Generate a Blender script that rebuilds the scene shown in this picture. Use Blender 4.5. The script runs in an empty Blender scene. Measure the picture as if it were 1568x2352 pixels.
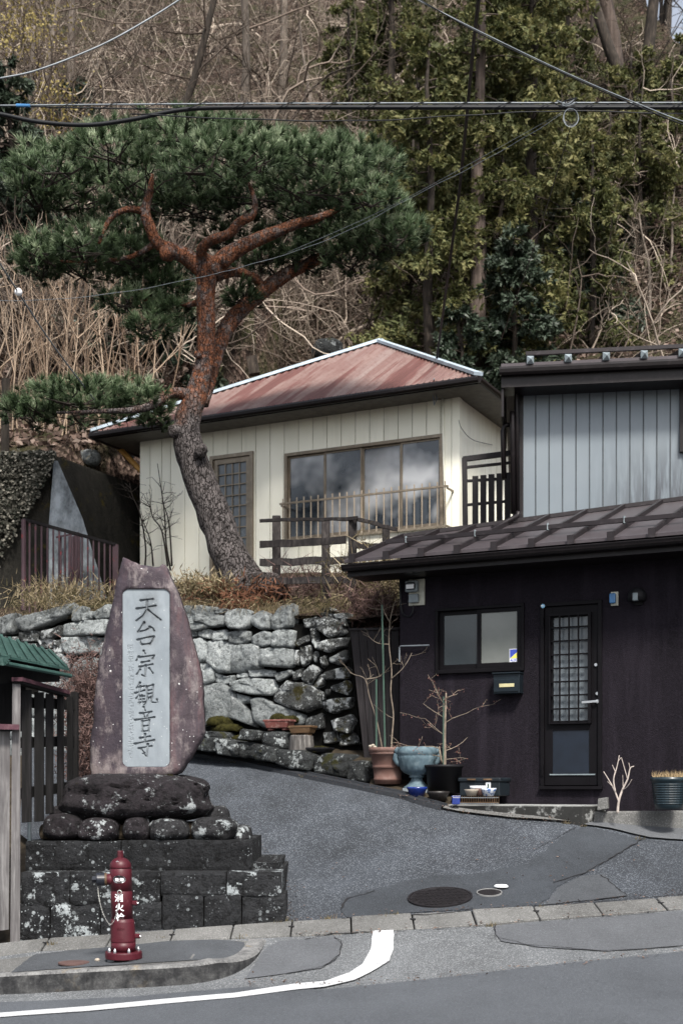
import bpy, bmesh, math, random
import numpy as np
from mathutils import Vector, noise
from mathutils.geometry import delaunay_2d_cdt

# ------------------------------------------------------------------ camera, sky, sun, exposure
scene = bpy.context.scene
col = scene.collection
EYE = 1.55
FPX = 3000.0            # focal length in units of the 1568 x 2352 working grid
HX, HY = 784.0, 1805.0  # foot of the optical axis on that grid (eye level)
cam_d = bpy.data.cameras.new('camera')
cam_d.sensor_fit = 'VERTICAL'
cam_d.sensor_height = 36.0
cam_d.lens = 36.0 * FPX / 2352.0
cam_d.shift_y = (HY - 1176.0) / 2352.0
cam_d.clip_end = 2000.0
cam_d.dof.use_dof = True
cam_d.dof.focus_distance = 13.5
cam_d.dof.aperture_fstop = 2.4
cam = bpy.data.objects.new('camera', cam_d)
cam.location = (0, 0, EYE)
cam.rotation_euler = (math.radians(90), 0, 0)
col.objects.link(cam)
scene.camera = cam

SUN_EL, SUN_AZ = 51.0, 166.0      # azimuth of the sun, clockwise from +Y
world = bpy.data.worlds.new('World')
scene.world = world
world.use_nodes = True
wn = world.node_tree
bg = wn.nodes['Background']
sky = wn.nodes.new('ShaderNodeTexSky')
sky.sky_type = 'NISHITA'
sky.sun_disc = False
sky.sun_elevation = math.radians(SUN_EL)
sky.sun_rotation = math.radians(SUN_AZ)
sky.air_density = 1.0
sky.dust_density = 3.0
hsv = wn.nodes.new('ShaderNodeHueSaturation')     # thin even cloud: the blue is washed out
hsv.inputs['Saturation'].default_value = 0.42
wn.links.new(sky.outputs[0], hsv.inputs['Color'])
wn.links.new(hsv.outputs[0], bg.inputs[0])
bg.inputs[1].default_value = 0.055

sun_d = bpy.data.lights.new('sun', 'SUN')
sun_d.energy = 1.5
sun_d.angle = math.radians(10)
sun_d.color = (1.0, 0.95, 0.87)
sun = bpy.data.objects.new('sun', sun_d)
el, az = math.radians(SUN_EL), math.radians(SUN_AZ)
to_sun = Vector((math.sin(az) * math.cos(el), math.cos(az) * math.cos(el), math.sin(el)))
sun.rotation_euler = to_sun.to_track_quat('Z', 'Y').to_euler()
sun.location = to_sun * 60
col.objects.link(sun)

scene.view_settings.view_transform = 'Standard'
scene.view_settings.look = 'None'
scene.view_settings.exposure = 2.2
scene.view_settings.gamma = 1.0
scene.view_settings.use_curve_mapping = False
scene.cycles.max_bounces = 4
scene.cycles.transparent_max_bounces = 6

rnd = random.Random(7)
nr = np.random.default_rng(7)

# ------------------------------------------------------------------ geometry helpers
def ray(x, y):
    return Vector(((x - HX) / FPX, 1.0, -(y - HY) / FPX))

def at(x, y, Y):
    return Vector(((x - HX) / FPX * Y, Y, EYE - (y - HY) / FPX * Y))

class Frame:
    """a wall: origin o, u along it, n out of it, z up"""
    def __init__(s, o, deg):
        s.o = Vector(o); t = math.radians(deg)
        s.u = Vector((math.cos(t), -math.sin(t), 0)); s.n = Vector((-math.sin(t), -math.cos(t), 0)); s.z = Vector((0, 0, 1))
    def p(s, a, b, c):
        return Vector((s.o.x, s.o.y, 0)) + s.u * a + s.n * b + Vector((0, 0, c))
    def px(s, x, y, b=0.0):
        d = ray(x, y); q = Vector((s.o.x, s.o.y, 0)) + s.n * b - Vector((0, 0, EYE))
        q.z = 0 - EYE
        t = ((Vector((s.o.x, s.o.y, 0)) + s.n * b).dot(s.n)) / (d.dot(s.n))
        w = d * t + Vector((0, 0, EYE))
        r = w - Vector((s.o.x, s.o.y, 0))
        return r.dot(s.u), w.z
    def back(s, P):
        return -((P[0] - s.o.x) * s.n.x + (P[1] - s.o.y) * s.n.y)

BASE = {}
def tag(o, label, cat, group=None, kind=None):
    if label: o['label'] = label
    if cat: o['category'] = cat
    if group: o['group'] = group
    if kind: o['kind'] = kind
    return o

def thing(name, label, cat, base=(0, 0, 0), group=None):
    o = bpy.data.objects.new(name, None)
    o.empty_display_size = 0.2
    o.location = base
    col.objects.link(o)
    BASE[o] = Vector(base)
    return tag(o, label, cat, group)

def link(name, me, mat, parent=None, base=None):
    o = bpy.data.objects.new(name, me)
    col.objects.link(o)
    if mat is not None and not me.materials: me.materials.append(mat)
    if parent is not None:
        o.parent = parent
        BASE[o] = BASE[parent] + (Vector(base) if base else Vector((0, 0, 0)))
    else:
        BASE[o] = Vector(base) if base else Vector((0, 0, 0))
    if base: o.location = base
    return o

class MB:
    def __init__(s): s.v = []; s.f = []
    def add(s, vs, fs):
        k = len(s.v); s.v += [tuple(v) for v in vs]; s.f += [tuple(i + k for i in f) for f in fs]; return s
    def box8(s, P):   # 8 points: bottom ring 0-3, top ring 4-7
        return s.add(P, [(3, 2, 1, 0), (4, 5, 6, 7), (0, 1, 5, 4), (1, 2, 6, 5), (2, 3, 7, 6), (3, 0, 4, 7)])
    def fbox(s, F, a0, a1, b0, b1, c0, c1):
        return s.box8([F.p(a0, b1, c0), F.p(a1, b1, c0), F.p(a1, b0, c0), F.p(a0, b0, c0),
                       F.p(a0, b1, c1), F.p(a1, b1, c1), F.p(a1, b0, c1), F.p(a0, b0, c1)])
    def box(s, c, d):
        x, y, z = c; a, b, h = d[0] / 2, d[1] / 2, d[2] / 2
        return s.box8([(x - a, y - b, z - h), (x + a, y - b, z - h), (x + a, y + b, z - h), (x - a, y + b, z - h),
                       (x - a, y - b, z + h), (x + a, y - b, z + h), (x + a, y + b, z + h), (x - a, y + b, z + h)])
    def bar(s, p, q, w, h, up=(0, 0, 1)):
        p, q = Vector(p), Vector(q); d = (q - p).normalized(); up = Vector(up)
        if abs(d.dot(up)) > .98: up = Vector((0, 1, 0))
        sx = d.cross(up).normalized() * w / 2; sz = sx.cross(d).normalized() * h / 2
        return s.box8([p - sx - sz, p + sx - sz, q + sx - sz, q - sx - sz, p - sx + sz, p + sx + sz, q + sx + sz, q - sx + sz])
    def tube(s, pts, rad, n=6, cap=True, wob=0.0, seed=0):
        pts = [Vector(p) for p in pts]; m = len(pts)
        if not hasattr(rad, '__len__'): rad = [rad] * m
        k = len(s.v); ref = Vector((0.31, 0.17, 0.93)); d0 = None
        for i in range(m):
            d = (pts[min(i + 1, m - 1)] - pts[max(i - 1, 0)])
            if d.length < 1e-9: d = Vector((0, 0, 1))
            d.normalize()
            if i == 0:
                x = d.cross(ref)
                if x.length < .1: x = d.cross(Vector((1, 0, 0)))
            else:
                x = x - d * x.dot(d)
                if x.length < 1e-6: x = d.cross(ref)
            x.normalize(); y = d.cross(x)
            for j in range(n):
                t = 2 * math.pi * j / n; r = rad[i]
                if wob: r *= 1 + wob * noise.noise(Vector((pts[i].x * 4 + math.cos(t) * 1.3, pts[i].z * 5 + seed, math.sin(t) * 1.3)))
                s.v.append(tuple(pts[i] + x * math.cos(t) * r + y * math.sin(t) * r))
        for i in range(m - 1):
            for j in range(n):
                a = k + i * n + j; b = k + i * n + (j + 1) % n
                s.f.append((a, b, b + n, a + n))
        if cap:
            s.f.append(tuple(k + j for j in range(n))[::-1]); s.f.append(tuple(k + (m - 1) * n + j for j in range(n)))
        return s
    def lathe(s, prof, n=24, c=(0, 0, 0), sc=(1, 1), fn=None, close=True):
        k = len(s.v); m = len(prof)
        for i, (r, z) in enumerate(prof):
            for j in range(n):
                t = 2 * math.pi * j / n
                rr = fn(r, z, t, i) if fn else r
                s.v.append((c[0] + rr * math.cos(t) * sc[0], c[1] + rr * math.sin(t) * sc[1], c[2] + z))
        for i in range(m - 1):
            for j in range(n):
                a = k + i * n + j; b = k + i * n + (j + 1) % n
                s.f.append((a, b, b + n, a + n))
        if close:
            s.f.append(tuple(k + j for j in range(n))[::-1]); s.f.append(tuple(k + (m - 1) * n + j for j in range(n)))
        return s
    def mesh(s, name, off):
        me = bpy.data.meshes.new(name)
        me.from_pydata([(v[0] - off.x, v[1] - off.y, v[2] - off.z) for v in s.v], [], s.f)
        return me
    def build(s, name, mat, parent=None, smooth=False, bevel=0.0, base=None):
        off = BASE[parent] if parent is not None else (Vector(base) if base else Vector((0, 0, 0)))
        me = s.mesh(name, off)
        if smooth: me.polygons.foreach_set('use_smooth', [True] * len(me.polygons))
        o = link(name, me, mat, parent, None)
        if parent is None and base: o.location = base; BASE[o] = Vector(base)
        if bevel:
            m = o.modifiers.new('bevel', 'BEVEL'); m.width = bevel; m.segments = 2; m.limit_method = 'ANGLE'
        return o

def np_mesh(name, verts, faces, mat, parent=None, tint=None, smooth=False):
    verts = np.asarray(verts, dtype=np.float64)
    off = BASE[parent] if parent is not None else Vector((0, 0, 0))
    verts = verts - np.array(off)
    faces = np.asarray(faces, dtype=np.int32)
    n, k = faces.shape
    me = bpy.data.meshes.new(name)
    me.vertices.add(len(verts)); me.vertices.foreach_set('co', verts.astype(np.float32).ravel())
    me.loops.add(n * k); me.loops.foreach_set('vertex_index', faces.ravel())
    me.polygons.add(n)
    me.polygons.foreach_set('loop_start', np.arange(0, n * k, k, dtype=np.int32))
    try: me.polygons.foreach_set('loop_total', np.full(n, k, dtype=np.int32))
    except Exception: pass
    if smooth: me.polygons.foreach_set('use_smooth', np.ones(n, dtype=bool))
    if tint is not None:
        a = me.attributes.new('tint', 'FLOAT', 'POINT'); a.data.foreach_set('value', np.asarray(tint, dtype=np.float32))
    me.update(calc_edges=True); me.validate()
    return link(name, me, mat, parent)

def unit(a):
    return a / np.maximum(np.linalg.norm(a, axis=-1, keepdims=True), 1e-9)

def blades(pos, d, w, tri=True, bend=0.0):
    """thin leaf faces: pos (N,3), d (N,3) full length vector, w (N,3) full width vector"""
    N = len(pos)
    if tri:
        V = np.stack([pos - w / 2, pos + w / 2, pos + d], 1).reshape(-1, 3)
        F = np.arange(3 * N).reshape(-1, 3)
    else:
        mid = pos + d * .45 + np.array([0, 0, 1.0]) * bend
        V = np.stack([pos, mid + w / 2, pos + d, mid - w / 2], 1).reshape(-1, 3)
        F = np.arange(4 * N).reshape(-1, 4)
    return V, F

def randdir(n, g):
    return unit(g.normal(size=(n, 3)))

def smoothpath(pts, sub=4):
    """Catmull-Rom through rows of any width"""
    P = np.array(pts, float); out = []
    n = len(P)
    for i in range(n - 1):
        p0, p1, p2, p3 = P[max(i - 1, 0)], P[i], P[i + 1], P[min(i + 2, n - 1)]
        for k in range(sub):
            t = k / sub
            out.append(.5 * ((2 * p1) + (-p0 + p2) * t + (2 * p0 - 5 * p1 + 4 * p2 - p3) * t * t + (-p0 + 3 * p1 - 3 * p2 + p3) * t ** 3))
    out.append(P[-1])
    return np.array(out)

# ------------------------------------------------------------------ materials
class NT:
    def __init__(s, name):
        s.m = bpy.data.materials.new(name); s.m.use_nodes = True
        s.t = s.m.node_tree; s.b = s.t.nodes['Principled BSDF']
        g = s.t.nodes.new('ShaderNodeNewGeometry'); s.pos = g.outputs['Position']; s.geo = g
    def n(s, t): return s.t.nodes.new(t)
    def l(s, a, b):
        if hasattr(a, 'is_output'): s.t.links.new(a, b)
        else: b.default_value = a
    def vec(s, scale=(1, 1, 1), rot=0.0):
        m = s.n('ShaderNodeMapping'); s.l(s.pos, m.inputs[0]); m.inputs['Scale'].default_value = scale
        m.inputs['Rotation'].default_value = (0, 0, rot); return m.outputs[0]
    def noise(s, scale, detail=3.0, rough=.55, v=None, dist=0.0):
        k = s.n('ShaderNodeTexNoise'); s.l(v if v is not None else s.pos, k.inputs['Vector'])
        k.inputs['Scale'].default_value = scale; k.inputs['Detail'].default_value = detail
        k.inputs['Roughness'].default_value = rough; k.inputs['Distortion'].default_value = dist
        return k.outputs[0]
    def vor(s, scale, feature='F1', v=None, out='Distance', rnd=1.0):
        k = s.n('ShaderNodeTexVoronoi'); k.feature = feature; s.l(v if v is not None else s.pos, k.inputs['Vector'])
        k.inputs['Scale'].default_value = scale; k.inputs['Randomness'].default_value = rnd
        return k.outputs[out]
    def ramp(s, fac, stops, interp='LINEAR'):
        k = s.n('ShaderNodeValToRGB'); s.l(fac, k.inputs[0]); k.color_ramp.interpolation = interp
        e = k.color_ramp.elements
        while len(e) < len(stops): e.new(.5)
        for i, (p, c) in enumerate(stops):
            e[i].position = p
            e[i].color = (c, c, c, 1) if not hasattr(c, '__len__') else (*c, 1)
        return k.outputs[0]
    def mix(s, f, a, b, mode='MIX'):
        k = s.n('ShaderNodeMix'); k.data_type = 'RGBA'; k.blend_type = mode
        s.l(f, k.inputs[0])
        for v, i in ((a, 6), (b, 7)):
            if hasattr(v, 'is_output'): s.l(v, k.inputs[i])
            else: k.inputs[i].default_value = (*v, 1)
        return k.outputs[2]
    def math(s, op, a, b=0.0, clamp=False):
        k = s.n('ShaderNodeMath'); k.operation = op; k.use_clamp = clamp
        s.l(a, k.inputs[0]); s.l(b, k.inputs[1]); return k.outputs[0]
    def rand(s):
        return s.n('ShaderNodeObjectInfo').outputs['Random']
    def attr(s, name):
        k = s.n('ShaderNodeAttribute'); k.attribute_name = name; return k.outputs['Fac']
    def bump(s, h, strength=.5, dist=.01, prev=None):
        k = s.n('ShaderNodeBump'); s.l(h, k.inputs['Height']); k.inputs['Strength'].default_value = strength
        k.inputs['Distance'].default_value = dist
        if prev is not None: s.l(prev, k.inputs['Normal'])
        s.l(k.outputs[0], s.b.inputs['Normal']); return k.outputs[0]
    def out(s, c, rough=.8, metal=0.0, spec=.3):
        if hasattr(c, 'is_output'): s.l(c, s.b.inputs['Base Color'])
        else: s.b.inputs['Base Color'].default_value = (*c, 1)
        s.l(rough, s.b.inputs['Roughness'])
        s.b.inputs['Metallic'].default_value = metal
        s.b.inputs['Specular IOR Level'].default_value = spec
        return s.m

def mul(c, k): return tuple(v * k for v in c)

def plain(name, c, rough=.6, metal=0.0, var=.25, scale=9.0, spec=.35, bump=0.0, bscale=60.0):
    t = NT(name)
    f = t.ramp(t.noise(scale, 4), [(.3, 0.0), (.72, 1.0)])
    cc = t.mix(f, mul(c, 1 - var), mul(c, 1 + var))
    if bump: t.bump(t.noise(bscale, 3), bump, .004)
    return t.out(cc, rough, metal, spec)

def paint_worn(name, c, c2, rough=.5, metal=0.0, scale=14, lo=.55, hi=.68, var=.2, streak=None):
    t = NT(name)
    v = t.vec(streak) if streak else None
    f = t.ramp(t.noise(scale, 6, .65, v), [(lo, 0.0), (hi, 1.0)])
    b = t.mix(t.ramp(t.noise(scale * .25, 3), [(.3, 0.0), (.7, 1.0)]), mul(c, 1 - var), mul(c, 1 + var))
    cc = t.mix(f, b, c2)
    t.bump(t.noise(scale * 5, 3), .15, .003)
    return t.out(cc, rough, metal)

def wood(name, c, c2, rough=.85, rv=.35, stretch=.07, scale=30):
    t = NT(name)
    v = t.vec((1, 1, stretch))
    g = t.noise(scale, 5, .6, v, .4)
    cc = t.mix(t.ramp(g, [(.42, 0.0), (.54, .25), (.72, 1.0)]), c, c2)
    r = t.ramp(t.rand(), [(0.0, 1 - rv), (1.0, 1 + rv)])
    k = t.n('ShaderNodeMix'); k.data_type = 'RGBA'; k.blend_type = 'MULTIPLY'; k.inputs[0].default_value = 1
    t.l(cc, k.inputs[6]); t.l(r, k.inputs[7])
    big = t.ramp(t.noise(3.0, 3), [(.3, .75), (.7, 1.15)])
    c3 = t.mix(1.0, k.outputs[2], big, 'MULTIPLY')
    t.bump(g, .5, .004)
    return t.out(c3, rough)

def lichen_stone(name, base, base2, lich=(.42, .46, .47), spots=.28, patch=.62, moss=None, mossamt=.62, rough=.9, grain=40, rv=.25, sscale=18):
    t = NT(name)
    f = t.ramp(t.noise(3.2, 6, .65), [(.3, 0.0), (.72, 1.0)])
    c = t.mix(f, base, base2)
    g = t.noise(grain, 4, .7)
    c = t.mix(t.ramp(g, [(.35, 0.0), (.7, .6)]), c, mul(base2, 1.6))
    c = t.mix(t.ramp(t.noise(13, 4, .75), [(.36, .8), (.5, 0.0)]), c, mul(base, .45))
    # blotchy pale lichen
    pn = t.noise(5.5, 5, .75)
    pf = t.ramp(pn, [(patch, 0.0), (patch + .05, .9)])
    c = t.mix(pf, c, lich)
    # round lichen rosettes of two sizes, only on some cells
    for sc, th in ((sscale, spots), (sscale * 2.6, spots * .9)):
        d = t.vor(sc); cc_ = d.node.outputs['Color']
        sep = t.n('ShaderNodeSeparateColor'); t.l(cc_, sep.inputs[0])
        on = t.math('GREATER_THAN', sep.outputs[0], .60)
        ring = t.ramp(t.math('ADD', d, t.math('MULTIPLY', g, .12)), [(th, 1.0), (th + .05, 0.0)])
        big = t.ramp(t.noise(1.7, 2), [(.42, 0.0), (.6, 1.0)])
        c = t.mix(t.math('MULTIPLY', t.math('MULTIPLY', on, ring), big), c, lich)
    if moss is not None:
        mn = t.noise(2.6, 4, .7)
        c = t.mix(t.ramp(mn, [(mossamt, 0.0), (mossamt + .07, 1.0)]), c, moss)
    if rv:
        r = t.ramp(t.rand(), [(0.0, 1 - rv), (1.0, 1 + rv)])
        c = t.mix(1.0, c, r, 'MULTIPLY')
    t.bump(t.noise(13, 5, .8), 1.0, .05)
    return t.out(c, rough, 0, .2)

def leafmat(name, c0, c1, rough=.6, trans=.25, extra=None):
    t = NT(name)
    f = t.attr('tint')
    stops = [(0.0, c0), (1.0, c1)] if extra is None else [(0.0, c0), (.6, c1), (1.0, extra)]
    c = t.ramp(f, stops)
    t.out(c, rough, 0, .25)
    tr = t.n('ShaderNodeBsdfTranslucent'); t.l(c, tr.inputs[0])
    mx = t.n('ShaderNodeMixShader'); mx.inputs[0].default_value = trans
    t.l(t.b.outputs[0], mx.inputs[1]); t.l(tr.outputs[0], mx.inputs[2])
    o = [k for k in t.t.nodes if k.type == 'OUTPUT_MATERIAL'][0]
    t.l(mx.outputs[0], o.inputs[0])
    return t.m

def asphalt(name, c, agg, dens=.5, scale=190, rough=.85, stain=.25):
    t = NT(name)
    v = t.vor(scale, out='Color'); sep = t.n('ShaderNodeSeparateColor'); t.l(v, sep.inputs[0])
    d = v.node.outputs['Distance']
    chip = t.math('MULTIPLY', t.math('GREATER_THAN', sep.outputs[0], 1 - dens), t.ramp(d, [(.3, 1.0), (.55, 0.0)]))
    lvl = t.math('MULTIPLY', chip, t.ramp(sep.outputs[1], [(0.0, .25), (1.0, 1.0)]))
    b = t.mix(t.ramp(t.noise(.9, 4, .65), [(.3, 0.0), (.72, 1.0)]), mul(c, 1 - stain), mul(c, 1 + stain))
    fine = t.noise(45, 2, .75)
    b = t.mix(t.ramp(fine, [(.3, 0.0), (.7, .6)]), b, mul(c, 1.7))
    cc = t.mix(lvl, b, agg)
    stn = t.ramp(t.noise(1.6, 5, .7, t.vec((1, .45, 1), .5)), [(.34, 1 - stain * .8), (.64, 1 + stain * .3)])
    cc = t.mix(1.0, cc, stn, 'MULTIPLY')
    t.bump(d, .5, .006)
    return t.out(cc, rough, 0, .3)
# ------------------------------------------------------------------ the materials of this place
M = {}
M['drive'] = asphalt('drive_asphalt', (.027, .031, .038), (.16, .178, .20), .5, 70, .85, .42)
M['road'] = asphalt('road_asphalt', (.052, .057, .065), (.12, .13, .146), .35, 120, .8, .16)
M['patch'] = asphalt('patch_asphalt', (.026, .030, .036), (.078, .085, .098), .3, 110, .8, .32)
M['patch2'] = asphalt('patch_asphalt_pale', (.066, .070, .077), (.145, .153, .168), .3, 110, .8, .18)
M['apron'] = asphalt('worn_apron', (.076, .081, .087), (.27, .28, .29), .6, 80, .9, .32)
M['walk'] = asphalt('sidewalk_asphalt', (.042, .046, .052), (.11, .118, .13), .3, 110, .85, .3)
M['conc'] = asphalt('gutter_concrete', (.092, .092, .090), (.235, .235, .235), .4, 85, .9, .4)
t = NT('kerb_concrete')
f = t.ramp(t.noise(6, 7, .7), [(.42, 0.0), (.66, 1.0)])
c = t.mix(f, (.065, .066, .068), (.17, .17, .168))
c = t.mix(t.ramp(t.noise(3.5, 4), [(.6, 0.0), (.68, .8)]), c, (.23, .17, .09))
c = t.mix(t.ramp(t.noise(60, 3), [(.4, 0.0), (.7, .4)]), c, (.3, .3, .3))
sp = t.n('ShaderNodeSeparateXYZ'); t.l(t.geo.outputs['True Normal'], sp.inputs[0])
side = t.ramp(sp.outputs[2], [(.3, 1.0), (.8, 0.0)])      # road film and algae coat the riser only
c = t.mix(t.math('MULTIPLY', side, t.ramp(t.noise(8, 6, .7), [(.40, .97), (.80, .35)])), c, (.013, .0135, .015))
t.bump(t.noise(50, 4), .6, .008)
M['kerb'] = t.out(c, .9)
t = NT('white_road_paint')
f = t.ramp(t.noise(14, 8, .75), [(.57, 0.0), (.66, .9)])
c = t.mix(f, (.43, .44, .455), (.10, .10, .108)); t.bump(t.noise(90, 3), .4, .004)
M['paint'] = t.out(c, .75)
M['crack'] = plain('crack_dark', (.012, .012, .014), .95)
M['soil'] = plain('dark_soil', (.035, .028, .02), .95, 0, .5, 6, .1, .6, 30)

t = NT('leaf_litter')
v = t.vor(11, out='Color'); sep = t.n('ShaderNodeSeparateColor'); t.l(v, sep.inputs[0])
c = t.ramp(sep.outputs[0], [(0.0, (.010, .007, .0055)), (.5, (.038, .025, .020)), (1.0, (.115, .083, .067))])
c = t.mix(t.ramp(t.noise(.5, 3, .7), [(.42, 0.0), (.62, .75)]), c, (.035, .04, .016))
t.bump(v.node.outputs['Distance'], 1.0, .12)
M['litter'] = t.out(c, .95, 0, .1)
M['terrace'] = plain('terrace_ground', (.095, .075, .045), .95, 0, .5, 5, .1, .8, 25)

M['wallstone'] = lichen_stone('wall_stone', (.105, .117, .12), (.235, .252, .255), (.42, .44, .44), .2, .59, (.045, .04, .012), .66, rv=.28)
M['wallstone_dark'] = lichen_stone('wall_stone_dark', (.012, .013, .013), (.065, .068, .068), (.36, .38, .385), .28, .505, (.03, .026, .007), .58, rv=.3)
M['kerbrock'] = lichen_stone('kerb_rock', (.007, .0075, .008), (.032, .035, .036), (.25, .27, .275), .25, .56, (.028, .028, .008), .57, rv=.3)
M['mortar'] = plain('dark_joint', (.005, .005, .0045), .95, 0, .5, 8, .1, .8, 20)
M['plinth'] = lichen_stone('plinth_stone', (.0045, .0047, .0053), (.020, .021, .0232), (.25, .275, .29), .25, .625, None, .6, rv=.2, sscale=14)
M['plinth_white'] = lichen_stone('plinth_stone_lichen', (.0045, .0047, .0053), (.020, .021, .0232), (.31, .34, .355), .28, .545, None, .6, rv=.15, sscale=13)
M['boulder'] = lichen_stone('boulder_stone', (.0048, .0048, .0054), (.021, .0175, .0205), (.26, .28, .29), .26, .59, (.035, .033, .010), .68, rv=.25, sscale=16)
M['boulder_white'] = lichen_stone('boulder_stone_lichen', (.0065, .0065, .0076), (.025, .025, .027), (.29, .315, .325), .3, .56, None, .6, rv=.25, sscale=13)

t = NT('stele_stone')
v = t.vec((1.0, 1.0, .28), 0)
f = t.ramp(t.noise(4.0, 7, .62, v, .6), [(.30, 0.0), (.52, .5), (.72, 1.0)])
c = t.ramp(f, [(0.0, (.020, .017, .022)), (.5, (.060, .047, .055)), (1.0, (.110, .064, .067))])
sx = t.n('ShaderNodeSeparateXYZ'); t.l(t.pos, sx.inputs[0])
left = t.ramp(t.math('MULTIPLY', t.math('ADD', sx.outputs[0], 3.0), .4), [(.36, 1.0), (.58, 0.0)])   # darker purple-grey towards the west flank
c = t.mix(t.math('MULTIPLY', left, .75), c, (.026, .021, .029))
low = t.ramp(t.math('ADD', t.math('MULTIPLY', sx.outputs[2], .4), t.math('MULTIPLY', t.noise(3.5, 5), .5)), [(.86, 1.0), (1.05, 0.0)])
c = t.mix(t.math('MULTIPLY', low, t.ramp(t.noise(5, 6, .7), [(.38, 0.0), (.60, .8)])), c, (.21, .175, .17))
c = t.mix(t.ramp(t.noise(6.5, 8, .75, t.vec((1, 1, .5))), [(.51, 0.0), (.64, .75)]), c, (.19, .165, .165))
g = t.noise(70, 3, .7)
for sc, th, cut in ((9, .10, .90), (30, .17, .90)):
    d = t.vor(sc); sp = t.n('ShaderNodeSeparateColor'); t.l(t.vor(sc, out='Color'), sp.inputs[0])
    on = t.math('GREATER_THAN', sp.outputs[0], cut)
    c = t.mix(t.math('MULTIPLY', on, t.ramp(t.math('ADD', d, t.math('MULTIPLY', g, .1)), [(th, .95), (th + .05, 0.0)])), c, (.55, .56, .56))
t.bump(t.noise(10, 5, .7), .6, .03)
M['stele'] = t.out(c, .85, 0, .25)
t = NT('inscription_panel')
f = t.ramp(t.noise(3.0, 6, .65, t.vec((1, 1, .45))), [(.3, 0.0), (.7, 1.0)])
c = t.mix(f, (.135, .158, .180), (.245, .276, .303))
panel_tone = t.attr('tint')  # tone goes darker in the strokes and round the upper signs
c = t.mix(t.math('MULTIPLY', panel_tone, t.ramp(t.noise(16, 6, .7), [(.3, .25), (.7, 1.0)])), c, (.045, .048, .052))
d = t.vor(38); sp = t.n('ShaderNodeSeparateColor'); t.l(t.vor(38, out='Color'), sp.inputs[0])
c = t.mix(t.math('MULTIPLY', t.math('GREATER_THAN', sp.outputs[0], .90), t.ramp(d, [(.12, .8), (.2, 0.0)])), c, (.45, .47, .47))
t.bump(t.noise(80, 4), .3, .004)
M['panel'] = t.out(c, .8)

M['hyd'] = paint_worn('hydrant_red', (.054, .0062, .0115), (.085, .022, .028), .45, 0, 20, .6, .75, .15)
M['black_plastic'] = plain('black_plastic', (.012, .014, .02), .35)
M['steel'] = plain('bright_steel', (.55, .56, .58), .28, 1.0, .08)
M['chain'] = plain('galvanised_chain', (.5, .5, .48), .4, .8, .1)
M['white'] = plain('white_enamel', (.75, .76, .78), .5, 0, .05)
M['black_enamel'] = plain('black_enamel', (.012, .012, .014), .35)

t = NT('cream_siding')
c = t.mix(t.ramp(t.noise(1.1, 3), [(.3, 0.0), (.7, 1.0)]), (.80, .785, .67), (.84, .83, .735))
c = t.mix(t.ramp(t.noise(7, 6, .7, t.vec((1, 1, .12))), [(.52, 0.0), (.8, .35)]), c, (.47, .47, .40))
r = t.ramp(t.rand(), [(0.0, .94), (1.0, 1.04)]); c = t.mix(1.0, c, r, 'MULTIPLY')
t.bump(t.noise(120, 2), .1, .002)
M['cream'] = t.out(c, .55)
M['joint'] = plain('siding_joint', (.16, .155, .12), .8)
t = NT('grey_siding')
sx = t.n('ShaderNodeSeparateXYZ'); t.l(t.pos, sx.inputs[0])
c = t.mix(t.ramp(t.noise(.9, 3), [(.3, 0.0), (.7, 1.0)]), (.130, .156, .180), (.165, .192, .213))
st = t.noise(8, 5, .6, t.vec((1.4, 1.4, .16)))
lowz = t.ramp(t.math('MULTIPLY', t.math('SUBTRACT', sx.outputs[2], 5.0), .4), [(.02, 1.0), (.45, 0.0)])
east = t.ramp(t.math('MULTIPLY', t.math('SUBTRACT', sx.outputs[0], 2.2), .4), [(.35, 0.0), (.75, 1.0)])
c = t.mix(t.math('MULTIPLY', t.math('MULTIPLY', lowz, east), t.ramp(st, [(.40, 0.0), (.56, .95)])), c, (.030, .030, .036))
M['greyside'] = t.out(c, .42, .15, .4)
M['greyjoint'] = plain('grey_joint', (.050, .060, .068), .6)

t = NT('rusty_roof')
def dotv(v):
    k = t.n('ShaderNodeVectorMath'); k.operation = 'DOT_PRODUCT'; t.l(t.pos, k.inputs[0]); k.inputs[1].default_value = v; return k.outputs['Value']
ang = math.radians(26.24)
cb = t.n('ShaderNodeCombineXYZ'); t.l(t.math('MULTIPLY', dotv((math.cos(ang), -math.sin(ang), 0)), 1.35), cb.inputs[0]); t.l(t.math('MULTIPLY', dotv((math.sin(ang), math.cos(ang), .34)), .09), cb.inputs[1])
st = t.noise(1.0, 5, .6, cb.outputs[0])
c = t.ramp(st, [(.38, (.082, .031, .026)), (.46, (.112, .046, .040)), (.50, (.185, .125, .112)), (.56, (.145, .082, .073)), (.68, (.215, .168, .155))])
c = t.mix(t.ramp(t.noise(9, 6, .75, t.vec((1, 1, .6))), [(.48, 0.0), (.72, .6)]), c, (.085, .034, .028))
M['rust'] = t.out(c, .55, .1, .4)
M['ridgecap'] = paint_worn('pale_blue_ridge_cap', (.40, .48, .55), (.28, .32, .35), .45, .2)
M['brown_metal'] = paint_worn('dark_brown_metal', (.0085, .0065, .0072), (.018, .0145, .0155), .42, .2)
M['roof_brown'] = paint_worn('plum_brown_roof_sheet', (.060, .051, .056), (.095, .084, .090), .42, .25, 3, .55, .85, .10)
M['batten'] = paint_worn('roof_batten_cover', (.018, .0145, .0162), (.04, .034, .037), .45, .2, 9)
M['soffit'] = plain('soffit_board', (.13, .122, .11), .7)
M['bronze'] = paint_worn('bronze_aluminium', (.20, .165, .125), (.28, .24, .19), .4, .45)
t = NT('stucco_dark')
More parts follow.
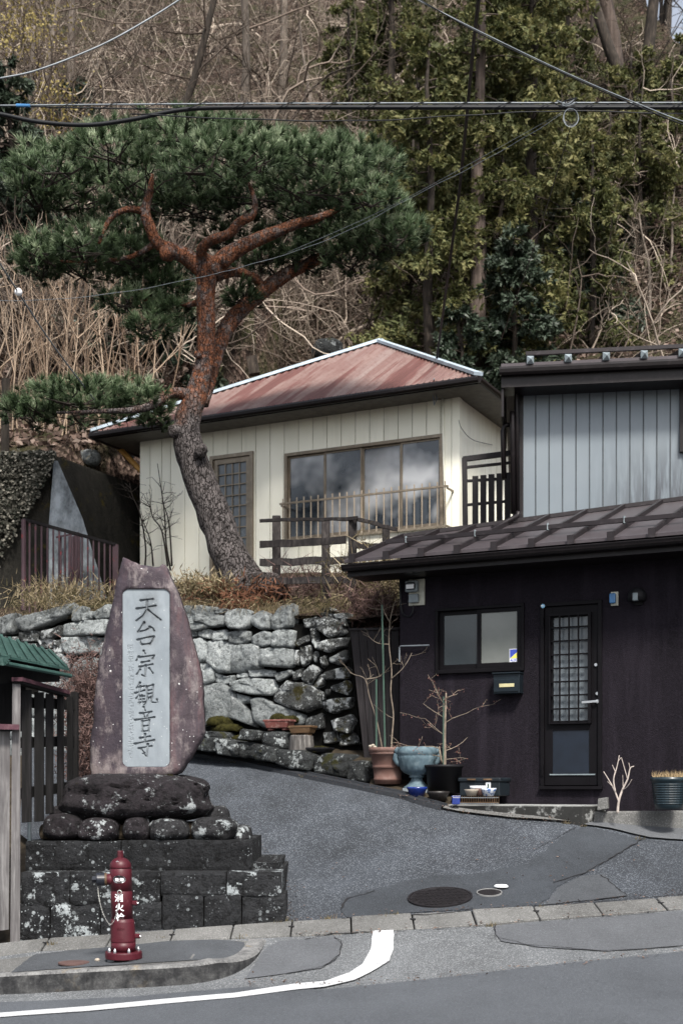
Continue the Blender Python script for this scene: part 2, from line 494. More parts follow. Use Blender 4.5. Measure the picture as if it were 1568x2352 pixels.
c = t.mix(t.ramp(t.noise(1.0, 5, .65, t.vec((1, 1, .45))), [(.32, 0.0), (.7, 1.0)]), (.0040, .0031, .0049), (.0104, .0081, .0122))
c = t.mix(t.ramp(t.noise(5.5, 5, .7, t.vec((1, 1, .10))), [(.50, 0.0), (.72, .6)]), c, (.0235, .0192, .0268))
c = t.mix(t.ramp(t.noise(46, 4, .7), [(.42, 0.0), (.75, .55)]), c, (.0230, .0190, .0270))
t.bump(t.noise(95, 3, .7), .8, .012)
M['stucco'] = t.out(c, .8, 0, .12)
M['black_alu'] = plain('black_aluminium', (.0055, .005, .0062), .5, .0, .2, 5, .08)
M['navy_panel'] = plain('navy_door_panel', (.006, .010, .018), .45, 0, .2)
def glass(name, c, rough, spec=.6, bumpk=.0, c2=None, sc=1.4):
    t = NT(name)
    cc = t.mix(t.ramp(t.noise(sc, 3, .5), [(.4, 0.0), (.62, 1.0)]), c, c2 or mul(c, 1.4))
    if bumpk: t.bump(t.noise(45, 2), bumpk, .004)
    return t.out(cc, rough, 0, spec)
M['pane_dark'] = glass('frosted_pane_dark', (.022, .028, .032), .16, .6, .1)
M['pane_pale'] = glass('frosted_pane_pale', (.10, .108, .10), .2, .6, .1, (.14, .148, .14))
M['pane_big'] = glass('rippled_window_glass', (.010, .015, .022), .1, .8, .35, (.36, .37, .385), 1.1)  # noise paints dark and pale reflections into the pane colour
M['pane_grid'] = glass('lattice_glass', (.13, .145, .15), .22, .6, .3)
M['pane_lat'] = glass('door_lattice_glass', (.075, .088, .10), .22, .6, .2)

M['wood_grey'] = wood('weathered_grey_wood', (.085, .08, .082), (.19, .185, .185), .9, .15)
M['wood_dark'] = wood('dark_weathered_wood', (.0012, .0010, .0012), (.0125, .0112, .0125), .85, .5)
M['wood_plank'] = wood('stained_brown_board', (.0080, .0064, .0076), (.019, .016, .018), .8, .3)
M['wood_fence'] = wood('rail_fence_wood', (.015, .0125, .013), (.065, .057, .054), .9, .3, .3, 22)
M['wood_deck'] = wood('dark_deck_wood', (.011, .009, .011), (.022, .019, .022), .7, .25)
M['green_roof'] = paint_worn('verdigris_green_roof', (.024, .056, .049), (.045, .092, .081), .5, .1, 8, .5, .7, .2)
M['pink_paint'] = paint_worn('faded_maroon_trim', (.062, .024, .034), (.10, .052, .062), .6)
M['rail_maroon'] = paint_worn('maroon_rail_paint', (.060, .034, .042), (.16, .028, .034), .6, 0, 6, .58, .66)

t = NT('pine_bark')
sx = t.n('ShaderNodeSeparateXYZ'); t.l(t.pos, sx.inputs[0])
dn = t.n('ShaderNodeTexNoise'); t.l(t.pos, dn.inputs['Vector']); dn.inputs['Scale'].default_value = 7; dn.inputs['Detail'].default_value = 4
vm = t.n('ShaderNodeVectorMath'); vm.operation = 'MULTIPLY_ADD'; t.l(dn.outputs['Color'], vm.inputs[0]); vm.inputs[1].default_value = (.16, .16, .16); t.l(t.vec((1.5, 1.5, .55)), vm.inputs[2])
crk = t.ramp(t.vor(15, 'DISTANCE_TO_EDGE', vm.outputs[0]), [(0.0, 0.0), (.10, 1.0)])
low = t.ramp(t.math('ADD', t.math('MULTIPLY', t.math('SUBTRACT', sx.outputs[2], 5.0), .2), t.math('MULTIPLY', t.noise(2.6, 4, .6, t.vec((1.6, 1.6, .5))), .34)), [(.52, 0.0), (.66, 1.0)])
grey = t.mix(t.ramp(t.noise(9, 5, .7), [(.35, 0.0), (.65, 1.0)]), (.030, .026, .026), (.125, .112, .110))
red = t.mix(t.ramp(t.noise(11, 6, .75), [(.36, 0.0), (.60, 1.0)]), (.250, .094, .045), (.080, .046, .036))
c = t.mix(low, grey, red)
c = t.mix(t.ramp(t.noise(6.5, 5, .75), [(.50, 0.0), (.58, .8)]), c, (.125, .11, .108))
c = t.mix(t.math('MULTIPLY', t.math('SUBTRACT', 1.0, crk), t.math('SUBTRACT', 1.0, t.math('MULTIPLY', low, .65))), c, (.012, .009, .008))
t.bump(t.math('ADD', crk, t.noise(24, 4, .7)), 1.0, .04)
M['bark'] = t.out(c, .9, 0, .15)
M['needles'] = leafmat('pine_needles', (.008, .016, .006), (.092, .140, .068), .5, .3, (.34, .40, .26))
M['twig_dark'] = plain('pine_twig', (.020, .015, .012), .95)
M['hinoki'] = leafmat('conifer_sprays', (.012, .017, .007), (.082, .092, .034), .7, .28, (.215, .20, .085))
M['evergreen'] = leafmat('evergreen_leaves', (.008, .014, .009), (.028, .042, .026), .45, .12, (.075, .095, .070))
M['pale_leaf'] = leafmat('pale_ivy_leaves', (.012, .016, .010), (.075, .072, .058), .7, .2, (.30, .28, .235))
M['yellow_bud'] = leafmat('yellow_buds', (.15, .115, .035), (.38, .31, .12), .7, .3)
M['deadleaf'] = leafmat('dead_leaves', (.04, .027, .022), (.15, .103, .083), .9, .2, (.30, .235, .20))
M['twigs'] = leafmat('bare_twigs', (.026, .020, .016), (.150, .116, .094), .9, .0, (.44, .37, .305))
M['stems_tan'] = leafmat('tan_stems', (.09, .062, .043), (.225, .158, .11), .85, .0, (.38, .295, .22))
M['trunk_grey'] = wood('grey_tree_bark', (.085, .070, .058), (.21, .175, .15), .95, .3, .25, 14)
M['trunk_dark'] = wood('dark_tree_bark', (.020, .016, .013), (.070, .055, .044), .95, .3, .25, 14)
M['trunk_hinoki'] = wood('conifer_bark', (.085, .065, .055), (.20, .155, .135), .95, .2, .06, 18)
M['grass'] = leafmat('dry_grass', (.050, .046, .018), (.19, .15, .088), .85, .25, (.36, .30, .20))
M['fern'] = leafmat('brown_fern', (.065, .030, .018), (.185, .085, .05), .9, .2)
M['shrubdry'] = leafmat('dry_hedge_twigs', (.05, .03, .027), (.15, .095, .085), .9, .1)
M['moss'] = plain('moss', (.024, .022, .006), .95, 0, .5, 25, .1, 1.0, 90)

t = NT('old_concrete_moss')
sx = t.n('ShaderNodeSeparateXYZ'); t.l(t.pos, sx.inputs[0])
c = t.mix(t.ramp(t.noise(2.2, 6, .7, t.vec((1, 1, .5))), [(.35, 0.0), (.7, 1.0)]), (.009, .009, .008), (.030, .028, .024))
c = t.mix(t.ramp(t.noise(2.4, 7, .75), [(.56, 0.0), (.66, .9)]), c, (.050, .040, .008))
c = t.mix(t.ramp(t.noise(7, 7, .75), [(.68, 0.0), (.72, .7)]), c, (.22, .22, .21))
t.bump(t.noise(18, 6), .8, .03)
M['mossy_conc'] = t.out(c, .95, 0, .1)
t = NT('pale_streaked_concrete')
c = t.mix(t.ramp(t.noise(3.5, 7, .7, t.vec((1, 1, .4))), [(.36, 0.0), (.62, 1.0)]), (.060, .068, .075), (.25, .28, .305))
t.bump(t.noise(20, 5), .5, .02)
M['pale_conc'] = t.out(c, .9)
t = NT('porch_concrete')
c = t.mix(t.ramp(t.noise(4, 7, .7), [(.35, 0.0), (.66, 1.0)]), (.15, .155, .155), (.285, .29, .285))
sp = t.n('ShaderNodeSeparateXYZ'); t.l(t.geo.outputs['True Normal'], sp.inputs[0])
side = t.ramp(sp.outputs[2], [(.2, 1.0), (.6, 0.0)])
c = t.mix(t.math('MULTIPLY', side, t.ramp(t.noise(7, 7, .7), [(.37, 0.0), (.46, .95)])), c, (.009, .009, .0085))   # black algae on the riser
t.bump(t.noise(60, 4), .4, .005)
M['porch'] = t.out(c, .9)

M['terracotta'] = paint_worn('terracotta', (.125, .068, .056), (.175, .12, .105), .8, 0, 5, .5, .75, .15)
M['terracotta_red'] = paint_worn('faded_red_planter', (.13, .042, .036), (.21, .125, .11), .75, 0, 22, .5, .65)
M['planter_brown'] = paint_worn('brown_planter', (.085, .050, .026), (.14, .09, .05), .6)
M['urn'] = paint_worn('blue_grey_urn', (.075, .115, .14), (.15, .20, .225), .65, 0, 9, .5, .7, .25)
M['blue_glaze'] = plain('cobalt_glaze', (.010, .026, .16), .2, 0, .2, 9, .6)
M['bluewhite'] = paint_worn('blue_white_china', (.55, .58, .62), (.05, .12, .32), .3, 0, 34, .5, .56)
M['dark_pot'] = plain('dark_brown_pot', (.014, .012, .012), .45)
M['black_pot'] = plain('black_pot', (.006, .006, .0075), .6, 0, .25, 9, .2)
M['teal_glaze'] = plain('teal_glaze', (.010, .020, .026), .3, 0, .3, 6, .55)
M['buff'] = plain('buff_pot', (.33, .29, .24), .7)
M['bluebox'] = plain('dark_teal_box', (.008, .012, .016), .5, 0, .25, 9, .25)
M['mail'] = plain('letterbox_steel', (.008, .013, .018), .42, .2, .2, 9, .3)
M['plate'] = plain('brass_name_plate', (.52, .47, .27), .4, .3)
M['bamboo_green'] = plain('green_stake', (.04, .075, .058), .5)
M['pale_branch'] = plain('bleached_branch', (.38, .33, .30), .85, 0, .3, 20)
M['bark_pale'] = plain('young_bark', (.17, .14, .11), .85, 0, .35, 18)
M['red_bud'] = leafmat('reddish_buds', (.09, .035, .03), (.21, .11, .09), .8, .1)
M['stump'] = wood('bleached_stump', (.06, .056, .054), (.22, .21, .20), .95, .1, .15, 26)
M['straw'] = leafmat('straw', (.24, .17, .09), (.42, .32, .19), .85, .15)
M['iron'] = plain('cast_iron', (.020, .018, .020), .55, .5, .3, 30)
M['beige_box'] = plain('meter_board', (.36, .36, .31), .6)
M['meter'] = plain('meter_grey', (.16, .19, .205), .35)
M['meterglass'] = plain('meter_glass', (.03, .035, .04), .12, 0, .2, 9, .7)
M['alarm_blue'] = plain('blue_alarm_lens', (.05, .16, .34), .25)
M['sticker_yellow'] = plain('yellow_print', (.72, .66, .12), .5, 0, .04)
M['sticker_blue'] = plain('blue_print', (.045, .075, .42), .5, 0, .04)
M['sticker_sky'] = plain('sky_blue_print', (.22, .44, .62), .5, 0, .04)
M['cable'] = plain('black_cable', (.007, .008, .010), .5, 0, .2, 9, .2)
M['wire_pale'] = plain('galvanised_wire', (.15, .168, .185), .5, .2)
M['bamboo'] = plain('yellow_pole', (.50, .27, .075), .55)
M['rubber'] = plain('drain_rubber', (.016, .018, .022), .7, 0, .3, 40, .3, .8, 120)
M['mossleaf'] = leafmat('moss_shoots', (.012, .012, .0035), (.045, .041, .010), .95, .1)
# ------------------------------------------------------------------ ground levels
DEG = 26.24
D = Frame(at(1310, 1805, 15.2), DEG)     # dark stucco house
S = Frame(at(820, 1700, 17.0), DEG)      # dry-stone wall
W = Frame(at(535, 1300, 22.5), DEG)      # cream house

CP = [(0, 2352, 9.04), (784, 2352, 7.96), (1568, 2352, 7.1), (0, 2298, 10.2), (283, 2282, 10.0), (784, 2250, 9.78), (1568, 2185, 10.0),
      (0, 2175, 11.4), (650, 2135, 11.6), (1010, 2102, 11.6), (1300, 2082, 11.65), (1568, 2062, 11.7),
      (1010, 2063, 12.05), (620, 2040, 12.9), (600, 1960, 13.9), (1300, 2000, 12.9), (1000, 1950, 13.6), (700, 1900, 14.5), (440, 1880, 15.0),
      (1320, 1897, 14.35), (1060, 1866, 14.9), (960, 1838, 15.25), (850, 1812, 15.75), (620, 1765, 17.1), (460, 1738, 18.0), (200, 1720, 19.0), (1568, 1928, 14.1), (1150, 1880, 14.65)]
CP3 = [at(*c) for c in CP] + [Vector((-9, 8, -.6)), Vector((9, 8, .9)), Vector((-9, 2, -.6)), Vector((9, 2, .85)), Vector((0, 2, .1)), Vector((-8, 11.5, -.35)), Vector((-9, 19, 1.9)), Vector((8, 13.5, 1.3)), Vector((0, -6, .1))]
A = np.array([(p.x, p.y) for p in CP3]); zz = np.array([p.z for p in CP3])
def _U(r2): return np.where(r2 > 1e-12, r2 * np.log(np.maximum(r2, 1e-12)), 0.0)
n_ = len(A)
K_ = _U(((A[:, None] - A[None]) ** 2).sum(-1)) + np.eye(n_) * .6
P_ = np.hstack([np.ones((n_, 1)), A])
L_ = np.block([[K_, P_], [P_.T, np.zeros((3, 3))]])
sol = np.linalg.solve(L_, np.concatenate([zz, np.zeros(3)]))
def gz(x, y):
    r2 = (A[:, 0] - x) ** 2 + (A[:, 1] - y) ** 2
    return float(_U(r2) @ sol[:n_] + sol[n_] + sol[n_ + 1] * x + sol[n_ + 2] * y)
def walk_z(x, y): return .137 + .078 * (x + 1.77) + .04 * (y - 10.6)
def gp(x, y, fn=gz, lo=5.5, hi=22.0):
    """point of the ground seen along a line of sight"""
    d = ray(x, y); p = None; Y = lo; prev = EYE + d.z * Y - fn(d.x * Y, Y)
    while Y < hi:
        Y2 = Y + .15; cur = EYE + d.z * Y2 - fn(d.x * Y2, Y2)
        if prev > 0 >= cur:
            a, b = Y, Y2
            for _ in range(18):
                m = (a + b) / 2
                if EYE + d.z * m - fn(d.x * m, m) > 0: a = m
                else: b = m
            return Vector((d.x * a, a, EYE + d.z * a))
        Y, prev = Y2, cur
    return Vector((d.x * hi, hi, EYE + d.z * hi))

def sheet(name, poly, mat, off=0.0, fn=gz, step=.25, parent=None, jag=0.0, seed=0, thick=0.0):
    """ground-hugging sheet over a plan outline"""
    P = []
    for i in range(len(poly)):
        a, b = Vector(poly[i][:2]), Vector(poly[(i + 1) % len(poly)][:2])
        k = max(1, int((b - a).length / (step * .6 if not jag else .06)))
        for j in range(k):
            q = a.lerp(b, j / k)
            if jag: q = q + Vector((noise.noise(Vector((q.x * 7, q.y * 7, seed))), noise.noise(Vector((q.x * 7, q.y * 7, seed + 9))))) * jag
            P.append(q)
    n = len(P)
    xs = [p.x for p in P]; ys = [p.y for p in P]
    pts = list(P)
    gx = min(xs) + step / 2
    while gx < max(xs):
        gy = min(ys) + step / 2
        while gy < max(ys):
            inside = False; j = n - 1
            for i in range(n):
                if (ys[i] > gy) != (ys[j] > gy) and gx < (xs[j] - xs[i]) * (gy - ys[i]) / (ys[j] - ys[i]) + xs[i]: inside = not inside
                j = i
            if inside and min((q.x - gx) ** 2 + (q.y - gy) ** 2 for q in P) > (step * .35) ** 2: pts.append(Vector((gx, gy)))
            gy += step
        gx += step
    r = delaunay_2d_cdt(pts, [(i, (i + 1) % n) for i in range(n)], [list(range(n))], 1, 1e-5)
    V = [(v.x, v.y, fn(v.x, v.y) + off) for v in r[0]]
    m = MB(); F_ = []
    for f in r[2]:
        a, b, c = (Vector(V[i]) for i in f[:3])
        F_.append(tuple(f) if (b - a).cross(c - a).z > 0 else tuple(f)[::-1])
    m.add(V, F_)
    return m.build(name, mat, parent, smooth=True)

def pxpoly(L, fn=gz): return [gp(x, y, fn) for x, y in L]

# base: one sheet to the horizon (soil under everything; the paved sheets lie on it)
def terr(x, y):
    """terrace, hill and the land around"""
    db = S.back((x, y))
    db = max(db, 0.0)
    aa = (x - S.o.x) * S.u.x + (y - S.o.y) * S.u.y
    z = 3.72 + min(.30, max(0.0, -.1 * aa)) + (.26 + .02 * (aa > -9)) * min(db, 4.4) + noise.noise(Vector((x * 1.7, y * 1.7, 2))) * .07 * math.exp(-db)
    right = 1 / (1 + math.exp(max(-50, min(50, -(x / max(y, 1) - .205) * 40))))
    crest = 60 - 39.5 * right
    t = max(0.0, db - 9.0); t2 = min(t, crest)
    h = t2 * .97 - max(0, t - crest) * .35
    z += h + (noise.noise(Vector((x * .16, y * .16, 3))) * 1.6 + noise.noise(Vector((x * .6, y * .6, 5))) * .5) * min(1, t / 4)
    # higher bench behind the concrete wall on the left
    if y > 22.3 and x < -2:
        edge = -4.85 + (y - 22.0) * .40
        if x < edge: z = max(z, 7.0 + max(0, y - 22.6) * .80 + noise.noise(Vector((x * .5, y * .5, 1))) * .3)
    return z

bm_v, bm_f = [], []
xs = np.concatenate([np.linspace(-420, -45, 6)[:-1], np.linspace(-45, -14, 14)[:-1], np.linspace(-14, 18, 72), np.linspace(18, 50, 14)[1:], np.linspace(50, 420, 6)[1:]])
dbs = np.concatenate([np.linspace(0.0, 12, 34), np.linspace(12, 60, 80)[1:], np.linspace(60, 110, 12)[1:], np.linspace(110, 600, 6)[1:]])
for b in dbs:
    for a in xs:
        p = S.p(a, -b, 0)
        z = terr(p.x, p.y)
        bm_v.append((p.x, p.y, max(z, -6)))
nx = len(xs)
for i in range(len(dbs) - 1):
    for j in range(nx - 1):
        k = i * nx + j; bm_f.append((k, k + 1, k + nx + 1, k + nx))
hill = MB().add(bm_v, bm_f).build('hillside', M['litter'], smooth=True); hill['kind'] = 'structure'
gv, gf = [], []
gx_ = np.concatenate([np.linspace(-420, -12, 6)[:-1], np.linspace(-12, 12, 30), np.linspace(12, 420, 6)[1:]])
gy_ = np.concatenate([np.linspace(-420, -8, 6)[:-1], np.linspace(-8, 24, 40)])
for y in gy_:
    for x in gx_:
        cx, cy = min(max(x, -9), 9), min(max(y, -6), 19.5)
        zb = gz(cx, cy) - .10
        gv.append((x, y, zb))
for i in range(len(gy_) - 1):
    for j in range(len(gx_) - 1):
        k = i * len(gx_) + j; gf.append((k, k + 1, k + len(gx_) + 1, k + len(gx_)))
g = MB().add(gv, gf).build('ground', M['soil'], smooth=True); g['kind'] = 'structure'

# ---- drive, road, apron
gback = [(-60, 2180), (0, 2163), (300, 2145), (657, 2119), (746, 2113), (1039, 2096), (1244, 2085), (1568, 2060), (1700, 2049), (2150, 2012)]
gfront = [(-60, 2206), (0, 2188), (300, 2176), (575, 2153), (746, 2149), (1123, 2126), (1238, 2115), (1568, 2089), (1700, 2078), (2150, 2040)]
dr_back = [(2150, 1992), (1700, 1945), (1568, 1930), (1395, 1905), (1330, 1893), (1180, 1877), (1060, 1864), (930, 1828), (850, 1812), (740, 1790), (620, 1765), (540, 1748), (460, 1736), (330, 1720), (180, 1705), (60, 1700)]
drive_poly = pxpoly(gback[2:]) + pxpoly(dr_back) + [Vector((-3.7, 15, 0)), Vector((-2.6, 13.2, 0))]
o = sheet('driveway', drive_poly, M['drive'], 0.0, step=.22); o['kind'] = 'structure'
road_edge = [(-120, 2315), (0, 2303), (300, 2290), (560, 2268), (746, 2274), (1000, 2248), (1280, 2215), (1568, 2186), (1700, 2172), (2150, 2128)]
road_poly = [Vector((-30, 10.2, 0))] + pxpoly(road_edge) + [Vector((30, 9.0, 0)), Vector((30, 1.0, 0)), Vector((-30, 1.0, 0))]
def rz(x, y):
    return gz(min(max(x, -9), 9), max(min(y, 12), -5))
o = sheet('road', road_poly, M['road'], .004, fn=rz, step=.6); o['kind'] = 'structure'
o = sheet('road_far_lane', [Vector((-30, 1.0, 0)), Vector((30, 1.0, 0)), Vector((30, -5, 0)), Vector((-30, -5, 0))], M['road'], .004, fn=rz, step=1.5); o['kind'] = 'structure'
apron_poly = pxpoly([(-120, 2225)]) + pxpoly(gfront[1:]) + pxpoly(road_edge[::-1])
apron = sheet('road_apron', apron_poly, M['apron'], -.002, step=.25); apron['kind'] = 'structure'
# repaired areas
o = sheet('patch', pxpoly([(1132, 2128), (1240, 2119), (1568, 2093), (1660, 2086), (1660, 2165), (1395, 2186), (1240, 2177), (1150, 2163), (1138, 2148)]), M['patch2'], .007, jag=.015, seed=3, parent=apron)
o['label'] = 'smooth pale asphalt repair'
o = sheet('patch', pxpoly([(560, 2250), (610, 2180), (640, 2163), (770, 2153), (785, 2172), (776, 2195), (740, 2225), (640, 2240)]), M['patch2'], .007, jag=.012, seed=5, parent=apron)
drive = bpy.data.objects['driveway']
sheet('patch', pxpoly([(790, 2060), (860, 2046), (960, 2018), (1100, 2007), (1210, 1985), (1310, 1908), (1350, 1900), (1475, 1930), (1330, 2012), (1280, 2036), (1240, 2081), (1050, 2092), (800, 2108), (782, 2090)]), M['patch'], .006, jag=.03, seed=8, parent=drive)
sheet('patch', pxpoly([(1282, 2040), (1335, 2014), (1385, 2010), (1438, 2060), (1250, 2080)]), M['walk'], .010, jag=.01, seed=12, parent=drive)
# cracks: thin sunk lines of tar
def crack(pts, w, parent, off, seed, fn=gz):
    pp = [gp(x, y, fn) for x, y in pts]; L = []; R = []
    dense = []
    for a, b in zip(pp[:-1], pp[1:]):
        k = max(2, int((b - a).length / .05))
        dense += [a.lerp(b, i / k) for i in range(k)]
    dense.append(pp[-1])
    m = MB(); vs = []
    for i, q in enumerate(dense):
        d = (dense[min(i + 1, len(dense) - 1)] - dense[max(i - 1, 0)]); d.z = 0; d.normalize()
        s_ = Vector((-d.y, d.x, 0)); j = noise.noise(Vector((q.x * 9, q.y * 9, seed))) * .03
        ww = w * (.45 + abs(noise.noise(Vector((q.x * 5, q.y * 5, seed + 4)))) * 1.6)
        for sg in (-1, 1):
            r = q + s_ * (j + sg * ww / 2); vs.append((r.x, r.y, fn(r.x, r.y) + off))
    m.add(vs, [(2 * i, 2 * i + 1, 2 * i + 3, 2 * i + 2) for i in range(len(dense) - 1)])
    return m.build('crack', M['crack'], parent)
crack([(1268, 2030), (1335, 2010), (1400, 1975), (1475, 1930)], .016, drive, .014, 1)
crack([(1244, 2084), (1438, 2060), (1382, 2012)], .014, drive, .014, 2)
crack([(1230, 1952), (1280, 1925), (1320, 1902)], .012, drive, .014, 3)
crack([(785, 2112), (1000, 2102), (1240, 2084), (1430, 2070), (1568, 2058)], .022, drive, .014, 4)
crack([(1134, 2128), (1142, 2155), (1210, 2172), (1390, 2186), (1568, 2175)], .008, apron, .012, 5)
crack([(770, 2153), (786, 2172), (774, 2200), (742, 2222), (640, 2243)], .010, apron, .012, 6)
crack([(700, 2160), (745, 2149), (1000, 2136), (1125, 2127), (1240, 2117), (1568, 2091)], .014, apron, .012, 7)
crack([(782, 2090), (800, 2066), (860, 2048)], .02, drive, .014, 9)

# painted edge line
line = [(856, 2141), (851, 2183), (832, 2217), (804, 2236), (746, 2257), (683, 2262), (540, 2284), (400, 2296), (200, 2315), (0, 2330), (-200, 2346),
        (-200, 2356), (0, 2340), (200, 2326), (400, 2307), (540, 2295), (683, 2276), (746, 2270), (814, 2254), (851, 2236), (893, 2210), (903, 2183), (904, 2139)]
o = sheet('painted_road_line', pxpoly(line), M['paint'], .013, jag=.006, seed=20, step=.2); o['kind'] = 'structure'

# gutter: separate concrete blocks
gut = thing('gutter_channel', 'row of worn pale concrete gutter blocks between road and driveway', 'gutter', gp(784, 2130))
bk = smoothpath([tuple(gp(x, y)) for x, y in gback], 1); fr = smoothpath([tuple(gp(x, y)) for x, y in gfront], 1)
def along(path, x):
    for a, b in zip(path[:-1], path[1:]):
        if a[0] <= x <= b[0]:
            t = (x - a[0]) / (b[0] - a[0]); return Vector(tuple(a + (b - a) * t))
    return Vector(tuple(path[-1])) if x > path[0][0] else Vector(tuple(path[0]))
x = float(max(bk[0][0], fr[0][0])); k = 0
XE = float(min(bk[-1][0], fr[-1][0]))
while x < XE - .2:
    w = .545 + rnd.uniform(-.02, .02); x2 = min(x + w, XE)
    a, b, c, d = along(fr, x + .006), along(fr, x2 - .006), along(bk, x2 - .006), along(bk, x + .006)
    dz = rnd.uniform(-.006, .008) + .016
    m = MB(); up = Vector((0, 0, dz)); dn = Vector((0, 0, -.12))
    m.box8([a + dn, b + dn, c + dn, d + dn, a + up, b + up, c + up, d + up])
    m.build('gutter_block', M['conc'], gut, bevel=.012)
    if k % 2 == 0:   # lifting notch between two blocks
        e = along(fr, x2).lerp(along(bk, x2), .55); e.z += dz + .004
        MB().box(e, (.05, .035, .006)).build('lifting_notch', M['crack'], gut)
    x = x2; k += 1

# sidewalk and kerb
kerb_path = smoothpath([(gp(x, y, walk_z).x, gp(x, y, walk_z).y) for x, y in [(-140, 2250), (0, 2240), (200, 2229), (400, 2219), (480, 2211), (540, 2197), (585, 2176), (612, 2150)]], 6)
in_path = []
for i, q in enumerate(kerb_path):
    d = kerb_path[min(i + 1, len(kerb_path) - 1)] - kerb_path[max(i - 1, 0)]; d = d / np.linalg.norm(d)
    in_path.append(q + np.array([-d[1], d[0]]) * .15)
kb = thing('kerb', 'dark lichen-stained concrete kerb curving round the sidewalk corner', 'kerb', (-1.5, 10, 0))
seams = [0, 8, 15, 21, 26, 31, 36, 42]
seams = sorted(set([0, 12, 24, 32, len(kerb_path) - 1]))
for s0, s1 in zip(seams[:-1], seams[1:]):
    m = MB(); vs = []
    idx = list(range(s0, s1 + 1))
    for i in idx:
        f_, b_ = kerb_path[i].copy(), in_path[i].copy()
        if i == s0 and s0: f_ = f_ + (kerb_path[i + 1] - kerb_path[i]) * .03; b_ = b_ + (in_path[i + 1] - in_path[i]) * .03
        prog = max(0, (i - 26) / (len(kerb_path) - 27))
        zf = walk_z(*f_); zr = gz(*f_)
        zt = zf * (1 - prog) + (zr + .012) * prog + .006
        vs += [(f_[0], f_[1], zr - .1), (f_[0], f_[1], zt - .02), (f_[0] + (b_[0] - f_[0]) * .15, f_[1] + (b_[1] - f_[1]) * .15, zt), (b_[0], b_[1], zt), (b_[0], b_[1], zr - .1)]
    fs = []
    for q in range(len(idx) - 1):
        for r in range(4):
            a = q * 5 + r; fs.append((a, a + 5, a + 6, a + 1))
    fs += [(0, 1, 2, 3, 4), tuple(len(vs) - 5 + j for j in (4, 3, 2, 1, 0))]
    m.add(vs, fs); m.build('kerb_block', M['kerb'], kb, smooth=False)
side_poly = [Vector(tuple(q)) for q in in_path] + [gp(600, 2152, walk_z)] + [gp(x, y, walk_z) for x, y in gfront[::-1] if x <= 575] + [Vector((-4.5, 11.2, 0)), Vector((-4.5, 10.4, 0))]
def wz2(x, y):
    """pavement level, easing down to the drive at its east end"""
    t = min(1, max(0, (x + 1.15) / .45)); t = t * t * (3 - 2 * t)
    return walk_z(x, y) * (1 - t) + (gz(x, y) + .012) * t
o = sheet('sidewalk', side_poly, M['conc'], .0, fn=wz2, step=.2); o['kind'] = 'structure'
walk = o
sheet('inset_panel', pxpoly([(25, 2235), (90, 2185), (130, 2172), (300, 2165), (560, 2157), (566, 2165), (540, 2195), (470, 2205), (200, 2222)], walk_z), M['walk'], .006, fn=wz2, jag=.012, seed=31, parent=walk)
# round lid in the sidewalk
c_ = gp(170, 2215, walk_z)
lid = MB().lathe([(.0, 0), (.125, .0), (.125, .012), (.0, .013)], 28, (c_.x, c_.y, c_.z + .006), close=False).build('small_cover', plain('rusty_cover', (.085, .05, .045), .7), base=tuple(c_))
tag(lid, 'rusty round cover sunk in the sidewalk left of the hydrant', 'cover')

# manhole covers
def cover(px, py, r, label, pat, matl, rim=None):
    c = gp(px, py); n = Vector((-(gz(c.x + .1, c.y) - gz(c.x - .1, c.y)) / .2, -(gz(c.x, c.y + .1) - gz(c.x, c.y - .1)) / .2, 1)).normalized()
    q = n.to_track_quat('Z', 'Y')
    th = thing('manhole_cover', label, 'manhole cover', tuple(c))
    def put(m, name, mt):
        m.v = [tuple(q @ Vector(v) + c) for v in m.v]; return m.build(name, mt, th)
    put(MB().lathe([(r * .93, .0), (r, .0), (r, .019), (r * .94, .019), (r * .93, .010)], 40, close=False), 'rim', rim or matl)
    put(MB().lathe([(0.001, .014), (r * .925, .014), (r * .925, -.01)], 40, close=False), 'plate', matl)
    if pat:
        m = MB(); s_ = r * .155; k = 0
        i = -6
        while i <= 6:
            for j in range(-6, 7):
                x_, y_ = (i + (.5 if j % 2 else 0)) * s_, j * s_
                if x_ * x_ + y_ * y_ < (r * .84) ** 2: m.box((x_, y_, .0165), (s_ * .78, s_ * .6, .006))
            i += 1
        put(m, 'tread_pattern', matl)['kind'] = 'stuff'
    return th
cover(1010, 2063, .30, 'large round cast-iron manhole cover in the driveway patch', True, M['iron'])
cover(1123, 2053, .118, 'small round iron cover with pale rim beside the large manhole', False, M['iron'], plain('pale_rim', (.2, .2, .2), .6))
c_ = gp(1150, 2041)
o = MB().lathe([(.0, .0), (.068, .0), (.066, .016), (.05, .026), (.0, .028)], 26, tuple(c_ + Vector((0, 0, .012))), close=False).build('valve_cap', M['white'], base=tuple(c_), smooth=True)
tag(o, 'small white round cap on the asphalt behind the small cover', 'cap')
# ------------------------------------------------------------------ dark stucco house
def wall_with_holes(F, a0, a1, c0, c1, b0, b1, holes, mat, parent, name='wall'):
    """front slab split round its openings; holes = (a0,a1,c0,c1) left to right"""
    m = MB(); a = a0
    for h in sorted(holes):
        m.fbox(F, a, h[0], b0, b1, c0, c1)
        m.fbox(F, h[0], h[1], b0, b1, c0, h[2]); m.fbox(F, h[0], h[1], b0, b1, h[3], c1)
        a = h[1]
    m.fbox(F, a, a1, b0, b1, c0, c1)
    return m.build(name, mat, parent)

def rect(F, x0, y0, x1, y1, b=0.0):
    """plan rectangle from its sight lines, averaged over both diagonals"""
    p, q = F.px(x0, (y0), b), F.px(x1, (y1), b)
    r, s_ = F.px(x0, y1, b), F.px(x1, y0, b)
    return p[0], q[0], r[1], s_[1]

